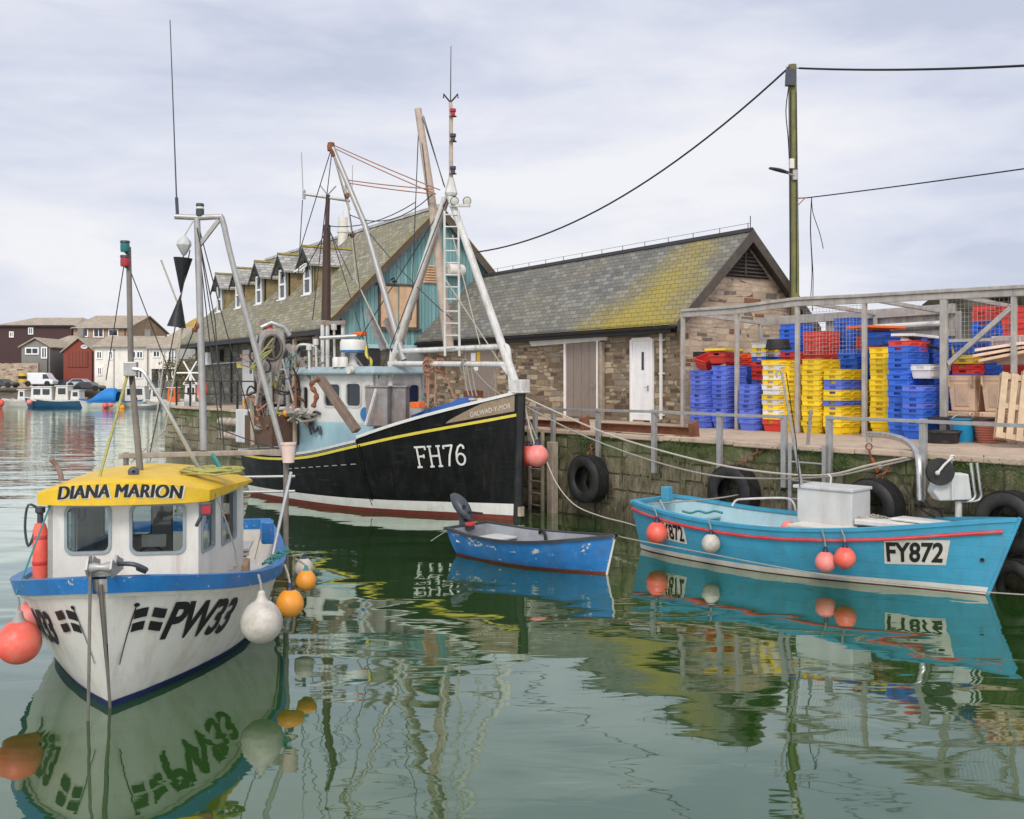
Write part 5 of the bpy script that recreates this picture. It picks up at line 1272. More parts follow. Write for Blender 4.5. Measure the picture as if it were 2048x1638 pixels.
def strokes(lines, w):                       # polylines drawn with a flat brush
    out = []
    for pl in lines:
        for a, c in zip(pl[:-1], pl[1:]):
            d = Vector((c[0] - a[0], c[1] - a[1])); l = d.length; d /= l; n = Vector((-d.y, d.x)) * w / 2; e = d * w * 0.25
            q = [(a[0] - e.x + n.x, a[1] - e.y + n.y), (a[0] - e.x - n.x, a[1] - e.y - n.y), (c[0] + e.x - n.x, c[1] + e.y - n.y), (c[0] + e.x + n.x, c[1] + e.y + n.y)]
            out.append(subdiv2d(q, [(0, 1, 2, 3)], 0.1))
    return out
def arc2(cx_, cy_, rx, ry, a0, a1, n=14): return [(cx_ + rx * math.cos(R(lerp(a0, a1, i / n))), cy_ + ry * math.sin(R(lerp(a0, a1, i / n)))) for i in range(n + 1)]

def cell_ring(b, f, cell, hole, rad, k=5):
    """flat wall cell with a rounded window hole; f maps (u, v) to a point. returns the hole outline"""
    (u0, v0, u1, v1), (a0, c0, a1, c1) = cell, hole
    out = []; 
    for (cx_, cy_, st) in ((a1 - rad, c1 - rad, 0), (a0 + rad, c1 - rad, 90), (a0 + rad, c0 + rad, 180), (a1 - rad, c0 + rad, 270)):
        for i in range(k): a = R(st + 90 * i / (k - 1)); out.append((cx_ + rad * math.cos(a), cy_ + rad * math.sin(a)))
    corners = [(u1, v1), (u0, v1), (u0, v0), (u1, v0)]; m = k // 2
    outer = []
    for q in range(4):
        for i in range(k):
            hu, hv = out[q * k + i]; cu, cv = corners[q]
            if i == m: outer.append((cu, cv))
            else:
                vert = (q in (0, 2)) == (i < m)
                outer.append((cu, hv) if vert else (hu, cv))
    n = len(out)
    b.add([f(*p) for p in outer] + [f(*p) for p in out], [(i, (i + 1) % n, n + (i + 1) % n, n + i) for i in range(n)])
    return out
def panel(root, f, w, h, holes, mat, name, parent, nrm, th=0.05, frame=None, pane=None, rad=0.07, fw_=0.035):
    """wall panel w x h in (u, v) with windows side by side; each gets a frame with a pane below it"""
    b = MB(root); holes = sorted(holes); xs = [0] + [(holes[i][2] + holes[i + 1][0]) / 2 for i in range(len(holes) - 1)] + [w]
    outs = []
    for i, hl in enumerate(holes):
        rr = min(rad, (hl[2] - hl[0]) * 0.45)
        outs.append(cell_ring(b, f, (xs[i], 0, xs[i + 1], h), hl, rr))
    wall = b.build(name, mat, parent, fix=False, solid=0)
    me = wall.data; bm = bmesh.new(); bm.from_mesh(me); bmesh.ops.remove_doubles(bm, verts=bm.verts, dist=1e-5)
    for fc in bm.faces:
        fc.normal_update()
        if fc.normal.dot(nrm) < 0: fc.normal_flip()
    bm.to_mesh(me); bm.free()
    mo = wall.modifiers.new("solid", "SOLIDIFY"); mo.thickness = th; mo.offset = -1
    for o2 in outs:
        pts = [f(*p) for p in o2]; c = sum(pts, Vector()) / len(pts)
        b = MB(root); n = len(pts); vs = []
        for k_, d in ((1 - 0.0, -0.01), (1, 0.014), (1.0, 0.014)):
            pass
        ru = [p + (p - c).normalized() * fw_ * 0.5 for p in pts]; ri = [p - (p - c).normalized() * fw_ * 0.5 for p in pts]
        vs = [p + nrm * 0.003 for p in ru] + [p + nrm * 0.016 for p in ru] + [p + nrm * 0.016 for p in ri] + [p - nrm * th * 0.6 for p in ri]
        b.add(vs, [(j * n + i, j * n + (i + 1) % n, (j + 1) * n + (i + 1) % n, (j + 1) * n + i) for j in range(3) for i in range(n)])
        fr = b.build("window_frame", frame, wall, fix=False)
        b = MB(root); b.add([p - nrm * th * 0.5 for p in ri], [tuple(range(n))]); b.build("window_pane", pane, wall, fix=False)
    return wall

ROPES = []
def rope(pts, r, mat, label, name="mooring_rope", group=None):
    b = MB(); b.tube(pts, r, 6); return tag(b.build(name, Mt[mat]), label, "rope", group)
def fender(c, r, mat, label, hang=None, neck="neck", group=None, tilt=(0, 0)):
    root = thing("fender_buoy", label, "fender", c, 0, tilt[0], tilt[1], group)
    b = MB(root); prof = [(max(r * math.sin(PI * i / 18) * (1 - 0.10 * max(0, -math.cos(PI * i / 18)) ** 2 * -1 if i < 9 else 1 - 0.09 * (i - 9) / 7), 1e-4), -r * (1.0 if i < 9 else 1.07) * math.cos(PI * i / 18)) for i in range(17)]
    prof[-1] = (r * 0.26, r * 1.02); b.lathe(prof, n=28); b.build("ball", Mt[mat], root)
    b = MB(root); b.lathe([(r * 0.42, r * 0.88), (r * 0.30, r * 1.02), (r * 0.2, r * 1.2), (r * 0.17, r * 1.42), (r * 0.08, r * 1.5), (1e-4, r * 1.5)], n=16); b.build("neck", Mt[neck], root)
    if hang is not None:
        b = MB(root); b.tube([Vector((0, 0, r * 1.45)), b.L(Vector(hang)).lerp(Vector((0, 0, r * 1.45)), 0.5) + Vector((0.01, -0.01, 0)), b.L(hang)], 0.012, 6); b.build("lanyard", Mt["ropegrey"], root)
    return root

# ================================================================ small white boat, DIANA MARION
DH = R(-80); DB = Vector((-3.68, 9.16, 0))
dm = thing("small_fishing_boat", "small white fishing boat with yellow cabin roof and blue gunwale, marked PW33", "fishing boat", DB, DH, R(0.0), 0)
H1 = Hull(dm, 6.0, [(0, 1.0), (0.3, 1.28), (0.55, 1.38), (0.7, 1.30), (0.8, 1.13), (0.88, 0.90), (0.95, 0.54), (0.985, 0.2), (1, 0.03)],
          [(0, 0.86), (0.4, 0.80), (0.6, 0.84), (0.75, 0.93), (0.88, 1.07), (1, 1.25)], [(0, 0.2), (0.4, 0.2), (0.62, 0.25), (0.77, 0.36), (0.9, 0.56), (1, 0.8)], -0.35, 0.38, 0.05)
hull1 = H1.shell("hull", Mt["hullwhite"])
dk1 = lambda t: 0.28 + 0.35 * max(0, t - 0.72) / 0.28
H1.inner("bulwark_lining", Mt["cream"], dk1, 0.06, hull1); H1.deck("deck", Mt["ltgrey"], dk1, 0.05, hull1)
H1.cap("gunwale", Mt["blue"], hull1, 0.07, 0.055, 0.02, 0.125)
H1.strip("waterline_band", Mt["navy"], hull1, lambda t: -0.05, lambda t: 0.065, off=0.006, transom=True)
H1.strip("rubbing_line", Mt["cream"], hull1, lambda t: H1.sheer(t) - 0.165, lambda t: H1.sheer(t) - 0.13, off=0.012)
b = MB(dm); pts = [H1.pt(1, z, 1) for z in [-.1 + 1.3 * i / 10 for i in range(11)]]
b.tube([Vector((p.x + 0.004, 0, p.z)) for p in pts], 0.014, 8); b.build("stem_band", Mt["mastgrey"], hull1)
# lettering and flags
def flag2d(s=1.0, mirror=False):
    sh = []
    def wavy(u, v): return (u + 0.12 * v, v + 0.018 * math.sin(u * 14))
    for (u0, u1) in ((0.0, 0.12), (0.17, 0.31)):
        for (v0, v1) in ((0.0, 0.085), (0.125, 0.215)):
            n = 6; vs = [wavy(lerp(u0, u1, i / n), v) for v in (v0, v1) for i in range(n + 1)]
            sh.append((vs, [(i, i + 1, n + 2 + i, n + 1 + i) for i in range(n)]))
    sh += strokes([[(-0.10, -0.30), (0.03, 0.25)]], 0.012)
    sh.append((arc2(0.035, 0.265, 0.026, 0.02, 0, 360, 12)[:-1], [tuple(range(12))]))
    if mirror: sh = [([(-u, v) for u, v in vs], [f[::-1] for f in fs]) for vs, fs in sh]
    return [([(u * s, v * s) for u, v in vs], fs) for vs, fs in sh]
tF = H1.find_t(262, 0.75, 1); H1.decal("flag_emblem", Mt["blk"], hull1, flag2d(1.0), tF, 0.70, 1, 0.009, slope=-0.10)
tP = H1.find_t(322, 0.62, 1); H1.decal("registration_lettering", Mt["blk"], hull1, [text2d("PW33", 0.49, 0.016, 0.25, 0.90, 0.95)], tP, 0.575, 1, 0.009, slope=-0.17)
tF = H1.find_t(165, 0.75, -1, 0.8); H1.decal("flag_emblem", Mt["blk"], hull1, flag2d(0.95, True), tF, 0.70, -1, 0.009, slope=0.05)
tx = text2d("PW33", 0.44, 0.016, 0.2, 0.80, 0.92); tP = H1.find_t(128, 0.62, -1, 0.8) - max(v[0] for v in tx[0]) / H1.arc(0.6, -1)[-1]; H1.decal("registration_lettering", Mt["blk"], hull1, [tx], tP, 0.44, -1, 0.009, zref=0.6, slope=0.09)
# bow roller
b = MB(dm); xb = 0.36
for y in (-0.10, 0.10): b.prism([(xb - 0.35, y, 1.27), (xb + 0.08, y, 1.27), (xb + 0.16, y, 1.36), (xb + 0.10, y, 1.44), (xb - 0.02, y, 1.38), (xb - 0.1, y, 1.44), (xb - 0.2, y, 1.40), (xb - 0.35, y, 1.36)], (0, 0.018, 0))
b.lathe([(1e-4, -0.09), (0.055, -0.09), (0.03, 0), (0.055, 0.09), (1e-4, 0.09)], (xb + 0.06, 0.009, 1.36), (0, 1, 0), 14)
b.box((xb - 0.2, 0.0, 1.278), (0.4, 0.2, 0.02)); b.build("bow_roller", Mt["galv"], dm)
b = MB(dm); b.tube(smooth_path([(xb - .1, 0.12, 1.36), (xb - 0.05, 0.26, 1.36), (xb - .1, 0.36, 1.30), (xb - 0.16, 0.28, 1.30), (xb - .2, 0.34, 1.26)], 5), 0.022, 6); b.build("roller_pin", Mt["dkgrey"], dm)
# cabin
FX, AX_, YS, YP, RZ, YA = -1.36, -3.2, -0.90, 0.60, 1.74, 0.90   # the port side opens out aft, from YP to YA
cabin = None
def pl(px, py, axis, val): return on_plane(dm, px, py, axis, val)
def hrect(pa, pb, ya, yb, axis, val):
    p, q = pl(pa, (ya + yb) / 2, axis, val), pl(pb, (ya + yb) / 2, axis, val); zt_, zb_ = pl((pa + pb) / 2, ya, axis, val).z, pl((pa + pb) / 2, yb, axis, val).z
    return p, q, zb_, zt_
z0 = 0.30
LS = math.hypot(FX - AX_, YA - YP); CS, SN = (FX - AX_) / LS, (YA - YP) / LS
def side_pt(px, py):                         # (distance aft along the port side, height) of a photo position
    inv = mx(dm).inverted(); o = inv @ Vector((0, 0, CAMZ)); d = inv.to_3x3() @ (W(px, py, 10) - Vector((0, 0, CAMZ))); n = Vector((SN, CS, 0))
    k = (Vector((FX, YP, 0)) - o).dot(n) / d.dot(n); p = o + d * k
    return ((p - Vector((FX, YP, 0))).dot(Vector((-CS, SN, 0))), p.z)
hs = []
for (pa, pb, ya, yb) in ((132, 220, 1011, 1106), (262, 369, 1009, 1106)):
    p, q, zb_, zt_ = hrect(pa, pb, ya, yb, 0, FX); hs.append((p.y - YS, zb_ - z0, q.y - YS, zt_ - z0))
nf = Vector((1, 0, 0)); front = panel(dm, lambda u, v: Vector((FX, YS + u, z0 + v)), YP - YS, RZ - z0, hs, Mt["white"], "cabin_front", dm, nf, 0.05, Mt["alu"], Mt["glass"], 0.075)
hs = []
for (pa, pb, ya, yb) in ((403, 428, 998, 1098), (443, 471, 984, 1082)):
    p, q = side_pt(pa, (ya + yb) / 2), side_pt(pb, (ya + yb) / 2); hs.append((p[0], side_pt((pa + pb) / 2, yb)[1] - z0, q[0], side_pt((pa + pb) / 2, ya)[1] - z0))
panel(dm, lambda u, v: Vector((FX - u * CS, YP + u * SN, z0 + v)), LS, RZ - z0, hs, Mt["white"], "cabin_side", dm, Vector((SN, CS, 0)), 0.05, Mt["alu"], Mt["glass"], 0.05)
panel(dm, lambda u, v: Vector((FX - u, YS, z0 + v)), FX - AX_, RZ - z0, [(0.35, 0.75, 1.0, 1.25)], Mt["white"], "cabin_side", dm, Vector((0, -1, 0)), 0.05, Mt["alu"], Mt["glass"], 0.06)
panel(dm, lambda u, v: Vector((AX_, YS + u, z0 + v)), YA - YS, RZ - z0, [(0.15, 0.8, 0.72, 1.3), (0.95, 0.05, 1.6, 1.32)], Mt["white"], "cabin_back", dm, Vector((-1, 0, 0)), 0.05, Mt["alu"], Mt["glass"], 0.06)
b = MB(dm); b.box((-1.62, (YS + YP) / 2, 0.92), (0.4, YP - YS - 0.12, 0.06)); b.build("dashboard", Mt["dkgrey"], front)
b = MB(dm); b.lathe([(0.15, -0.012), (0.165, 0), (0.15, 0.012), (0.138, 0), (0.15, -.012)], (-1.9, 0.02, 1.02), (1, 0, 0.5), 24); b.bar((-1.9, 0.02, 1.02), (-1.72, 0.02, 0.92), 0.02); b.build("steering_wheel", Mt["dkgrey"], front)
p = pl(308, 1083, 0, FX - .12)
b = MB(dm); b.box((FX - 0.12, p.y, p.z + 0.01), (0.006, 0.25, 0.13), 0, 0, -0.12); b.build("paper_notice", Mt["white"], front)
b = MB(dm); b.tube([(FX - .1, -0.62, 1.70), (FX - .1, -0.62, 1.56), (FX - .1, -0.59, 1.52), (FX - .1, -0.56, 1.56), (FX - .1, -0.56, 1.70)], 0.012, 6); b.build("cable_loop", Mt["cable"], front)
b = MB(dm); zz = side_pt(460, 1137)[1]; q = lambda u, w: (FX - u * CS + w * SN, YP + u * SN + w * CS, zz); b.tube([q(1.2, 0), q(1.2, .05), q(1.4, .05), q(1.4, 0)], 0.012, 6); b.build("grab_handle", Mt["steel"], dm)
# roof
def outline(n=22):
    o = []
    ys, yp, ypa, xf, xa = YS - 0.09, YP + 0.12, YA + 0.10, FX + 0.10, AX_ - 0.10
    for i in range(n + 1):
        k = i / n; y = lerp(ys, yp, k); o.append((xf + 0.17 * (1 - (2 * k - 1) ** 2) - 0.05 * abs(2 * k - 1) ** 8, y))
    for i in range(1, 7): o.append((lerp(o[n][0], xa, i / 6), lerp(yp, ypa, i / 6)))
    for i in range(1, 7): o.append((xa, lerp(ypa, ys, i / 6)))
    for i in range(1, 6): o.append((lerp(xa, o[0][0], i / 6), ys))
    return o
OUT = outline(); yc = (YS + YP) / 2 + 0.02; xc = (FX + AX_) / 2
def camber(y): return 0.115 * (1 - ((y - yc) / (YP - YS) * 1.8) ** 2)
b = MB(dm); rings = []
rings.append([Vector((lerp(xc, x, 0.95), lerp(yc, y, 0.95), RZ - 0.03)) for x, y in OUT])
rings.append([Vector((x, y, RZ - 0.02)) for x, y in OUT])
rings.append([Vector((x, y, RZ + 0.10 + camber(y))) for x, y in OUT])
for k in (0.96, 0.7, 0.4, 0.1): rings.append([Vector((lerp(xc, x, k), lerp(yc, y, k), RZ + 0.115 + (0.02 if k < .9 else 0.004) + camber(lerp(yc, y, k)))) for x, y in OUT])
b.smooth = True; b.grid([r_ + [r_[0]] for r_ in rings]); b.smooth = False
b.add(rings[0], [tuple(range(len(OUT)))[::-1]]); b.add(rings[-1], [tuple(range(len(OUT)))])
roof = b.build("cabin_roof", Mt["yellow"], dm, merge=True, sharp=40)
def front_x(y):
    pts_ = OUT[:23]
    for (xa, ya), (xb_, yb) in zip(pts_[:-1], pts_[1:]):
        if ya <= y <= yb: return lerp(xa, xb_, (y - ya) / (yb - ya))
    return pts_[0][0]
def roof_text(nm, mat, size, bold, off, dz=0.0, du=0.0):
    vs, fs = text2d("DIANA MARION", size, 0, 0.18, 0.96, 1.03, 0.04)
    wd = max(v[0] for v in vs); tot = 1.22
    b = MB(dm)
    y0 = YS + 0.15
    for k in (-1, 0, 1):                    # three passes of the brush
        b.add([Vector((front_x(min(y0 + u * tot / wd + du, YP + .1)) + off + 0.0007 * k, y0 + u * tot / wd + du + bold * k, RZ + 0.045 + v + dz + 0.35 * (camber(y0 + u) - 0.06))) for u, v in vs], fs)
    b.build(nm, mat, roof, fix=False)
roof_text("name_shadow", Mt["white"], 0.195, 0.010, 0.004, -0.010, 0.012)
roof_text("name_lettering", Mt["blk"], 0.195, 0.008, 0.012)
# mast on the roof
def mp_(px, py, Y): return MB(dm).L(W(px, py, Y))
mast = MB(dm); mast.tube([mp_(281, 950, 11.2), mp_(262, 735, 11.2), mp_(257, 494, 11.2)], 0.038, 12, 0.028); mast_o = mast.build("mast", Mt["mastgrey"], dm)
for py, m, nm in ((495, "lampgreen", "green_lamp"), (524, "lampred", "red_lamp")):
    if m not in Mt: Mt[m] = paint(m, (0.01, 0.13, 0.12) if "green" in m else (0.35, 0.02, 0.03), 0.25, 0.1, 8)
    c = mp_(250, py, 11.15)
    b = MB(dm); b.lathe([(1e-4, -0.05), (0.045, -0.05), (0.05, -0.03), (0.05, 0.03), (0.045, 0.05), (1e-4, 0.055)], c, n=14); b.build(nm, Mt[m], mast_o)
    b = MB(dm); b.lathe([(1e-4, 0.052), (0.055, 0.052), (0.05, 0.075), (1e-4, 0.08)], c, n=14); b.bar(c + Vector((0, 0, -.05)), c + Vector((0, 0.05, -0.07)), 0.015); b.build("lamp_cap", Mt["dkgrey"], mast_o)
b = MB(dm); b.box(mp_(262, 738, 11.15), (0.12, 0.14, 0.16)); b.build("mast_bracket", Mt["galv"], mast_o, bevel=0.01)
b = MB(dm); b.tube(smooth_path([mp_(266, 738, 11.1), mp_(285, 742, 11.1), mp_(300, 765, 11.1), mp_(345, 840, 11.2), mp_(402, 946, 11.4)], 5), 0.022, 8); b.build("mast_stay_tube", Mt["steel"], mast_o)
b = MB(dm); b.tube([mp_(256, 745, 11.15), mp_(228, 850, 10.9), mp_(196, 965, 10.6)], 0.016, 6); b.build("mast_stay_tube", Mt["ropegreen"], mast_o)
b = MB(dm); b.tube([mp_(262, 745, 11.15), mp_(263, 780, 11.2), mp_(272, 800, 11.2)], 0.02, 6)
for a, c in (((248, 530), (212, 760)), ((262, 545), (345, 760))): b.tube([mp_(*a, 11.2), mp_(*c, 11.6)], 0.006, 5)
b.build("rigging_wire", Mt["wire"], mast_o)
for px, py, rot in ((268, 945, 0),):
    b = MB(dm); c = mp_(px, py, 10.7); b.lathe([(1e-4, 0), (0.045, 0), (0.05, 0.03), (0.06, 0.05), (0.02, 0.055), (1e-4, 0.03)], c, (0.9, 0.1, 0.2), 16); b.build("horn", Mt["dkgrey"], roof)
b = MB(dm); b.tube(smooth_path([mp_(123, 962, 10.7), mp_(120, 945, 10.7), mp_(112, 930, 10.7), mp_(102, 918, 10.65)], 4), 0.028, 10); b.build("exhaust_pipe", Mt["rustgrey"], roof)
# aft gantry
GY = 13.4
gp = lambda px, py, d=0: mp_(px, py, GY + d)
gan = MB(dm); gan.beam(gp(238, 912), gp(592, 903), 0.08, 0.07); gan_o = gan.build("gantry_beam", Mt["wood"], dm, bevel=0.012)
for px in (252, 572):
    a = gp(px, 905); b = MB(dm); b.tube([a, Vector((a.x + 0.02, a.y, 0.35))], 0.036, 10); b.build("gantry_post", Mt["mastgrey"], dm)
b = MB(dm); b.tube([gp(408, 900), gp(401, 650), gp(394, 436)], 0.05, 12, 0.042); gm = b.build("gantry_mast", Mt["galv"], dm)
b = MB(dm); b.tube(smooth_path([gp(350, 433), gp(400, 435), gp(436, 434), gp(446, 444), gp(470, 545), gp(572, 925)], 4), 0.038, 10); b.build("gantry_leg", Mt["galv"], dm)
b = MB(dm); b.beam(gp(438, 440), gp(398, 492), 0.05, 0.05); b.build("gantry_strut", Mt["galv"], gm)
b = MB(dm); c = gp(400, 428); b.lathe([(1e-4, -.03), (0.05, -.03), (0.055, 0.02), (0.05, 0.10), (0.055, 0.11), (0.05, 0.14), (1e-4, 0.14)], c, n=16); b.build("masthead_lamp", Mt["dkgrey"], gm)
b = MB(dm); b.lathe([(0.052, 0.03), (0.052, 0.095)], c, n=16); b.build("lamp_lens", Mt["lampglass"], gm)
b = MB(dm); b.tube([gp(355, 432), gp(353, 395)], 0.022, 8); b.tube([gp(353, 395), gp(340, 40)], 0.010, 6, 0.006); b.build("whip_aerial", Mt["dkgrey"], gm)
b = MB(dm); c = gp(368, 490); b.lathe([(1e-4, -0.15), (0.03, -0.13), (0.10, 0.0), (0.09, 0.05), (0.03, 0.12), (1e-4, 0.13)], c, n=8); b.bar(c + Vector((0, 0, .12)), gp(386, 442), 0.012); b.build("radar_reflector", Mt["ltgrey"], gm)
b = MB(dm)
for a in (0, PI / 2, PI / 4, 3 * PI / 4): pass
c = gp(361, 588)
up = (gp(366, 516) - c); dn = (gp(353, 654) - c)
b.lathe([(1e-3, 0), (0.125, up.length)], c, up.normalized(), 20, True); b.lathe([(1e-3, 0), (0.125, dn.length)], c, dn.normalized(), 20, True); ds = b.build("cone_day_shape", Mt["blk"], gm)
b = MB(dm); b.tube([gp(368, 505), gp(366, 516)], 0.008, 5); b.tube([gp(392, 445), gp(430, 640, -.6), gp(448, 900, -1)], 0.008, 5)
for a, c_, d in (((397, 470), (450, 800), 0.3), ((397, 480), (442, 880), 0.2), ((398, 455), (520, 905), 0.0), ((380, 500), (300, 905), -0.2), ((395, 640), (345, 760), 1.2), ((420, 850), (590, 905), 0.0)): b.tube(sag(gp(*a), gp(*c_, d), 0.03, 8), 0.008, 5)
b.build("gantry_rigging", Mt["wire"], gm)
b = MB(dm); b.tube([gp(385, 660), gp(400, 660)], 0.03, 8); b.lathe([(0.02, -.02), (0.06, -.02), (0.06, .02), (0.02, .02)], gp(396, 652), (0, 1, 0), 14); b.build("pulley", Mt["rust"], gm)
b = MB(dm); b.tube([gp(322, 520), gp(368, 640), gp(330, 860), gp(262, 925)], 0.012, 6); b.tube(sag(gp(330, 700), gp(300, 925), .05, 6), 0.01, 5); b.build("halyard", Mt["rope"], gm)
b = MB(dm)
for z_, x_ in ((1.75, 0.0), (1.55, 0.05)): b.tube([gp(240, 935) * 1.0 + Vector((0, 0, z_ - 1.9)), gp(590, 930) + Vector((0, 0, z_ - 1.9))], 0.018, 8)
b.build("gantry_rail", Mt["galv"], dm)
b = MB(dm); b.tube([mp_(582, 945, 13.0), mp_(545, 1110, 12.2)], 0.022, 8); b.build("shiny_rod", Mt["steel"], dm)
# aft deck gear
b = MB(dm)
for k in range(5): b.box((-3.7 - 0.05 * k, 0.55 + 0.02 * k, 0.62 + 0.05 * k), (0.7, 0.62, 0.035), 0.08 * (k % 2))
b.build("stacked_boards", Mt["cream"], dm, bevel=0.006)
b = MB(dm); b.box((-3.35, 0.75, 0.5), (0.5, 0.4, 0.42)); b.build("fish_box", Mt["ply"], dm, bevel=0.015)
b = MB(dm); b.prism([(-4.35, 1.02, 0.8), (-4.1, 1.06, 0.8), (-4.1, 1.22, 0.8), (-4.35, 1.2, 0.8)], (0, 0, 0.3)); b.build("corner_post", Mt["blue"], hull1, bevel=0.02)
b = MB(dm); p = pl(404, 1018, 1, YP + 0.06); b.box((p.x, YP + 0.1, p.z), (0.12, 0.12, 0.13)); b.bar((p.x, YP + .05, p.z - .08), (p.x, YP, p.z - .18), 0.02); b.build("side_lamp", Mt["dkgrey"], dm, bevel=0.015)
b = MB(dm); b.box((p.x + 0.062, YP + 0.11, p.z), (0.012, 0.09, 0.08)); b.build("side_lamp_lens", Mt["lampred"], dm)
p = mp_(102, 1100, 10.5)
root = thing("red_canister", "red cylindrical canister strapped upright on the white cabin's left side", "canister", dm.matrix_basis @ Vector((-1.5, YS - 0.11, 0.92)))
b = MB(root); b.lathe([(1e-4, 0), (0.07, 0.01), (0.075, 0.05), (0.075, 0.5), (0.05, 0.58), (1e-4, 0.6)], n=20); b.build("body", Mt["fred"], root)
b = MB(root); b.lathe([(0.03, 0.58), (0.03, 0.68), (0.05, 0.70), (0.05, 0.75), (1e-4, 0.76)], n=12); b.tube(smooth_path([(0, 0, .72), (-.1, -.05, .78), (-.14, -.04, .55), (-.1, -.05, .35), (-.03, -.05, .5)], 4), 0.014, 6); b.build("valve_hose", Mt["dkgrey"], root)
b = MB(root)
for z in (0.15, 0.42):
    b = MB(root); b.lathe([(0.077, z), (0.08, z + .01), (0.08, z + .03), (0.077, z + .04)], n=20); b.build("strap", Mt["red"], root)
# rope coil on the roof
cc = W(425, 944, 11.3); root = thing("rope_coil", "olive rope heaped on the yellow cabin roof", "rope", Vector((cc.x, cc.y, RZ + 0.2)))
b = MB(root); rg = random.Random(4); pts = []
for i in range(150):
    a = i * 0.42; r_ = 0.14 + 0.13 * abs(math.sin(i * 0.13)) + rg.uniform(-.02, .02); pts.append((1.25 * r_ * math.cos(a), r_ * math.sin(a), 0.015 + 0.05 * (i / 150) + rg.uniform(-.008, .012)))
b.tube(pts, 0.013, 6); b.build("coil", Mt["ropegreen"], root)
b = MB(root); b.tube(smooth_path([(0.1, 0, 0.05), (0.02, .02, 0.14), (0.0, 0, 0.22), (0.08, -.05, 0.12), (0.14, -.08, 0.0)], 4), 0.02, 6); b.build("teal_tail", Mt["ropeteal"], root)
c = W(577, 925, 13.3); root = thing("pale_bucket", "pinkish white bucket hung at the end of the gantry beam", "bucket", c)
b = MB(root); b.lathe([(1e-4, 0), (0.075, 0), (0.095, 0.24), (0.105, 0.24), (0.105, 0.265), (0.085, 0.265), (0.07, 0.02), (1e-4, 0.02)], n=24); b.build("body", Mt["cpink"], root)
# fenders
fender(W(38, 1285, 9.35), 0.2, "fred", "big red ball fender at the left edge, by the white boat's bow", W(36, 1195, 9.6), "dkgrey2" if "dkgrey2" in Mt else "neckgrey", "fenders along the small white boat")
fender(W(64, 1232, 9.9), 0.15, "fpink", "pink red ball fender tucked behind the big red one", W(50, 1190, 10.0), "neck", "fenders along the small white boat")
fender(W(523, 1244, 9.95), 0.21, "fwhite", "large grubby white ball fender on the white boat's side", W(517, 1150, 10.15), "fwhite", "fenders along the small white boat")
fender(W(580, 1207, 10.7), 0.148, "forange", "nearer orange ball fender, just behind the large white one", W(570, 1130, 11.0), "neck", "fenders along the small white boat")
fender(W(612, 1161, 11.5), 0.118, "forange", "farther orange ball fender by the blue corner post", W(592, 1118, 11.7), "ropeteal", "fenders along the small white boat")
fender(W(608, 1136, 12.6), 0.12, "fwhite", "small white ball fender with blue neck behind the orange ones", W(590, 1110, 12.6), "neck", "fenders along the small white boat")
rope([W(181, 1112, 8.72), W(180, 1180, 8.7), W(177, 1400, 8.75), W(175, 1475, 8.85)], 0.014, "mastgrey", "old rope hanging straight from the white boat's bow roller into the water")
rope([W(101, 1008, 10.3), W(70, 1090, 9.9), W(32, 1190, 9.6)], 0.01, "ropeteal", "thin green line from the yellow roof corner down to the gunwale", "lashing_line")
rope([W(430, 985, 10.8), W(455, 1050, 10.9), W(470, 1100, 11.0), W(475, 1135, 11.0)], 0.008, "ropegrey", "thin line hanging from the yellow roof beside the cabin windows", "lashing_line")
b = MB(); rg = random.Random(9); pts = []
for i in range(60):
    a = i * 0.9; c = W(lerp(530, 575, i / 59), lerp(1128, 1098, i / 59) , 11.2); pts.append(c + Vector((0.05 * math.cos(a), 0.04 * math.sin(a), 0.02 * math.sin(a * 1.7))))
b.tube(pts, 0.009, 5); tag(b.build("lashing_line", Mt["ropeteal"]), "tangled green rope on the white boat's blue gunwale corner", "rope")
# ================================================================ black trawler FH76
FHB = Vector((0.10, 21.4, 0)); FHA = math.atan2(-0.656, 0.754)
fh = thing("trawler", "black hulled trawler FH76 with white and pale blue wheelhouse and white gantry", "trawler", FHB, FHA)
TS = 0.615
def raise_(t): return (0.13 + 0.30 * max(0, (t - TS)) / (1 - TS)) if t >= TS else 0.05
H2 = Hull(fh, 8.5, [(0, 1.15), (0.15, 1.45), (0.45, 1.70), (0.65, 1.62), (0.8, 1.22), (0.9, 0.75), (0.97, 0.27), (1, 0.06)],
          [(0, 1.12), (0.2, 1.12), (0.4, 1.25), (0.6, 1.57), (0.75, 1.85), (0.9, 2.12), (1, 2.32)], [(0, 0.22), (0.5, 0.2), (0.7, 0.32), (0.85, 0.5), (0.95, 0.62), (1, 0.6)], -0.4, 0.10, 0.12, raise_)
hts = [i / 60 for i in range(61)]; hts = sorted(set([t for t in hts if abs(t - TS) > 0.004] + [TS - 0.0005, TS]))
hull2 = H2.shell("hull", Mt["black"], ts=hts)
yl = lambda t: pw(H2.sh, t) - 0.06
dk2 = lambda t: pw(H2.sh, t) - 0.45
H2.inner("bulwark_lining", Mt["grey"], dk2, 0.08, hull2, ts=hts); H2.deck("deck", Mt["wood"], dk2, 0.06, hull2)
H2.strip("yellow_line", Mt["ystripe"], hull2, lambda t: yl(t) - 0.03, lambda t: yl(t) + 0.03, off=0.010, transom=True)
H2.strip("white_boot_top", Mt["white"], hull2, lambda t: 0.10, lambda t: 0.35 - 0.10 * (1 - t), off=0.007, transom=True)
H2.strip("red_bottom", Mt["bottomred"], hull2, lambda t: -0.2, lambda t: 0.10, off=0.0075, transom=True)
H2.cap("white_capping", Mt["white"], hull2, 0.10, 0.035, 0.03, 0.035, TS, 1.0, 50, 0, False)
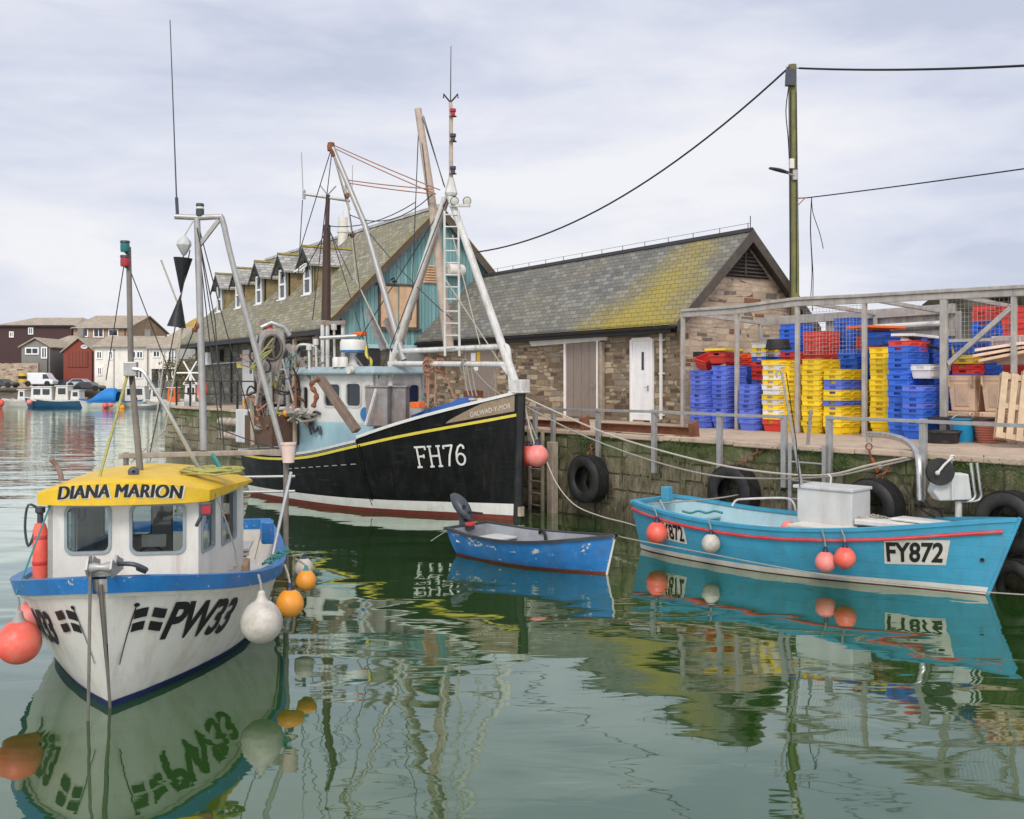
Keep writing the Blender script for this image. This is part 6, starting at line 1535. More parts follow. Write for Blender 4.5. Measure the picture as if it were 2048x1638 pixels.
H2.cap("grey_capping", Mt["ltgrey"], hull2, 0.10, 0.035, 0.03, 0.03, 0.0, TS - 0.002, 50)
H2.strip("grey_bulwark_band", Mt["grey"], hull2, lambda t: yl(t) + 0.045, lambda t: H2.sheer(t) - 0.04, 0.28, TS - 0.003, 0.004)
H2.strip("carved_name_panel", paint("gilded_brown_panel", (0.26, 0.19, 0.12), 0.6, 0.2, 8), hull2, lambda t: yl(t) + 0.09, lambda t: lerp(yl(t) + 0.10, H2.sheer(t) - 0.05, min(1, max(0, (t - 0.855) / 0.08)) ** 0.7), 0.855, 0.993, 0.006, 24, 3, (-1, 1))
# stem post and bow fittings
b = MB(fh)
pts = [H2.pt(1, z, 1) for z in [-.2 + (2.75 + .2) * i / 12 for i in range(13)]]
b.tube([Vector((p.x + 0.03, 0, p.z)) for p in pts], 0.10, 10); stem = b.build("stem_post", Mt["rubber"], hull2)
b = MB(fh); b.box((0.10, 0, 2.88), (0.3, 0.3, 0.26)); b.prism([(-0.10, -0.2, 2.72), (0.28, -0.14, 2.72), (0.28, 0.14, 2.72), (-0.1, 0.2, 2.72)], (0, 0, 0.04)); b.build("stem_head", Mt["wsteel"], hull2, bevel=0.02)
b = MB(fh); b.tube([(0.11, 0, 0.10), (0.11, 0, 0.3)], 0.085, 8); b.build("stem_shoe", Mt["wood"], hull2)
# lettering: serifed strokes
def serif_text():
    L = []; h = 1.0; s = 0.13
    def F(x): return [[(x, 0), (x, h)], [(x, h), (x + 0.5, h)], [(x, 0.53), (x + 0.36, 0.53)], [(x - s, 0), (x + s, 0)], [(x - s, h), (x, h)], [(x + 0.5, h), (x + 0.5, h - 0.14)], [(x + .36, .53 + .07), (x + .36, .53 - .07)]]
    def Hh(x): return [[(x, 0), (x, h)], [(x + 0.52, 0), (x + 0.52, h)], [(x, 0.52), (x + 0.52, 0.52)]] + [[(x + d - s * .8, z), (x + d + s * .8, z)] for d in (0, 0.52) for z in (0, h)]
    def S7(x): return [[(x, h - 0.02), (x + 0.5, h)], [(x, h), (x, h - 0.14)], [(x + 0.5, h), (x + 0.3, 0.5), (x + 0.2, 0)]]
    def S6(x): return [arc2(x + 0.26, 0.29, 0.24, 0.27, 0, 360, 18), [(x + 0.02, 0.3), (x + 0.05, 0.62), (x + 0.18, 0.9), (x + 0.34, 1.0), (x + 0.46, 0.93), (x + .48, .82)]]
    return F(0) + Hh(0.78) + S7(1.62) + S6(2.30)
sc = 0.44; st = strokes([[(u * sc * 0.86, v * sc) for u, v in pl_] for pl_ in serif_text()], 0.042)
tA = H2.find_t(836, 1.35, -1)
H2.decal("registration_lettering", Mt["white"], hull2, st, tA, 1.10, -1, 0.010, slope=0.075)
H2.decal("registration_lettering", Mt["white"], hull2, st, H2.find_t(836, 1.35, -1) + 0.2, 1.3, 1, 0.010, slope=-0.075)
tA = H2.find_t(940, 2.3, -1)
H2.decal("name_lettering", Mt["cream"], hull2, [text2d("GALWAD-Y-MOR", 0.15, 0, 0, 0.72, 1.05)], tA, yl(tA) + 0.13, -1, 0.012, slope=0.235, zref=2.3)
for k in (0.30, 0.40, 0.5):                  # scars of old fittings low on the topsides
    pass
b = MB(fh)
for i in range(9):
    t_ = 0.30 + 0.035 * i; z = 0.86 + 0.03 * i; a = H2.pt(t_, z, -1, 0.008); c = H2.pt(t_ + 0.018, z + 0.012, -1, 0.008); b.tube([a, c], 0.012, 6)
b.build("bolt_heads", Mt["galv"], hull2)
b = MB(fh); b.tube([H2.pt(0.62, z, -1, 0.012) for z in [0.3 + 1.25 * i / 8 for i in range(9)]], 0.02, 6); b.build("plate_seam", Mt["black"], hull2)
# bitts, blue tarpaulin
fp = lambda px, py, Y: MB(fh).L(W(px, py, Y))
for px in (945, 961):
    b = MB(fh); p = fp(px, 802, 22.0); b.lathe([(0.05, -0.35), (0.05, 0.0), (0.09, 0.02), (0.09, 0.06), (1e-4, 0.07)], p, n=14); b.build("mooring_bitt", Mt["wsteel"], fh)
b = MB(fh); rows = []
for i in range(15):
    u = i / 14; row = []
    for j in range(7):
        v = j / 6; p = fp(lerp(822, 945, u), 0, lerp(23.2, 22.3, u) + (v - 0.5) * 1.2); z = lerp(2.05, 2.55, u) + 0.12 * math.sin(PI * v) - 0.16 * abs(2 * v - 1) + 0.05 * mnoise.noise(Vector((u * 6, v * 5, 0)))
        row.append((p.x, p.y, z))
    rows.append(row)
b.smooth = True; b.grid(rows); b.build("blue_tarpaulin", paint("blue_tarp", (0.02, 0.09, 0.30), 0.6, 0.25, 4), fh, solid=0.02)
b = MB(fh); b.box(fp(835, 810, 22.9), (0.28, 0.2, 0.14)); b.build("orange_box", Mt["corange"], fh, bevel=0.01)
Mt["rustbrown"] = paint("rust_brown_steel", (0.17, 0.115, 0.08), 0.75, 0.3, 5, (0.20, 0.19, 0.18), 0.7, 2.2, 1, rust=0.5)
# wheelhouse
WS = -0.80; 
wpl = lambda px, py, ax, v: on_plane(fh, px, py, ax, v)
xa = wpl(592, 800, 1, WS).x; xf = wpl(748, 800, 1, WS).x; WP = 0.75; wz0, wz1, wzm = 0.9, 3.12, 1.98
def wrect(pa, pb, ya, yb):
    p, q = wpl(pa, ya, 1, WS), wpl(pb, yb, 1, WS); return (p.x - xa, q.z - wzm, q.x - xa, p.z - wzm)
hs = [wrect(597, 603, 774, 818), wrect(606, 617, 772, 820), wrect(648, 681, 767, 814), wrect(692, 722, 766, 814), wrect(731, 745, 768, 812)]
panel(fh, lambda u, v: Vector((xa + u, WS, wzm + v)), xf - xa, wz1 - wzm, hs, Mt["white"], "wheelhouse_side", fh, Vector((0, -1, 0)), 0.05, Mt["wsteel"], Mt["darkglass"], 0.1, 0.05)
panel(fh, lambda u, v: Vector((xf, WS + u, wzm + v)), WP - WS, wz1 - wzm, [(0.1, 0.42, 0.5, 0.92), (0.6, 0.42, 0.98, 0.92), (1.08, 0.42, 1.45, 0.92)], Mt["white"], "wheelhouse_front", fh, Vector((1, 0, 0)), 0.05, Mt["wsteel"], Mt["darkglass"], 0.1, 0.05)
panel(fh, lambda u, v: Vector((xa + u, WP, wzm + v)), xf - xa, wz1 - wzm, [(0.5, 0.42, 1.0, 0.92), (1.6, 0.42, 2.1, 0.92)], Mt["white"], "wheelhouse_side", fh, Vector((0, 1, 0)), 0.05, Mt["wsteel"], Mt["darkglass"], 0.1, 0.05)
panel(fh, lambda u, v: Vector((xa, WS + u, wzm + v)), WP - WS, wz1 - wzm, [(0.5, 0.4, 1.0, 0.92)], Mt["white"], "wheelhouse_back", fh, Vector((-1, 0, 0)), 0.05, Mt["wsteel"], Mt["darkglass"], 0.1, 0.05)
b = MB(fh); b.box(((xa + xf) / 2, (WS + WP) / 2, (wz0 + wzm) / 2), (xf - xa + 0.02, WP - WS + 0.02, wzm - wz0)); b.build("wheelhouse_base", Mt["ltblue"], fh, bevel=0.02)
b = MB(fh)
pf = lambda d, z: [(xa - 0.1 - d * .3, WS - 0.12 - d, z), (xf + 0.10 + d, WS - 0.12 - d, z), (xf + 0.3 + d, (WS + WP) / 2, z), (xf + 0.10 + d, WP + 0.12 + d, z), (xa - 0.1 - d * .3, WP + 0.12 + d, z)]
b.add(pf(0.05, wz1) + pf(0.08, wz1 + 0.06) + pf(-0.05, wz1 + 0.2), [(4, 3, 2, 1, 0)] + [(j * 5 + i, j * 5 + (i + 1) % 5, j * 5 + 5 + (i + 1) % 5, j * 5 + 5 + i) for j in (0, 1) for i in range(5)] + [(10, 11, 12, 13, 14)])
wr = b.build("wheelhouse_roof", Mt["roofteal"], fh, bevel=0.02)
b = MB(fh); p = wpl(705, 740, 1, WS - 0.2); b.lathe([(1e-4, 0), (0.09, 0), (0.09, 0.1), (1e-4, 0.1)], (p.x, WS - 0.22, p.z), (0, -1, 0), 18); b.build("searchlight", Mt["cream"], wr)
p = fp(706, 722, 24.2); b = MB(fh); b.lathe([(0.2, 0), (0.1, 0.1), (0.07, 0.3), (0.10, 0.36)], (p.x, p.y, wz1 + 0.18), n=14); b.tube([(p.x, p.y + .3, wz1 + .2), (p.x, p.y, wz1 + 0.5)], 0.03); b.build("radar_pedestal", Mt["wsteel"], wr)
b = MB(fh); b.lathe([(1e-4, 0.52), (0.3, 0.53), (0.31, 0.60)], (p.x, p.y, wz1 + 0.02), n=28); rd = b.build("radar_base", Mt["blue"], wr)
b = MB(fh); b.lathe([(0.312, 0.58), (0.312, 0.78), (0.28, 0.83), (1e-4, 0.85)], (p.x, p.y, wz1 + 0.02), n=28); b.build("radar_dome", Mt["white"], rd)
b = MB(fh)
for dx in (0, 0.24):
    p = fp(674, 725, 24.0); b.lathe([(1e-4, 0), (0.11, 0), (0.11, 0.2), (0.09, 0.24), (1e-4, 0.24)], (p.x + dx, p.y, wz1 + 0.19), n=14)
b.build("satellite_domes", Mt["white"], wr)
b = MB(fh); p = fp(700, 684, 24.6); b.tube([fp(640, 676, 24.6), fp(715, 672, 24.6)], 0.05, 8); b.build("roof_rail", Mt["galv"], wr)
b = MB(fh); b.box((fp(720, 668, 24.6)), (0.35, 0.18, 0.1)); b.build("orange_float", Mt["corange"], wr, bevel=.03)
p = wpl(730, 828, 1, WS - .03); b = MB(fh); b.lathe([(1e-4, 0), (0.16, 0), (0.16, 0.03), (1e-4, 0.03)], (p.x, WS - 0.011, p.z), (0, -1, 0), 20); b.build("blue_roundel", Mt["blue"], fh)
b = MB(fh); a = wpl(612, 828, 1, WS - .1); b.tube(smooth_path([(a.x + 0.5, WS - .06, a.z + .02), (a.x + 0.3, WS - .08, a.z + .05), (a.x + 0.2, WS - .08, a.z - 0.2), (a.x + 0.35, WS - .1, a.z - 0.42), (a.x + .5, WS - .08, a.z - 0.3), (a.x + 0.55, WS - .08, a.z - 0.5)], 5), 0.035, 6)
b.tube(smooth_path([(a.x + .2, WS - .07, a.z), (a.x + 0.1, WS - .08, a.z - 0.25), (a.x + 0.2, WS - .09, a.z - 0.5)], 5), 0.03, 6); b.build("hung_chain", Mt["dkgrey"], fh)
# rusty casing in front of the wheelhouse
for (pa, pb, ya, yb, Y) in ((741, 775, 775, 852, 22.85), (777, 812, 775, 848, 23.2)):
    a, c = fp(pa, ya, Y), fp(pb, yb, Y); m = (a + c) / 2
    b = MB(fh); b.box(m, (0.5, 0.42, a.z - c.z), 0.6); b.box((m.x, m.y, a.z + .02), (0.56, 0.48, 0.05), 0.6); b.build("exhaust_casing", Mt["rustgrey"], fh, bevel=0.04)
# rusty trawl arm across the wheelhouse
b = MB(fh); b.beam(fp(640, 756, 22.9), fp(714, 862, 22.4), 0.2, 0.16); b.build("trawl_arm", Mt["rustbrown"], fh, bevel=0.02)
b = MB(fh); b.tube(smooth_path([fp(640, 756, 22.8), fp(622, 770, 22.8), fp(633, 790, 22.8), fp(626, 815, 22.8)], 5), [0.05 + 0.018 * math.sin(i * 1.9) for i in range(16)], 8); b.build("arm_chain", Mt["rust"], fh)
b = MB(fh); b.beam(fp(752, 778, 22.5), fp(731, 850, 22.3), 0.04, 0.04); b.build("boat_hook", Mt["wsteel"], fh)
# fore gantry
AP = (898, 388, 22.7)
b = MB(fh); b.tube([fp(*AP), fp(1035, 778, 21.5)], 0.08, 12, 0.095); b.build("gantry_leg", Mt["wsteel"], fh)
b = MB(fh); b.tube([fp(890, 395, 22.8), fp(778, 742, 23.6)], 0.072, 12); b.tube([fp(778, 742, 23.6), fp(785, 850, 23.2)], 0.075, 10); b.build("gantry_leg", Mt["wsteel"], fh)
b = MB(fh); b.tube([fp(895, 395, 22.9), fp(815, 640, 24.6), fp(790, 735, 25.0)], 0.07, 10); b.build("gantry_leg", Mt["spar"], fh)
for a, c in (((794, 703, 23.5), (1012, 693, 21.7)), ((778, 727, 23.6), (1020, 729, 21.6))):
    b = MB(fh); b.tube([fp(*a), fp(*c)], 0.062, 10); b.build("gantry_bar", Mt["wsteel"], fh)
b = MB(fh); b.tube(smooth_path([fp(1000, 690, 21.8), fp(1014, 694, 21.7), fp(1018, 715, 21.65), fp(1023, 782, 21.55)], 4), 0.06, 10); b.build("gantry_post", Mt["wsteel"], fh)
for pp in ([(1000, 731), (1022, 731), (1024, 790), (1016, 752)], [(780, 700), (800, 732), (786, 756), (776, 745)]):
    Y = 21.6 if pp[0][0] > 900 else 23.5; b = MB(fh); b.prism([fp(x, y, Y) for x, y in pp], fp(900, 700, 22.5) - fp(900, 700, 22.45)); b.build("gusset_plate", Mt["wsteel"], fh)
# ladder
la = [(889, 422, 22.55), (890, 712, 22.5)]; lb = [(917, 422, 22.45), (919, 712, 22.4)]
for q in (la, lb):
    b = MB(fh); b.tube([fp(*q[0]), fp(*q[1])], 0.028, 8); b.build("ladder_stile", Mt["wsteel"], fh)
for k in range(12):
    u = (k + 0.3) / 12; b = MB(fh); b.bar(fp(*la[0]).lerp(fp(*la[1]), u), fp(*lb[0]).lerp(fp(*lb[1]), u), 0.017); b.build("ladder_rung", Mt["wsteel"], fh)
# topmast with lamps
b = MB(fh); b.lathe([(0.12, -0.12), (0.15, -0.05), (0.13, 0.02), (0.06, 0.30)], fp(902, 382, 22.7), n=8); b.build("mast_cap", Mt["wsteel"], fh)
b = MB(fh); b.tube([fp(902, 372, 22.7), fp(902, 230, 22.7), fp(901, 205, 22.7)], 0.05, 10, 0.04); tm = b.build("topmast", Mt["spar"], fh)
for py in (340, 275, 225):
    b = MB(fh); c = fp(906, py, 22.65); b.lathe([(0.09, -0.09), (0.08, -0.08), (0.05, -0.075), (0.05, 0.0), (0.07, 0.02), (0.07, 0.08), (1e-4, 0.09)], c, n=14); b.build("navigation_lamp", Mt["lampred"] if py == 225 else Mt["dkgrey"], tm)
b = MB(fh); b.tube([fp(901, 210, 22.7), fp(902, 92, 22.7)], 0.014, 6, 0.008); b.tube([fp(901, 205, 22.7), fp(887, 188, 22.7), fp(887, 196, 22.7)], 0.02, 6); b.tube([fp(901, 205, 22.7), fp(916, 188, 22.7), fp(916, 196, 22.7)], 0.02, 6); b.build("aerial", Mt["wire"], tm)
b = MB(fh); b.beam(fp(898, 411, 22.5), fp(940, 411, 22.4), 0.08, 0.06)
b.build("lamp_bar", Mt["wsteel"], fh)
for px in (909, 934):
    b = MB(fh); c = fp(px, 402, 22.4); d = (MB(fh).inv.to_3x3() @ Vector((0.25, -0.9, -0.3)))
    b.lathe([(0.04, -0.12), (0.08, -0.06), (0.1, 0.0), (0.085, 0.012)], c, d, 16); fl = b.build("floodlight", Mt["dkgrey"], fh)
    b = MB(fh); b.lathe([(0.084, 0.01), (0.05, 0.018), (1e-4, 0.02)], c, d, 16); b.build("floodlight_glass", Mt["lampglass"], fl)
# booms and after mast
b = MB(fh); b.tube([fp(898, 700, 22.9), fp(866, 420, 23.3), fp(836, 218, 23.6)], 0.125, 12, 0.085); b.build("mizzen_boom", Mt["spar"], fh)
b = MB(fh); b.tube([fp(808, 720, 23.4), fp(730, 450, 24.0), fp(662, 288, 24.4)], 0.085, 12, 0.06); b.build("derrick_boom", Mt["galv"], fh)
b = MB(fh); b.lathe([(0.09, -.12), (0.1, 0), (0.08, 0.08), (1e-4, .1)], fp(662, 292, 24.4), n=10); b.tube([fp(662, 300, 24.3), fp(668, 312, 24.3)], 0.05); b.build("boom_head", Mt["rust"], fh)
b = MB(fh); b.tube([fp(652, 640, 25.2), fp(654, 450, 25.2)], 0.12, 12, 0.09); b.tube([fp(654, 450, 25.2), fp(656, 390, 25.2)], 0.055, 10); am = b.build("after_mast", Mt["dkwood"], fh)
b = MB(fh); b.tube([fp(608, 388, 25.2), fp(700, 402, 25.2)], 0.035, 8); b.tube([fp(608, 380, 25.2), fp(608, 398, 25.2)], 0.04, 8); b.tube([fp(606, 378, 25.2), fp(603, 305, 25.2)], 0.012, 5); b.tube([fp(705, 330, 25.2), fp(704, 402, 25.2)], 0.01, 5); b.tube([fp(655, 390, 25.2), fp(640, 370, 25.2)], 0.018, 6); b.tube([fp(655, 390, 25.2), fp(672, 372, 25.2)], 0.018, 6); b.build("aerial_yard", Mt["galv"], am)
b = MB(fh); b.beam(fp(618, 648, 25.2), fp(692, 645, 25.0), 0.12, 0.10); b.build("gallows_top", Mt["rustgrey"], fh)
for px in (645, 655, 686):
    b = MB(fh); b.tube([fp(px, 650, 25.1), fp(px, 745, 25.0)], 0.05, 8); b.build("gallows_post", Mt["wsteel"], fh)
# power block on its crane at the stern
b = MB(fh); b.beam(fp(523, 640, 25.4), fp(560, 700, 25.3), 0.16, 0.16); b.beam(fp(575, 690, 25.2), fp(628, 760, 24.8), 0.14, 0.12); cr_ = b.build("crane_arm", Mt["rustgrey"], fh, bevel=.015)
b = MB(fh); b.tube([fp(533, 652, 25.3), fp(553, 676, 25.25)], 0.11, 10); b.build("hydraulic_ram", Mt["red"], cr_)
Mt["rustbrown2"] = paint("dark_greasy_steel", (0.10, 0.085, 0.07), 0.6, 0.3, 6, (0.2, 0.12, 0.07), 0.6, 3, 1)
Mt["blockgrey"] = paint("salt_stained_grey_metal", (0.27, 0.255, 0.24), 0.65, 0.25, 5, (0.17, 0.1, 0.06), 0.8, 2.5, 1)
c = fp(543, 703, 25.2); dcam = (MB(fh).inv.to_3x3() @ Vector((-0.2, 0.97, 0)))
b = MB(fh)
yy = dcam.normalized(); xx = yy.cross(Vector((0, 0, 1))).normalized()
def bp(u, v, w): return c + xx * u + Vector((0, 0, v)) + yy * w
ol = [(-0.30, 0.40), (-0.16, 0.56), (0.14, 0.58), (0.33, 0.44), (0.36, 0.05), (0.22, -0.30), (0.16, -0.62), (-0.10, -0.62), (-0.16, -0.34), (-0.33, -0.02)]
b.prism([bp(u, v, -0.10) for u, v in ol], yy * 0.2); pb = b.build("power_block", Mt["blockgrey"], fh, bevel=0.05)
b = MB(fh); n = 28; cc_ = (0.02, 0.1)
b.add([bp(cc_[0] + 0.22 * math.cos(a), cc_[1] + 0.30 * math.sin(a), -0.104) for a in [i * 2 * PI / n for i in range(n)]], [tuple(range(n))]); sv = b.build("sheave_opening", Mt["rubber"], pb, fix=False)
b = MB(fh); b.tube([bp(cc_[0] + 0.23 * math.cos(a), cc_[1] + 0.31 * math.sin(a), -0.12) for a in [i * 2 * PI / n for i in range(n)]], 0.035, 8, closed=True)
for a in (1.2, 3.3, 5.0): b.tube([bp(cc_[0], cc_[1], -0.13), bp(cc_[0] + 0.23 * math.cos(a), cc_[1] + 0.31 * math.sin(a), -0.13)], 0.045, 8, 0.03)
b.lathe([(1e-4, -.05), (0.07, -.04), (0.07, 0.02)], bp(cc_[0], cc_[1], -0.13), yy, 14); b.build("sheave_wheel", Mt["rustbrown2"], sv)
b = MB(fh); b.tube([bp(-.34, .4, 0), bp(-.42, .1, 0), bp(-.36, -.3, 0)], 0.04, 8); b.tube([bp(-.25, .6, 0), bp(0, .72, 0), bp(.3, .62, 0), bp(.45, .4, 0)], 0.06, 8); b.build("block_guard", Mt["galv"], pb)
b = MB(fh)
for k in range(3): b.tube(smooth_path([fp(545 + 6 * k, 735, 25.2), fp(530 + 14 * k, 770, 25.1), fp(516 + 22 * k, 800, 25.0), fp(520 + 14 * k, 838, 25.0)], 5), 0.04, 6)
b.build("hanging_net", Mt["ropegrey"], fh)
b = MB(fh); b.tube(smooth_path([fp(565, 690, 25.2), fp(555, 760, 25.2), fp(545, 778, 25.2), fp(560, 792, 25.2), fp(570, 778, 25.2), fp(562, 770, 25.2)], 5), 0.035, 6); b.build("hanging_hose", Mt["rope"], fh)
# stern: timber hold, bulwark ends, posts
b = MB(fh); a, c = fp(513, 830, 25.3), fp(580, 890, 25.0); b.box(((a.x + c.x) / 2, (a.y + c.y) / 2, (a.z + c.z) / 2), (1.15, 0.9, a.z - c.z)); b.build("net_pound", Mt["brownwood"], fh, bevel=.01)
b = MB(fh); a, c = fp(485, 818, 25.8), fp(512, 885, 25.6); b.box(((a.x + c.x) / 2, (a.y + c.y) / 2, (a.z + c.z) / 2), (0.5, 0.5, a.z - c.z)); b.build("stern_locker", Mt["ltgrey"], fh, bevel=.03)
for (px, ya, yb, m) in ((504, 790, 890, "wood"), (588, 690, 885, "wood"), (575, 720, 880, "galv"), (540, 745, 830, "galv")):
    b = MB(fh); b.tube([fp(px, ya, 25.0), fp(px + 2, yb, 24.9)], 0.06, 8); b.build("stanchion", Mt[m], fh)
b = MB(fh); b.tube([fp(495, 822, 25.3), fp(590, 815, 24.9)], 0.05, 8); b.build("stern_rail", Mt["wsteel"], fh)
b = MB(fh)
for k in range(4): b.tube([(p_ * 0.09 + 0, 0, 0) for p_ in (0, 1)], 0.001, 4)
b = MB(fh); c = fp(497, 806, 25.6)
for k in range(3): b.tube([c + Vector((0.13 * math.cos(a), 0.05 * k - .05, 0.13 * math.sin(a))) for a in [i * PI / 8 for i in range(16)]], 0.03, 6, closed=True)
b.build("orange_rope_hank", Mt["forange"], fh)
# net drum, heaped nets and floats on the after deck
c = fp(548, 815, 25.6); b = MB(fh); ax_ = Vector((0.15, 1, 0))
b.lathe([(1e-4, -0.6), (0.42, -0.6), (0.42, -0.56), (0.12, -0.56), (0.12, 0.56), (0.42, 0.56), (0.42, 0.6), (1e-4, 0.6)], c, ax_, 20); nd = b.build("net_drum", Mt["rustbrown"], fh)
b = MB(fh); rn = random.Random(12)
for k in range(26): b.tube([c + Vector((0.15 * (-.5 + k / 25), -0.5 + k / 25, 0)) + Vector(((0.24 + rn.uniform(0, .08)) * math.cos(a), 0, (0.24 + rn.uniform(0, .08)) * math.sin(a))) for a in [i * PI / 8 for i in range(16)]], 0.04, 5, closed=True)
b.build("wound_net", Mt["ropeteal"], nd)
for k, (px, py, Y, m) in enumerate(((525, 860, 25.0, "ropegrey"), (560, 842, 25.1, "ropegreen"), (600, 838, 24.4, "ropegrey"))):
    c = fp(px, py, Y); b = MB(fh)
    for j in range(9): b.tube(smooth_path([c + Vector((rn.uniform(-.3, .3), rn.uniform(-.3, .3), rn.uniform(-.08, .22))) for _ in range(6)], 4), 0.03, 5)
    b.build("net_heap", Mt[m], fh)
for px, py, Y, m in ((520, 838, 24.9, "forange"), (533, 845, 24.9, "fred"), (573, 826, 24.7, "forange"), (596, 824, 24.3, "fwhite")):
    b = MB(fh); b.sphere(fp(px, py, Y), 0.10, 12); b.build("net_float", Mt[m], fh)
for px, ya, yb, Y in ((618, 700, 742, 24.6), (632, 690, 742, 24.8), (668, 660, 716, 24.8)):
    b = MB(fh); b.tube([fp(px, ya, Y), fp(px + 1, yb, Y)], 0.03, 6); b.lathe([(1e-4, 0), (0.07, 0), (0.07, 0.14), (1e-4, 0.16)], fp(px, ya, Y), n=10); b.build("roof_lamp", Mt["wsteel"], fh)
b = MB(fh); b.tube(smooth_path([fp(592, 700, 25), fp(600, 690, 25), fp(625, 692, 25), (fp(640, 705, 25))], 4), 0.04, 8); b.tube([fp(560, 740, 25.2), fp(640, 735, 24.9)], 0.035, 8); b.tube([fp(515, 765, 25.5), fp(590, 752, 25.1)], 0.03, 8); b.tube([fp(520, 760, 25.5), fp(516, 850, 25.4)], 0.03, 8); b.build("after_gallows_tube", Mt["galv"], fh)
b = MB(fh); b.beam(fp(768, 700, 23.9), fp(735, 620, 24.2), 0.14, 0.1); b.beam(fp(800, 690, 23.6), fp(776, 640, 24.0), 0.2, 0.16); b.build("derrick_bracket", Mt["rustgrey"], fh)
b = MB(fh); b.tube(smooth_path([fp(735, 690, 23.9), fp(733, 710, 23.9), fp(742, 722, 23.9), fp(738, 745, 23.9)], 4), 0.04, 6); b.build("yellow_hose", Mt["ystripe"], fh)
rt = random.Random(77)
for k in range(16):
    x = rt.uniform(498, 640); y0_ = rt.uniform(690, 760); y1_ = y0_ + rt.uniform(40, 120); Y = rt.uniform(24.6, 25.7)
    b = MB(fh); b.tube([fp(x, y0_, Y), fp(x + rt.uniform(-30, 30), min(y1_, 868), Y + rt.uniform(-.4, .4))], rt.uniform(0.015, 0.04), 6); b.build("deck_spar", Mt[rt.choice(("galv", "mastgrey", "rust", "wsteel", "spar", "rustgrey"))], fh)
for k in range(14):
    x = rt.uniform(505, 640); y0_ = rt.uniform(700, 830); Y = rt.uniform(24.4, 25.5); b = MB(fh)
    b.tube(smooth_path([fp(x + rt.uniform(-28, 28), min(y0_ + rt.uniform(-35, 40), 862), Y + rt.uniform(-.3, .3)) for _ in range(6)], 5), rt.uniform(0.012, 0.028), 5); b.build("loose_rope", Mt[rt.choice(("ropegrey", "rope", "ropegreen", "ropered", "wire", "wire", "ropeteal"))], fh)
for px, py, w_, h_, m in ((520, 800, 0.4, 0.3, "ltgrey"), (560, 795, 0.45, 0.35, "rustgrey"), (600, 800, 0.3, 0.4, "rustbrown2"), (541, 770, 0.3, 0.25, "rustgrey")):
    b = MB(fh); b.box(fp(px, py, 25.2), (w_, w_ * .8, h_), 0.3); b.bar(fp(px, py, 25.2), fp(px, py, 25.2) + Vector((0, 0, -0.7)), 0.05); b.build("winch_housing", Mt[m], fh, bevel=0.03)
# rigging
b = MB(fh)
def rg_(a, c, s=0.0, r=0.012): b.tube(sag(fp(*a), fp(*c), s, 8 if s else 1), r, 5)
for a, c in (((667, 290, 24.4), (880, 380, 22.9)), ((672, 298, 24.3), (872, 388, 22.9)), ((694, 360, 24.3), (865, 378, 22.9)), ((697, 366, 24.2), (868, 388, 22.9))): rg_(a, c, 0.02, 0.014)
b.build("topping_lift", Mt["ropered"], fh)
b = MB(fh)
rg_((662, 300, 24.3), (600, 500, 26)); rg_((664, 300, 24.3), (625, 640, 25.2)); rg_((665, 305, 24.3), (700, 430, 24.2)); rg_((838, 232, 23.6), (822, 640, 23.8)); rg_((838, 232, 23.6), (858, 410, 23.0)); rg_((845, 235, 23.5), (890, 375, 22.8)); rg_((847, 232, 23.5), (888, 372, 22.8))
rg_((700, 430, 24.2), (866, 388, 23.0), 0.35); rg_((656, 452, 25.1), (830, 405, 23.3), 0.2); rg_((656, 455, 25.1), (600, 560, 25.4)); rg_((655, 452, 25.1), (705, 560, 24.6)); rg_((657, 452, 25.1), (730, 690, 24.6)); rg_((605, 400, 25.2), (596, 560, 25.4))
rg_((895, 398, 22.7), (705, 700, 24.4)); rg_((893, 400, 22.7), (740, 800, 23.4)); rg_((700, 430, 24.2), (745, 770, 23.6)); rg_((730, 455, 24.0), (905, 640, 22.6), 0.1)
b.build("standing_rigging", Mt["wire"], fh)
b = MB(fh)
rg_((690, 370, 24.2), (704, 470, 24.2), 0, 0.022); rg_((704, 470, 24.2), (712, 560, 24.1), 0, 0.014); rg_((712, 560, 24.1), (780, 700, 23.6), 0, 0.018); rg_((668, 312, 24.3), (700, 420, 24.2), 0, 0.018)
b.build("running_rigging", Mt["rope"], fh)
b = MB(fh); rg_((882, 545, 22.6), (1000, 725, 21.8), 0, 0.014); rg_((905, 470, 22.5), (960, 690, 22.0), 0, 0.014)
b.build("running_rigging", Mt["rope"], fh)
for px in (694, 705):
    b = MB(fh); b.lathe([(0.03, -.06), (0.09, 0), (0.03, .06)], fp(px, 470 if px > 700 else 392, 24.2), (0, 1, 0), 12); b.build("rigging_block", Mt["rust"], fh)
b = MB(fh); rgn = random.Random(8)
for px in (853, 858, 872, 884): rg_((px, 728, 22.9), (px + rgn.uniform(-6, 30), 805 + rgn.uniform(0, 12), 22.6), 0.05, 0.02)
for px in (856, 880):
    pts = [fp(px + 10 * math.sin(i * 0.9) , 726 + 12 * math.cos(i * 0.9) + i * 0.4, 22.85 - 0.04 * (i % 3)) for i in range(40)]; b.tube(pts, 0.016, 5)
b.build("red_brown_ropes", Mt["ropered"], fh)
b = MB(fh); b.tube([fp(930 + 9 * math.sin(i * 0.8), 735 + 16 * math.cos(i * 0.8), 22.2 + 0.03 * (i % 4)) for i in range(50)], 0.016, 5)
for px in (926, 934, 942): rg_((px, 730, 22.2), (px + 12, 792, 22.0), 0.08, 0.016)
rg_((945, 735, 22.1), (1015, 795, 21.6), 0.1, 0.014); rg_((1000, 700, 21.8), (975, 800, 22.0), 0.02, 0.014)
b.build("grey_rope_hank", Mt["ropegrey"], fh)
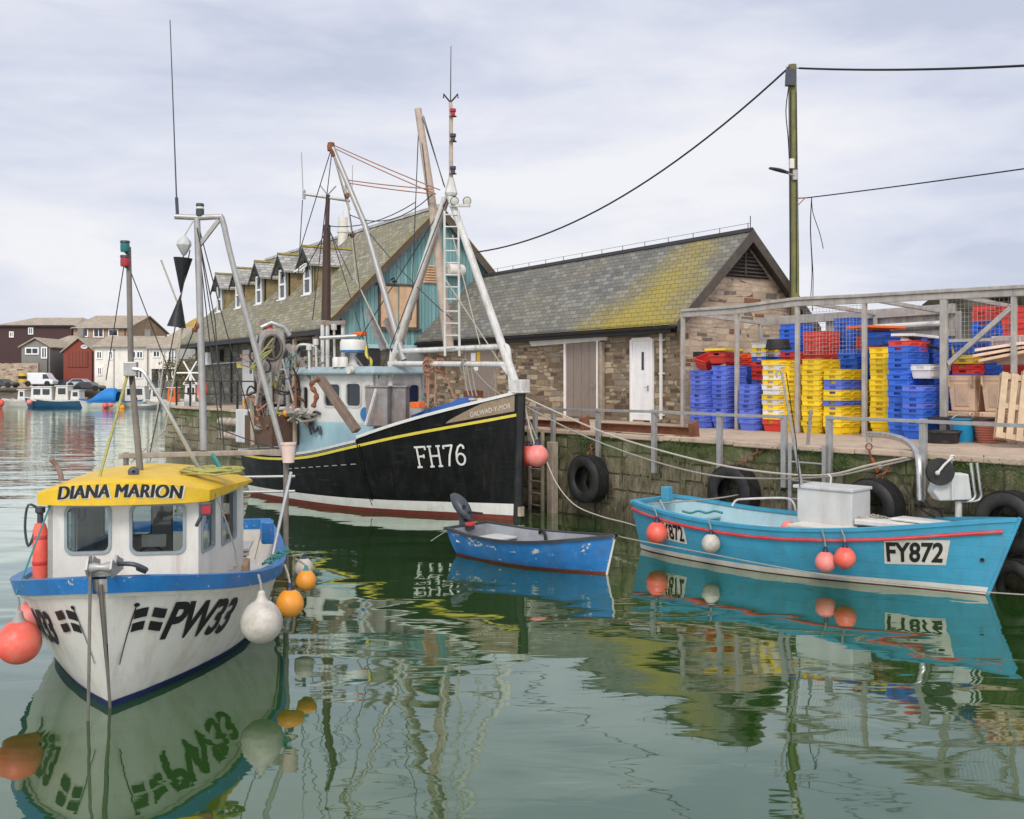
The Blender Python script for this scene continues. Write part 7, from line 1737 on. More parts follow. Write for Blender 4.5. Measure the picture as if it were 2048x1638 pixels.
fender(W(1075, 912, 21.15), 0.235, "fpink", "coral ball fender hanging in front of the black bow", W(1045, 812, 21.5), "neck", "fenders at the trawler's bow")
fender(W(1057, 912, 21.75), 0.22, "fred", "red ball fender mostly hidden behind the coral one at the bow", W(1048, 812, 21.6), "neck", "fenders at the trawler's bow")

# ================================================================ sky blue boat FY872
FYB = Vector((6.62, 13.95, 0)); FYA = math.atan2(-0.716, 0.698)
fy = thing("open_boat", "sky blue open fishing boat marked FY872 with red rubbing strake", "boat", FYB, FYA)
H3 = Hull(fy, 5.75, [(0, 0.62), (0.06, 0.78), (0.2, 0.95), (0.45, 1.06), (0.62, 1.0), (0.78, 0.76), (0.9, 0.40), (0.97, 0.14), (1, 0.03)],
          [(0, 0.86), (0.25, 0.74), (0.5, 0.74), (0.75, 0.86), (1, 1.10)], [(0, 0.28), (0.4, 0.24), (0.65, 0.4), (0.85, 0.65), (1, 0.8)], -0.3, 0.42, 0.08)
hull3 = H3.shell("hull", Mt["skyblue"])
dk3 = lambda t: 0.28 if t < 0.7 else 0.28 + 0.45 * (t - 0.7) / 0.3
H3.inner("inner_lining", Mt["ltblue"], dk3, 0.05, hull3); H3.deck("deck", Mt["ltgrey"], dk3, 0.04, hull3)
H3.cap("gunwale", Mt["skyblue"], hull3, 0.09, 0.02, 0.02, 0.03)
H3.strake("red_rubbing_strake", Mt["red"], hull3, lambda t: H3.sheer(t) - 0.135 - 0.03 * t, 0.026, 0.0, 0.985)
H3.strip("cream_boot_top", Mt["cream"], hull3, lambda t: 0.015, lambda t: 0.095 + 0.02 * t, off=0.005, transom=True)
H3.strip("brown_bottom", Mt["bottomred"], hull3, lambda t: -0.2, lambda t: 0.015, off=0.0045, transom=True)
b = MB(fy); pts = [H3.pt(1, z, 1) for z in [-.1 + 1.22 * i / 10 for i in range(11)]]; b.tube([Vector((p.x + 0.012, 0, p.z)) for p in pts], 0.03, 8); b.build("stem", Mt["skyblue"], hull3)
b = MB(fy); p = H3.pt(0.968, 0.5, -1, 0.002); b.lathe([(1e-4, -.02), (0.03, -.02), (0.03, 0.012), (0.018, 0.014), (1e-4, 0.0)], p, (0.4, -0.9, 0.1), 12); b.build("towing_eye", Mt["blk"], hull3)
tx = text2d("FY872", 0.40, 0.012, 0, 0.72, 1.0); wd = max(v[0] for v in tx[0])
tA = H3.find_t(1772, 0.62, -1)
pad = subdiv2d([(-0.04, -0.05), (wd + 0.05, -0.05), (wd + 0.06, 0.32), (-0.02, 0.32)], [(0, 1, 2, 3)], 0.08)
sc_ = 1.0
H3.decal("white_number_patch", Mt["cream"], hull3, [pad], tA, 0.40, -1, 0.005, slope=0.05)
H3.decal("registration_lettering", Mt["blk"], hull3, [tx], tA, 0.40, -1, 0.010, slope=0.05)
tx2 = text2d("FY872", 0.36, 0.010, 0, 0.62, 1.0); wd2 = max(v[0] for v in tx2[0]); tB = H3.find_t(1364, 0.5, -1); acc = H3.arc(0.5, -1); tS = max(0.0, tB - wd2 / acc[-1])
pad2 = subdiv2d([(-0.03, -0.04), (wd2 + 0.04, -0.04), (wd2 + 0.04, 0.29), (-0.03, 0.29)], [(0, 1, 2, 3)], 0.06)
H3.decal("white_number_patch", Mt["cream"], hull3, [pad2], tS, 0.34, -1, 0.005, slope=-0.03)
H3.decal("registration_lettering", Mt["blk"], hull3, [tx2], tS, 0.34, -1, 0.010, slope=-0.03)
yp = lambda px, py, Y: MB(fy).L(W(px, py, Y))
a, c = on_plane(fy, 1594, 975, 1, -0.28), on_plane(fy, 1704, 1056, 1, -0.28)
b = MB(fy); b.box(((a.x + c.x) / 2, 0.02, (a.z + c.z) / 2), (c.x - a.x, 0.6, a.z - c.z)); eb = b.build("engine_box", Mt["ltgrey"], fy, bevel=0.015)
b = MB(fy); b.box(((a.x + c.x) / 2 - .02, 0.02, a.z + 0.02), (c.x - a.x + 0.08, 0.66, 0.05)); b.build("box_lid", Mt["ltgrey"], eb, bevel=0.012)
b = MB(fy); b.tube([yp(1604, 975, 15.7), yp(1588, 885, 15.7), yp(1564, 748, 15.7)], 0.03, 8, 0.018); b.tube(smooth_path([yp(1564, 748, 15.7), yp(1560, 741, 15.7), yp(1553, 745, 15.7), yp(1554, 756, 15.7)], 4), 0.015, 6); b.build("pole", Mt["galv"], fy)
b = MB(fy); b.tube([yp(1600, 975, 15.6), yp(1592, 880, 15.6), yp(1572, 745, 15.6)], 0.008, 5); b.build("pole_line", Mt["cable"], fy)
b = MB(fy); b.tube(smooth_path([yp(1464, 1012, 16.9), yp(1472, 1001, 16.9), yp(1490, 998, 16.8), yp(1565, 996, 16.4), yp(1585, 1003, 16.3), yp(1592, 1022, 16.2)], 5), 0.018, 8); b.build("hoop_rail", Mt["wsteel"], fy)
b = MB(fy); b.tube(smooth_path([yp(1660, 972, 15.6), yp(1662, 955, 15.6), yp(1655, 948, 15.6)], 4), 0.014, 6); b.build("hook", Mt["wsteel"], fy)
b = MB(fy); b.box((-5.75 + 0.16, 0.1, 0.93), (0.16, 0.14, 0.3)); b.build("stern_post", Mt["skyblue"], fy, bevel=0.012)
b = MB(fy); b.tube([yp(1320, 1000, 17.3), yp(1330, 1020, 17.0)], 0.015, 6); b.build("tiller_rod", Mt["steel"], fy)
b = MB(fy)
for k in range(4): b.box((-4.1 + 0.42 * k, 0.05 - .03 * k, 0.48 + 0.035 * (k % 3)), (1.1, 0.55, 0.045), 0.05 * k)
b.build("deck_boards", Mt["cream"], fy, bevel=0.008)
b = MB(fy); b.box((-5.0, 0.0, 0.55), (0.25, 1.5, 0.05)); b.build("thwart", Mt["ltblue"], fy, bevel=.01)
b = MB(fy); b.box((-1.35, 0.05, 0.86), (1.0, 0.55, 0.08), 0.05); b.box((-0.95, 0.1, 0.93), (0.8, 0.35, 0.04), -0.1); b.build("foredeck_hatch", Mt["white"], fy, bevel=0.015)
b = MB(fy); b.box((-2.25, -0.45, 0.76), (0.9, 0.5, 0.05)); b.build("side_board", Mt["cream"], fy, bevel=0.01)
b = MB(fy); rgx = random.Random(2)
for k in range(5):
    p = yp(1720 + 12 * k, 1040, 15.2); b.tube(smooth_path([p + Vector((rgx.uniform(-.1, .1), rgx.uniform(-.1, .1), -0.05 + rgx.uniform(0, .12))) for _ in range(6)], 4), 0.018, 6)
b.build("rope_heap", Mt["ropegrey"], fy)
b = MB(fy); b.tube(smooth_path([yp(1365 + 16 * i, 1022 + 4 * (i % 2), 16.9 - .1 * i) for i in range(6)], 4), 0.02, 6); b.build("green_hose", Mt["ropeteal"], fy)
b = MB(fy); b.sphere(yp(1577, 1056, 15.9), 0.12); b.build("spare_buoy", Mt["fpink"], fy)
# pot hauler
hY = 14.75; hp_ = lambda px, py, d=0: yp(px, py, hY + d)
b = MB(fy); p = hp_(1917, 1002); b.bar(p, (p.x, p.y, 0.70), 0.05, n=12); ph = b.build("hauler_post", Mt["wsteel"], fy)
b = MB(fy); n_ = MB(fy).inv.to_3x3() @ Vector((0, 1, 0))
b.prism([hp_(x, y, -0.12) for x, y in ((1868, 985), (1875, 965), (1898, 947), (1938, 948), (1945, 1000), (1880, 1002))], n_ * 0.26); b.build("hauler_box", Mt["ltgrey"], ph, bevel=0.02)
b = MB(fy); b.lathe([(1e-4, 0), (0.19, 0), (0.20, 0.03), (0.16, 0.06), (0.20, 0.09), (0.19, 0.12), (1e-4, 0.12)], hp_(1882, 944, -0.22), n_ + Vector((0.2, 0, 0)), 24); b.build("hauler_wheel", Mt["rubber"], ph)
b = MB(fy); b.tube([hp_(1875, 946, -0.27), hp_(1888, 930, -.27), hp_(1905, 914, -0.25)], 0.018, 8); b.lathe([(0.035, -.02), (0.05, 0), (0.035, .02)], hp_(1905, 916, -0.25), n_, 12); b.tube([hp_(1903, 920, -.2), hp_(1906, 1000, -.2)], 0.012, 6); b.sphere(hp_(1875, 946, -0.27), 0.035, 12); b.build("hauler_handle", Mt["wsteel"], ph)
b = MB(fy)
for d in (0, 12): b.tube(smooth_path([hp_(1942 + d, 926), hp_(1948 + d, 975), hp_(1950 + d, 992), hp_(1940 + d, 1002), hp_(1920, 1004)], 4), 0.026, 8)
b.build("hauler_guard", Mt["steel"], ph)
b = MB(fy); b.tube(smooth_path([hp_(1850, 1000, .2), hp_(1862, 1015, .1), hp_(1880, 1022, .1), hp_(1885, 1035, .1)], 4), 0.015, 6); b.tube(smooth_path([hp_(1790, 940, .9), hp_(1835, 1010, .6), hp_(1870, 1035, .3)], 4), 0.012, 6); b.build("hauler_hose", Mt["cable"], ph)
def hang3(t, z): return fy.matrix_basis @ H3.pt(t, z, -1, 0.02)
for px, py, r_, m, lab in ((1314, 1066, 0.185, "fred", "red ball fender at the sky blue boat's stern, over the number"), (1422, 1087, 0.15, "fwhite", "small white ball fender on the sky blue boat's side"),
                           (1651, 1124, 0.152, "fpink", "faded pink ball fender, left of the touching pair amidships"), (1690, 1116, 0.155, "fred", "orange red ball fender, right of the touching pair amidships")):
    best = min(((CX + p.x / p.y * FPX - px) ** 2, p.y, t_) for t_ in [i / 200 for i in range(201)] for p in [hang3(t_, 0.45)])
    Y = best[1] - r_ * 0.85 - (0.05 if "orange red" in lab else 0)
    h = hang3(best[2], H3.sheer(best[2])); fender(W(px, py, Y), r_, m, lab, h + Vector((0, -0.03, 0.02)), "neck", "fenders along the sky blue boat")

# ================================================================ dinghy
DGB = Vector((1.46, 15.45, 0)); DGA = math.atan2(-0.67, 0.742)
dg = thing("dinghy", "scuffed blue rowing dinghy with grey inside and a small outboard", "dinghy", DGB, DGA)
H4 = Hull(dg, 2.95, [(0, 0.50), (0.2, 0.62), (0.45, 0.68), (0.65, 0.62), (0.8, 0.45), (0.92, 0.2), (1, 0.02)],
          [(0, 0.47), (0.3, 0.42), (0.6, 0.45), (0.85, 0.54), (1, 0.62)], [(0, 0.30), (0.4, 0.3), (0.7, 0.42), (0.9, 0.6), (1, 0.7)], -0.14, 0.16, 0.12)
hull4 = H4.shell("hull", Mt["dinghyblue"])
dk4 = lambda t: 0.04 + 0.25 * max(0, t - 0.8)
H4.inner("grey_lining", Mt["grey"], dk4, 0.03, hull4); H4.deck("floor", Mt["grey"], dk4, 0.02, hull4)
H4.cap("rubber_gunwale", Mt["dkgrey"], hull4, 0.035, 0.03, 0.012, 0.035)
H4.strip("brown_bottom", Mt["bottomred"], hull4, lambda t: -0.1, lambda t: 0.035, off=0.004, transom=True)
b = MB(dg); pts = [H4.pt(1, z, 1) for z in [-.05 + 0.6 * i / 8 for i in range(9)]]; b.tube([Vector((p.x + 0.006, 0, p.z)) for p in pts], 0.018, 8); b.build("bare_stem", Mt["cream"], hull4)
b = MB(dg); b.box((-2.55, 0, 0.27), (0.5, 1.0, 0.04)); b.build("stern_seat", Mt["ltgrey"], dg, bevel=0.01)
b = MB(dg); b.box((-1.5, 0, 0.26), (0.28, 1.2, 0.035)); b.build("thwart", Mt["grey"], dg, bevel=0.01)
b = MB(dg); c = H4.pt(0.42, 0.38, 1, 0, 0.06); b.tube(smooth_path([c + Vector((-.16, 0, 0.0)), c + Vector((-.1, -.03, 0.06)), c + Vector((0, -.05, 0.0)), c + Vector((0.03, -.06, -.12)), c + Vector((.05, -.07, -.2))], 4), 0.028, 8); b.sphere(c + Vector((.05, -.08, -.24)), 0.06, 12); b.build("black_strop", Mt["rubber"], dg)
b = MB(dg); cxx = -3.10
rows = []
for (u, sc2) in ((0, 0.30), (0.06, 0.75), (0.2, 1.0), (0.34, 1.0), (0.46, 0.85), (0.52, 0.45)):
    row = []
    for k in range(16):
        a = 2 * PI * k / 16; row.append((cxx + 0.06 + 0.185 * sc2 * math.cos(a) - 0.45 * u, 0.15 * sc2 * math.sin(a), 0.57 + u * 0.78 - 0.18 * sc2 * math.cos(a) * 0.35))
    rows.append(row + [row[0]])
b.smooth = True; b.grid(rows); b.smooth = False; b.add(rows[0][:-1], [tuple(range(16))]); b.add(rows[-1][:-1], [tuple(range(16))])
ob = b.build("outboard_motor", Mt["dkgrey"], dg, merge=True, sharp=60)
b = MB(dg); b.box((cxx - 0.02, 0, 0.34), (0.12, 0.10, 0.6)); b.box((cxx + 0.12, 0, 0.46), (0.14, 0.16, 0.14)); b.build("motor_leg", Mt["dkgrey"], ob, bevel=0.015)
b = MB(dg); b.tube([(cxx + 0.1, -.02, 0.70), (cxx + 0.5, -0.06, 0.71)], 0.02, 8); b.build("tiller", Mt["rubber"], ob)
b = MB(dg); b.lathe([(1e-4, 0), (0.035, 0), (0.035, 0.02), (1e-4, 0.02)], (cxx + 0.10, -0.10, 0.80), (0.5, -0.85, 0), 14); b.build("starter_knob", Mt["blk"], ob)
b = MB(dg); b.box((cxx + 0.2, -0.05, 0.50), (0.1, 0.16, 0.06)); b.build("red_clamp", Mt["red"], ob, bevel=.015)

# ---------------------------------------------------------------- mooring ropes
bowp = W(1043, 792, 21.35)
qr = lambda px, py: QP(px, py, -0.42)
rope(smooth_path([bowp, W(1190, 858, 20.3), W(1300, 895, 19.2), W(1440, 930, 18.0), qr(1570, 948), qr(1660, 949), QP(1740, 930, -0.25), QP(1852, 907, 0.05)], 8), 0.019, "rope", "upper pale mooring rope sagging from the black bow to the quay")
rope(smooth_path([W(1050, 812, 21.4), W(1160, 868, 20.4), W(1290, 917, 19.2), W(1420, 950, 18.1), qr(1540, 957), qr(1660, 953), QP(1745, 936, -0.25), QP(1850, 911, 0.05)], 8), 0.016, "ropegrey", "lower greyer mooring rope sagging from the black bow to the quay")
rope(smooth_path([W(1094, 925, 21.0), W(1115, 970, 20.6), W(1150, 1010, 20.0), W(1200, 1032, 19.2), W(1250, 1045, 18.6), W(1292, 1058, 17.75)], 8), 0.012, "rope", "thin pale rope from the coral fender down to the sky blue boat's stern")
rope(smooth_path([W(1237, 1072, 15.25), W(1262, 1078, 15.25), W(1400, 1104, 14.6), W(1640, 1148, 13.4), W(1900, 1178, 12.4), W(2090, 1192, 12.0)], 8), 0.009, "ropegrey", "thin line from the dinghy's bow passing in front of the sky blue boat")
rope(smooth_path([W(1048, 800, 21.4), W(1058, 850, 21.3), W(1068, 885, 21.2), W(1070, 892, 21.15)], 6), 0.018, "rope", "short pale rope loop hanging from the black bow to its fender")
rope(smooth_path([W(1300, 1008, 17.4), W(1430, 997, 17.9), QP(1500, 985, -0.15)], 5), 0.014, "ropegrey", "old rope from the sky blue boat's stern post to the quay wall")
rope(smooth_path([W(900, 1058, 17.3), W(880, 1070, 17.2), W(862, 1082, 17.0)], 5), 0.008, "ropegrey", "thin stern line dipping from the dinghy into the water")
# ================================================================ far shore
FYS = 112.0
# land
b = MB(); rows = []
for i in range(60):
    x = -150 + 200 * i / 59; row = []
    for (y, z) in ((FYS - 2, -0.4), (FYS, 0.5), (FYS + 4, 1.5), (FYS + 7, 2.1), (FYS + 20, 2.3), (FYS + 120, 4.0), (FYS + 700, 6.0)):
        row.append((x * (1 + (y - FYS) / 300), y + 1.2 * mnoise.noise(Vector((x * 0.15, 0, y * .1))), z + 0.25 * mnoise.noise(Vector((x * 0.4, y * 0.4, 0)))))
    rows.append(row)
b.smooth = True; b.grid(rows); tag(b.build("far_shore", Mt["mud"], fix=False), kind="structure")
b = MB(); b.quad(Q(TL, 59, DECK - 0.05), Q(TR, 59, DECK - .05), Q(TR, 900, DECK - .05), Q(TL, 900, DECK - .05)); tag(b.build("ground", Mt["ground"]), kind="structure")
Mt["darkclad"] = paint("dark_maroon_cladding", (0.065, 0.033, 0.032), 0.8, 0.2, 0.8)
Mt["tanbrick"] = paint("tan_brick_wall", (0.35, 0.24, 0.15), 0.85, 0.15, 0.8, (0.2, 0.14, 0.09), 0.4, 0.6)
Mt["redclad"] = paint("red_shed_boards", (0.21, 0.045, 0.027), 0.75, 0.12, 0.6)
Mt["greyclad"] = paint("grey_render", (0.21, 0.20, 0.18), 0.85, 0.15, 0.6)
Mt["vanwhite"] = paint("white_van_paint", (0.7, 0.7, 0.7), 0.3, 0.05, 2)
Mt["silver"] = paint("silver_car_paint", (0.42, 0.44, 0.46), 0.3, 0.1, 2, metal=0.3)
Mt["carblue"] = paint("dark_blue_car_paint", (0.03, 0.04, 0.09), 0.3, 0.1, 2)
Mt["cardark"] = paint("dark_grey_car_paint", (0.05, 0.055, 0.06), 0.3, 0.1, 2)
def house(name, label, px0, px1, Y, depth, zb, eave_py, ridge_py, wall, roof, windows=(), cat="house", ridge="x", yaw=0.0, hip=0.0, ov=0.3):
    """front wall facing the harbour between two photo columns at depth Y; ridge along the front (x) or away from it (y)"""
    a, c = W(px0, 0, Y), W(px1, 0, Y); w = c.x - a.x; ez = CAMZ + (HOR - eave_py) / FPX * Y - zb; rz_ = CAMZ + (HOR - ridge_py) / FPX * Y - zb
    root = thing(name, label, cat, (a.x, Y, zb), yaw)
    b = MB(root); b.prism([(0, 0, -0.3), (w, 0, -.3), (w, 0, ez), (0, 0, ez)], (0, depth, 0))
    if ridge == "y": b.prism([(0, 0, ez), (w, 0, ez), (w / 2, 0, rz_ - 0.15)], (0, depth, 0))
    elif hip == 0: b.prism([(0, 0, ez), (0, depth, ez), (0, depth / 2, rz_ - 0.15)], (w, 0, 0))
    b.build("wall", wall, root)
    b = MB(root); t_ = 0.15
    if ridge == "x" and hip == 0:
        for ye in (-ov, depth + ov):
            ze = ez - ov * (rz_ - ez) / (depth / 2)
            b.prism([(-ov, ye, ze), (-ov, depth / 2, rz_), (-ov, depth / 2, rz_ + t_), (-ov, ye, ze + t_)], (w + 2 * ov, 0, 0))
    elif ridge == "x":
        h = hip * w
        A = [(-ov, -ov, ez - .1), (w + ov, -ov, ez - .1), (w + ov, depth + ov, ez - .1), (-ov, depth + ov, ez - .1)]; Rg = [(h - ov, depth / 2, rz_), (w - h + ov, depth / 2, rz_)]
        b.add(A + Rg, [(3, 2, 1, 0), (0, 1, 5, 4), (2, 3, 4, 5), (1, 2, 5), (3, 0, 4)])
    else:
        for s in (0, 1):
            xe = -ov if s == 0 else w + ov; ze = ez - ov * (rz_ - ez) / (w / 2)
            b.prism([(xe, -ov, ze), (w / 2, -ov, rz_ - .0), (w / 2, -ov, rz_ + t_), (xe, -ov, ze + t_)], (0, depth + 2 * ov, 0))
    ro = b.build("roof", roof, root)
    if cat == "house" and w > 4:
        b = MB(root); b.box((w * 0.72, depth / 2, rz_ + 0.35), (0.7, 0.55, 1.1)); b.box((w * 0.72, depth / 2, rz_ + 0.93), (0.8, 0.65, 0.08)); b.build("chimney", Mt["greyclad"], ro)
    b = MB(root); b.box((w / 2, -ov - 0.05, ez - 0.02 if ridge == "x" else ez - 5), (w + 0.3, 0.12, 0.12)) if ridge == "x" else b.bar((w / 2, -0.05, 0), (w / 2, -0.05, 0.1), 0.02); b.bar((w - 0.25, -0.08, 0), (w - 0.25, -0.08, ez - 0.1), 0.06); b.build("gutter", Mt["fascia"] if "white" not in name else Mt["greyclad"], root)
    for (wa, wb, ya, yb) in windows:
        p, q = W(wa, ya, Y), W(wb, yb, Y); x0, x1, z0, z1 = p.x - a.x, q.x - a.x, q.z - zb, p.z - zb
        b = MB(root); fwid = 0.14
        for x in (x0, x1): b.box((x, -0.05, (z0 + z1) / 2), (fwid, 0.14, z1 - z0 + fwid))
        for z in (z0, z1): b.box(((x0 + x1) / 2, -0.048, z), (x1 - x0 - fwid, 0.13, fwid))
        b.box(((x0 + x1) / 2, -0.045, (z0 + z1) / 2), (fwid * .7, 0.1, z1 - z0 - fwid)); o = b.build("window", Mt["winframe"], root)
        b = MB(root); b.box(((x0 + x1) / 2, -0.02, (z0 + z1) / 2), (x1 - x0 - .05, 0.05, z1 - z0 - .05)); b.build("window_pane", Mt["darkglass"], o)
    return root, a, w
# big warehouse: dark clad wing and tan brick wing under one roof line
house("warehouse", "dark maroon clad warehouse with grey hipped roofs behind the far quay", -14, 148, 138, 16, 2.4, 651, 628, Mt["darkclad"], Mt["slatetan"], ((58, 66, 656, 668), (20, 27, 664, 674)), "warehouse", "x", 0, 0.22)
house("warehouse_wing", "tan brick gabled wing joined to the dark warehouse", 147, 254, 137.5, 16, 2.4, 657, 626, Mt["tanbrick"], Mt["slatetan"], ((158, 176, 657, 673), (188, 207, 657, 674), (218, 236, 659, 672)), "warehouse", "x")
house("grey_hut", "small grey hut with white window and door beside the red shed", 43, 100, 121, 7, 2.3, 693, 677, Mt["greyclad"], Mt["slatetan"], ((52, 77, 696, 708), (84, 94, 695, 716)), "hut", "y")
house("grey_house", "low grey house with hipped slate roof behind the small hut", 86, 150, 127, 9, 2.3, 691, 668, Mt["greyclad"], Mt["slatetan"], (), "house", "x", 0, 0.4)
rs, ra, rw = house("red_shed", "red boarded boat shed with white oval sign on its gable", 127, 189, 120, 9, 2.2, 702, 677, Mt["redclad"], Mt["slatetan"], (), "shed", "y")
b = MB(rs); c = W(169, 693.5, 120); cx_, cz = c.x - ra.x, c.z - 2.2
b.add([(cx_ + 0.42 * math.cos(a), -0.04 - d, cz + 0.26 * math.sin(a)) for d in (0, 0.03) for a in [i * PI / 12 for i in range(24)]], [tuple(range(24, 48))[::-1]] + [(i, (i + 1) % 24, 24 + (i + 1) % 24, 24 + i) for i in range(24)]); sg = b.build("oval_sign", Mt["white"], rs)
b = MB(rs)
for k in range(5): b.add([(cx_ - 0.25 + 0.1 * k + 0.05 * math.cos(a), -0.074, cz + 0.02 + 0.06 * math.sin(a) + (0.04 if k == 2 else 0)) for a in [i * PI / 6 for i in range(12)]], [tuple(range(12))[::-1]])
b.build("sign_motif", Mt["blue"], sg, fix=False)
p, q = W(136, 703, 120), W(176, 734, 120); b = MB(rs); b.box(((p.x + q.x) / 2 - ra.x, -0.05, (p.z + q.z) / 2 - 2.2), (q.x - p.x, 0.12, p.z - q.z)); dr = b.build("shed_door", Mt["redclad"], rs)
b = MB(rs)
for k in range(6): b.box((lerp(p.x, q.x, (k + .5) / 6) - ra.x, -0.115, (p.z + q.z) / 2 - 2.2), (0.05, 0.02, p.z - q.z))
b.build("door_batten", Mt["darkclad"], dr)
wins = ((194, 204, 703, 717), (218, 226, 703, 718), (262, 272, 703, 716), (274, 286, 703, 716), (272, 285, 742, 756), (196, 204, 735, 750))
house("white_house", "long whitewashed house with slate roof facing the harbour", 189, 300, 118, 9, 2.0, 694, 671, Mt["whitewash"], Mt["slatetan"], wins, "house", "x")
house("white_bay_house", "white house end with overhanging upper bay on posts", 300, 350, 116.5, 8, 4.6, 697, 674, Mt["whitewash"], Mt["slatetan"], ((307, 320, 702, 714), (337, 349, 702, 730)), "house", "x")
root = thing("bay_undercroft", "dark stone undercroft with posts below the white overhanging bay", "undercroft", W(300, 760, 117.5))
b = MB(root); b.prism([(0, 0.6, 0), (2.9, 0.6, 0), (2.9, 0.6, 1.7), (0, 0.6, 1.7)], (0, 3, 0)); b.build("back_wall", Mt["stonegrey"], root)
for x in (0.3, 1.3, 2.2, 2.8):
    b = MB(root); b.box((x, -0.5, 0.8), (0.16, 0.16, 1.9)); b.build("post", Mt["winframe"], root)
house("tan_roofed_house", "low house with tan roof stepping up behind the white house", 322, 412, 130, 9, 2.5, 682, 650, Mt["tanbrick"], Mt["slatetan"], ((361, 372, 690, 700),), "house", "x", 0, 0.3)
house("ochre_roofed_house", "house with ochre lichen roof just left of the stone building", 362, 450, 138, 9, 2.5, 655, 629, Mt["whitewash"], paint("ochre_roof", (0.36, 0.25, 0.06), 0.85, 0.25, 0.8), (), "house", "x", 0, 0.2)
# overgrown bank
b = MB(); rows = []
for j in range(9):
    rows.append([W(348 + 70 * i / 24, 0, 108) * Vector((1, 1, 0)) .to_3d() if False else Vector((W(348 + 70 * i / 24, 0, 110).x, 110 - 3 + j * 0.6 + 0.8 * mnoise.noise(Vector((i * .3, j * .5, 2))), 0.4 + j * 0.62)) for i in range(25)])
b.grid(rows); tag(b.build("overgrown_bank", Mt["rock"], fix=False), kind="structure")
root = thing("bank_shrub", "olive brown bushes on the bank right of the white bay house", "bush", (W(372, 0, 109).x, 109, 3.0))
b = MB(root); rg = random.Random(31)
for i in range(26): leaves(b, (rg.uniform(-2.2, 2.2), rg.uniform(-.5, 1), rg.uniform(-0.8, 2.2)), (0.4, 0.3, 0.35), 45, 0.26, 0.0, rg)
b.build("foliage", paint("dry_foliage", (0.17, 0.13, 0.05), 0.8, 0.4, 2), root, fix=False)
b = MB(root); b.bar((0, .4, -2), (0.2, .4, 1), 0.12); b.bar((0.1, .4, -.5), (-1, .4, 1), 0.07); b.build("stem", Mt["brownwood"], root)
# vehicles
def car(label, px0, px1, Y, zb, mat, kind="car", cat="car", name="parked_car"):
    a, c = W(px0, 0, Y), W(px1, 0, Y); L = c.x - a.x; root = thing(name, label, cat, ((a.x + c.x) / 2, Y, zb), 0, group=None if kind == "van" else "cars parked on the far quay")
    k = L / 4.4; w = 0.85
    if kind == "van": prof = [(-2.2, .3), (2.2, .3), (2.2, .85), (1.75, 1.05), (1.2, 1.85), (0.9, 2.0), (-2.1, 2.0), (-2.2, 1.8)]; gl = [(1.68, 1.12), (1.22, 1.8), (0.75, 1.8), (0.75, 1.12)]
    else: prof = [(-2.2, .3), (2.2, .3), (2.2, .75), (1.9, .9), (1.0, 1.0), (0.4, 1.45), (-1.2, 1.48), (-1.9, 1.0), (-2.2, .95)]; gl = [(0.85, 1.02), (0.35, 1.4), (-1.1, 1.42), (-1.6, 1.02)]
    b = MB(root); b.prism([(x * k, -w, z * k) for x, z in prof], (0, 2 * w, 0)); b.build("body", mat, root, bevel=0.1)
    b = MB(root); b.prism([(x * k, -w - 0.02, z * k) for x, z in gl], (0, 2 * w + 0.04, 0)); b.build("side_window", Mt["darkglass"], root)
    for s in (-1, 1):
        for y in (-w, w):
            b = MB(root); b.lathe([(1e-4, -.1), (0.3, -.1), (0.33, -.06), (0.33, .06), (0.3, .1), (1e-4, .1)], (s * 1.4 * k, y, 0.33), (0, 1, 0), 16); wh = b.build("wheel", Mt["rubber"], root)
    return root
car("white panel van parked left of the silver cars on the far quay", 52, 112, 117, 2.25, Mt["vanwhite"], "van", "van", "parked_van")
car("silver estate car parked below the red shed", 138, 192, 115.5, 2.1, Mt["silver"])
car("dark blue car parked behind the silver one by the red shed", 112, 150, 118.5, 2.2, Mt["carblue"])
car("dark grey car nearest the white house on the far quay", 152, 207, 113.8, 1.75, Mt["cardark"])
car("dark car at the left edge of the far quay", -20, 33, 115, 2.1, Mt["cardark"])
p = W(45, 764, 116); root = thing("striped_bollard", "yellow and black striped drum beside the white van", "bollard", p)
b = MB(root); b.lathe([(1e-4, 0), (0.45, 0), (0.45, .35)], n=16); b.lathe([(0.45, .7), (0.45, 1.05), (1e-4, 1.05)], n=16); b.build("yellow_bands", Mt["yellow"], root)
b = MB(root); b.lathe([(0.451, .35), (0.451, .7)], n=16); b.build("black_band", Mt["blk"], root)
root = thing("shore_wall", "pale masonry wall at the left end of the far quay", "wall", W(2, 770, 119))
b = MB(root); b.prism([(-3, 0, -.5), (4.4, 0, -.5), (4.4, 0, 2.6), (-3, 0, 2.6)], (0, .5, 0)); b.build("masonry", Mt["stonepale"], root)
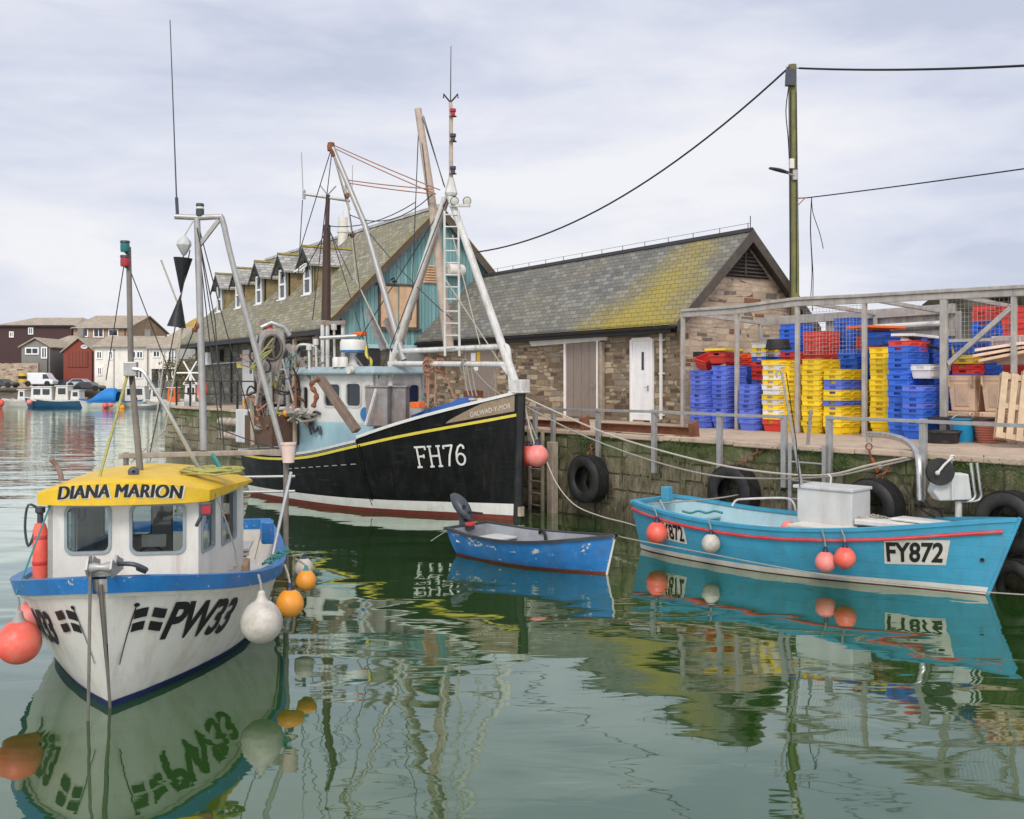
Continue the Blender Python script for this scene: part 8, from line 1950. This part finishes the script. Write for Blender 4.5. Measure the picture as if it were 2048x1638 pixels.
# moored boats
def far_boat(label, px0, px1, Y, hz, mat, cabins=(), cover=None, bow="l", stripe=None):
    a, c = W(px0, 0, Y), W(px1, 0, Y); L = c.x - a.x; root = thing("moored_boat", label, "boat", ((a.x if bow == "l" else c.x), Y, 0), PI if bow == "l" else 0, group="boats moored along the far quay")
    h = Hull(root, L, [(0, 0.85), (0.4, 1.1), (0.7, 0.95), (0.9, 0.45), (1, 0.02)], [(0, hz * 0.85), (0.5, hz * 0.8), (1, hz * 1.15)], [(0, 0.25), (0.6, 0.35), (1, 0.8)], -0.3, 0.4, 0.1)
    hu = h.shell("hull", mat, 20, 6); h.deck("deck", Mt["ltgrey"], lambda t: h.sheer(t) - 0.12, 0.03, hu, 16); h.cap("gunwale", Mt["cream"] if stripe is None else Mt[stripe], hu, 0.1, 0.04, 0.03, 0.1, n=20)
    for (pa, pb, pt_, m) in cabins:
        xa_, xb_ = sorted((MB(root).L(W(pa, 0, Y)).x, MB(root).L(W(pb, 0, Y)).x)); zt_ = CAMZ + (HOR - pt_) / FPX * Y; zb_ = hz * 0.7
        b = MB(root); b.prism([(xa_, -.7, zb_), (xb_, -.7, zb_), (xb_ - .15, -.7, zt_), (xa_ + .08, -.7, zt_)], (0, 1.4, 0)); cbn = b.build("cabin", Mt[m], root, bevel=0.05)
        b = MB(root); b.prism([(xa_ - .08, -.78, zt_), (xb_ + .0, -.78, zt_), (xb_ + 0, -.78, zt_ + .08), (xa_ - .08, -.78, zt_ + .08)], (0, 1.56, 0)); b.build("cabin_roof", Mt["white"], cbn, bevel=.02)
        n = max(1, int((xb_ - xa_) / 0.8))
        for y in (-.71, .71):
            for k in range(n):
                u0, u1 = lerp(xa_ + .15, xb_ - .25, (k + .12) / n), lerp(xa_ + .15, xb_ - .25, (k + .88) / n)
                b = MB(root); b.box(((u0 + u1) / 2, y, lerp(zb_, zt_, 0.66)), (u1 - u0, 0.03, (zt_ - zb_) * 0.4)); b.build("cabin_window", Mt["darkglass"], cbn)
    if cover:
        pa, pb, pt_ = cover; xa_, xb_ = sorted((MB(root).L(W(pa, 0, Y)).x, MB(root).L(W(pb, 0, Y)).x)); zt_ = CAMZ + (HOR - pt_) / FPX * Y
        b = MB(root); rows = []
        for i in range(9):
            u = i / 8; zz = lerp(hz * .75, zt_, min(1, math.sin(min(u if bow == "r" else 1 - u, 1) * PI * 0.62) * 1.08)) if 0 < i < 8 else lerp(hz * .75, zt_, (0.0 if (i == 0) == (bow == "r") else 0.75))
            rows.append([(lerp(xa_, xb_, u), 1.0 * math.cos(v), hz * .7 + (zz - hz * .7) * math.sin(v) ** 0.6) for v in [PI * j / 8 for j in range(9)]])
        b.smooth = True; b.grid(rows); b.build("canopy", paint("bright_blue_canopy", (0.01, 0.16, 0.45), 0.6, 0.15, 2), root, solid=0.03)
    return root
far_boat("cream open boat moored at the left end of the far quay", 2, 62, 111, 0.85, Mt["cream"])
far_boat("dark blue motor cruiser with white cabins moored by the far quay", 56, 172, 109, 1.0, Mt["navy2"] if "navy2" in Mt else paint("deep_blue_hull", (0.02, 0.08, 0.15), 0.4, 0.1, 2), ((66, 110, 774, "white"), (115, 142, 772, "cream"), (145, 165, 781, "white")))
far_boat("white boat with bright blue canopy moored by the far quay", 165, 242, 107.5, 0.85, Mt["white"], (), (180, 238, 776), "l", "blue")
far_boat("white motor boat with windowed cabin right of the blue canopy", 236, 300, 110, 0.85, Mt["white"], ((254, 296, 773, "white"),), None, "r", "blue")
far_boat("small white launch just right of the windowed motor boat", 298, 345, 108, 0.8, Mt["white"], ((304, 326, 778, "cream"),))
far_boat("white dinghy with orange cover beside the pier's mossy end", 328, 372, 100, 0.95, Mt["white"], ((338, 356, 776, "corange"),), None, "l")
far_boat("small white cruiser half hidden behind the pier railing", 360, 402, 103, 0.95, Mt["white"], ((372, 398, 770, "white"),))
far_boat("small blue open boat behind the dark blue cruiser's stern", 30, 80, 113, 0.8, paint("mid_blue_hull", (0.03, 0.16, 0.3), 0.45, 0.1, 2), ((40, 56, 780, "white"),))
far_boat("small cream half decked boat behind the blue canopied boat", 118, 168, 113.5, 0.9, Mt["cream"], ((132, 150, 776, "white"),), None, "r")
far_boat("low grey tender between the windowed motor boat and the white launch", 276, 322, 105, 0.5, Mt["grey"], (), None, "r")
for px, py, Y, r_, m, lab in ((243, 817, 105, 0.34, "forange", "orange mooring buoy floating right of the blue canopied boat"), (210, 811, 106.2, 0.3, "fred", "red buoy afloat below the blue canopied boat"), (222, 810, 106, 0.24, "fred", "smaller red buoy right of the other red one"),
                             (0, 806, 109, 0.45, "fred", "red buoy against the cream boat at the left edge"), (59, 804, 108, 0.3, "fpink", "pink fender on the bow of the dark blue cruiser")):
    c = W(px, py, Y); root = thing("mooring_buoy", lab, "buoy", (c.x, c.y, max(c.z, 0.1)), group="buoys by the far quay")
    b = MB(root); b.sphere((0, 0, 0), r_, 16); b.build("ball", Mt[m], root); b = MB(root); b.lathe([(r_ * .35, r_ * .9), (r_ * .2, r_ * 1.25), (1e-4, r_ * 1.25)], n=10); b.build("neck", Mt["neck"], root)
# thin masts of boats behind
for px, yt, lab in ((228, 700, "thin grey post standing before the white house"), (318, 742, "thin grey post below the white bay house")):
    p = W(px, 790, 110); root = thing("mooring_post", lab, "post", p); b = MB(root); h = (790 - yt) / FPX * 110; b.bar((0, 0, 0), (0, 0, h), 0.08); b.build("shaft", Mt["galv"], root); b = MB(root); b.sphere((0, 0, h), 0.12, 8); b.build("cap", Mt["dkgrey"], root)
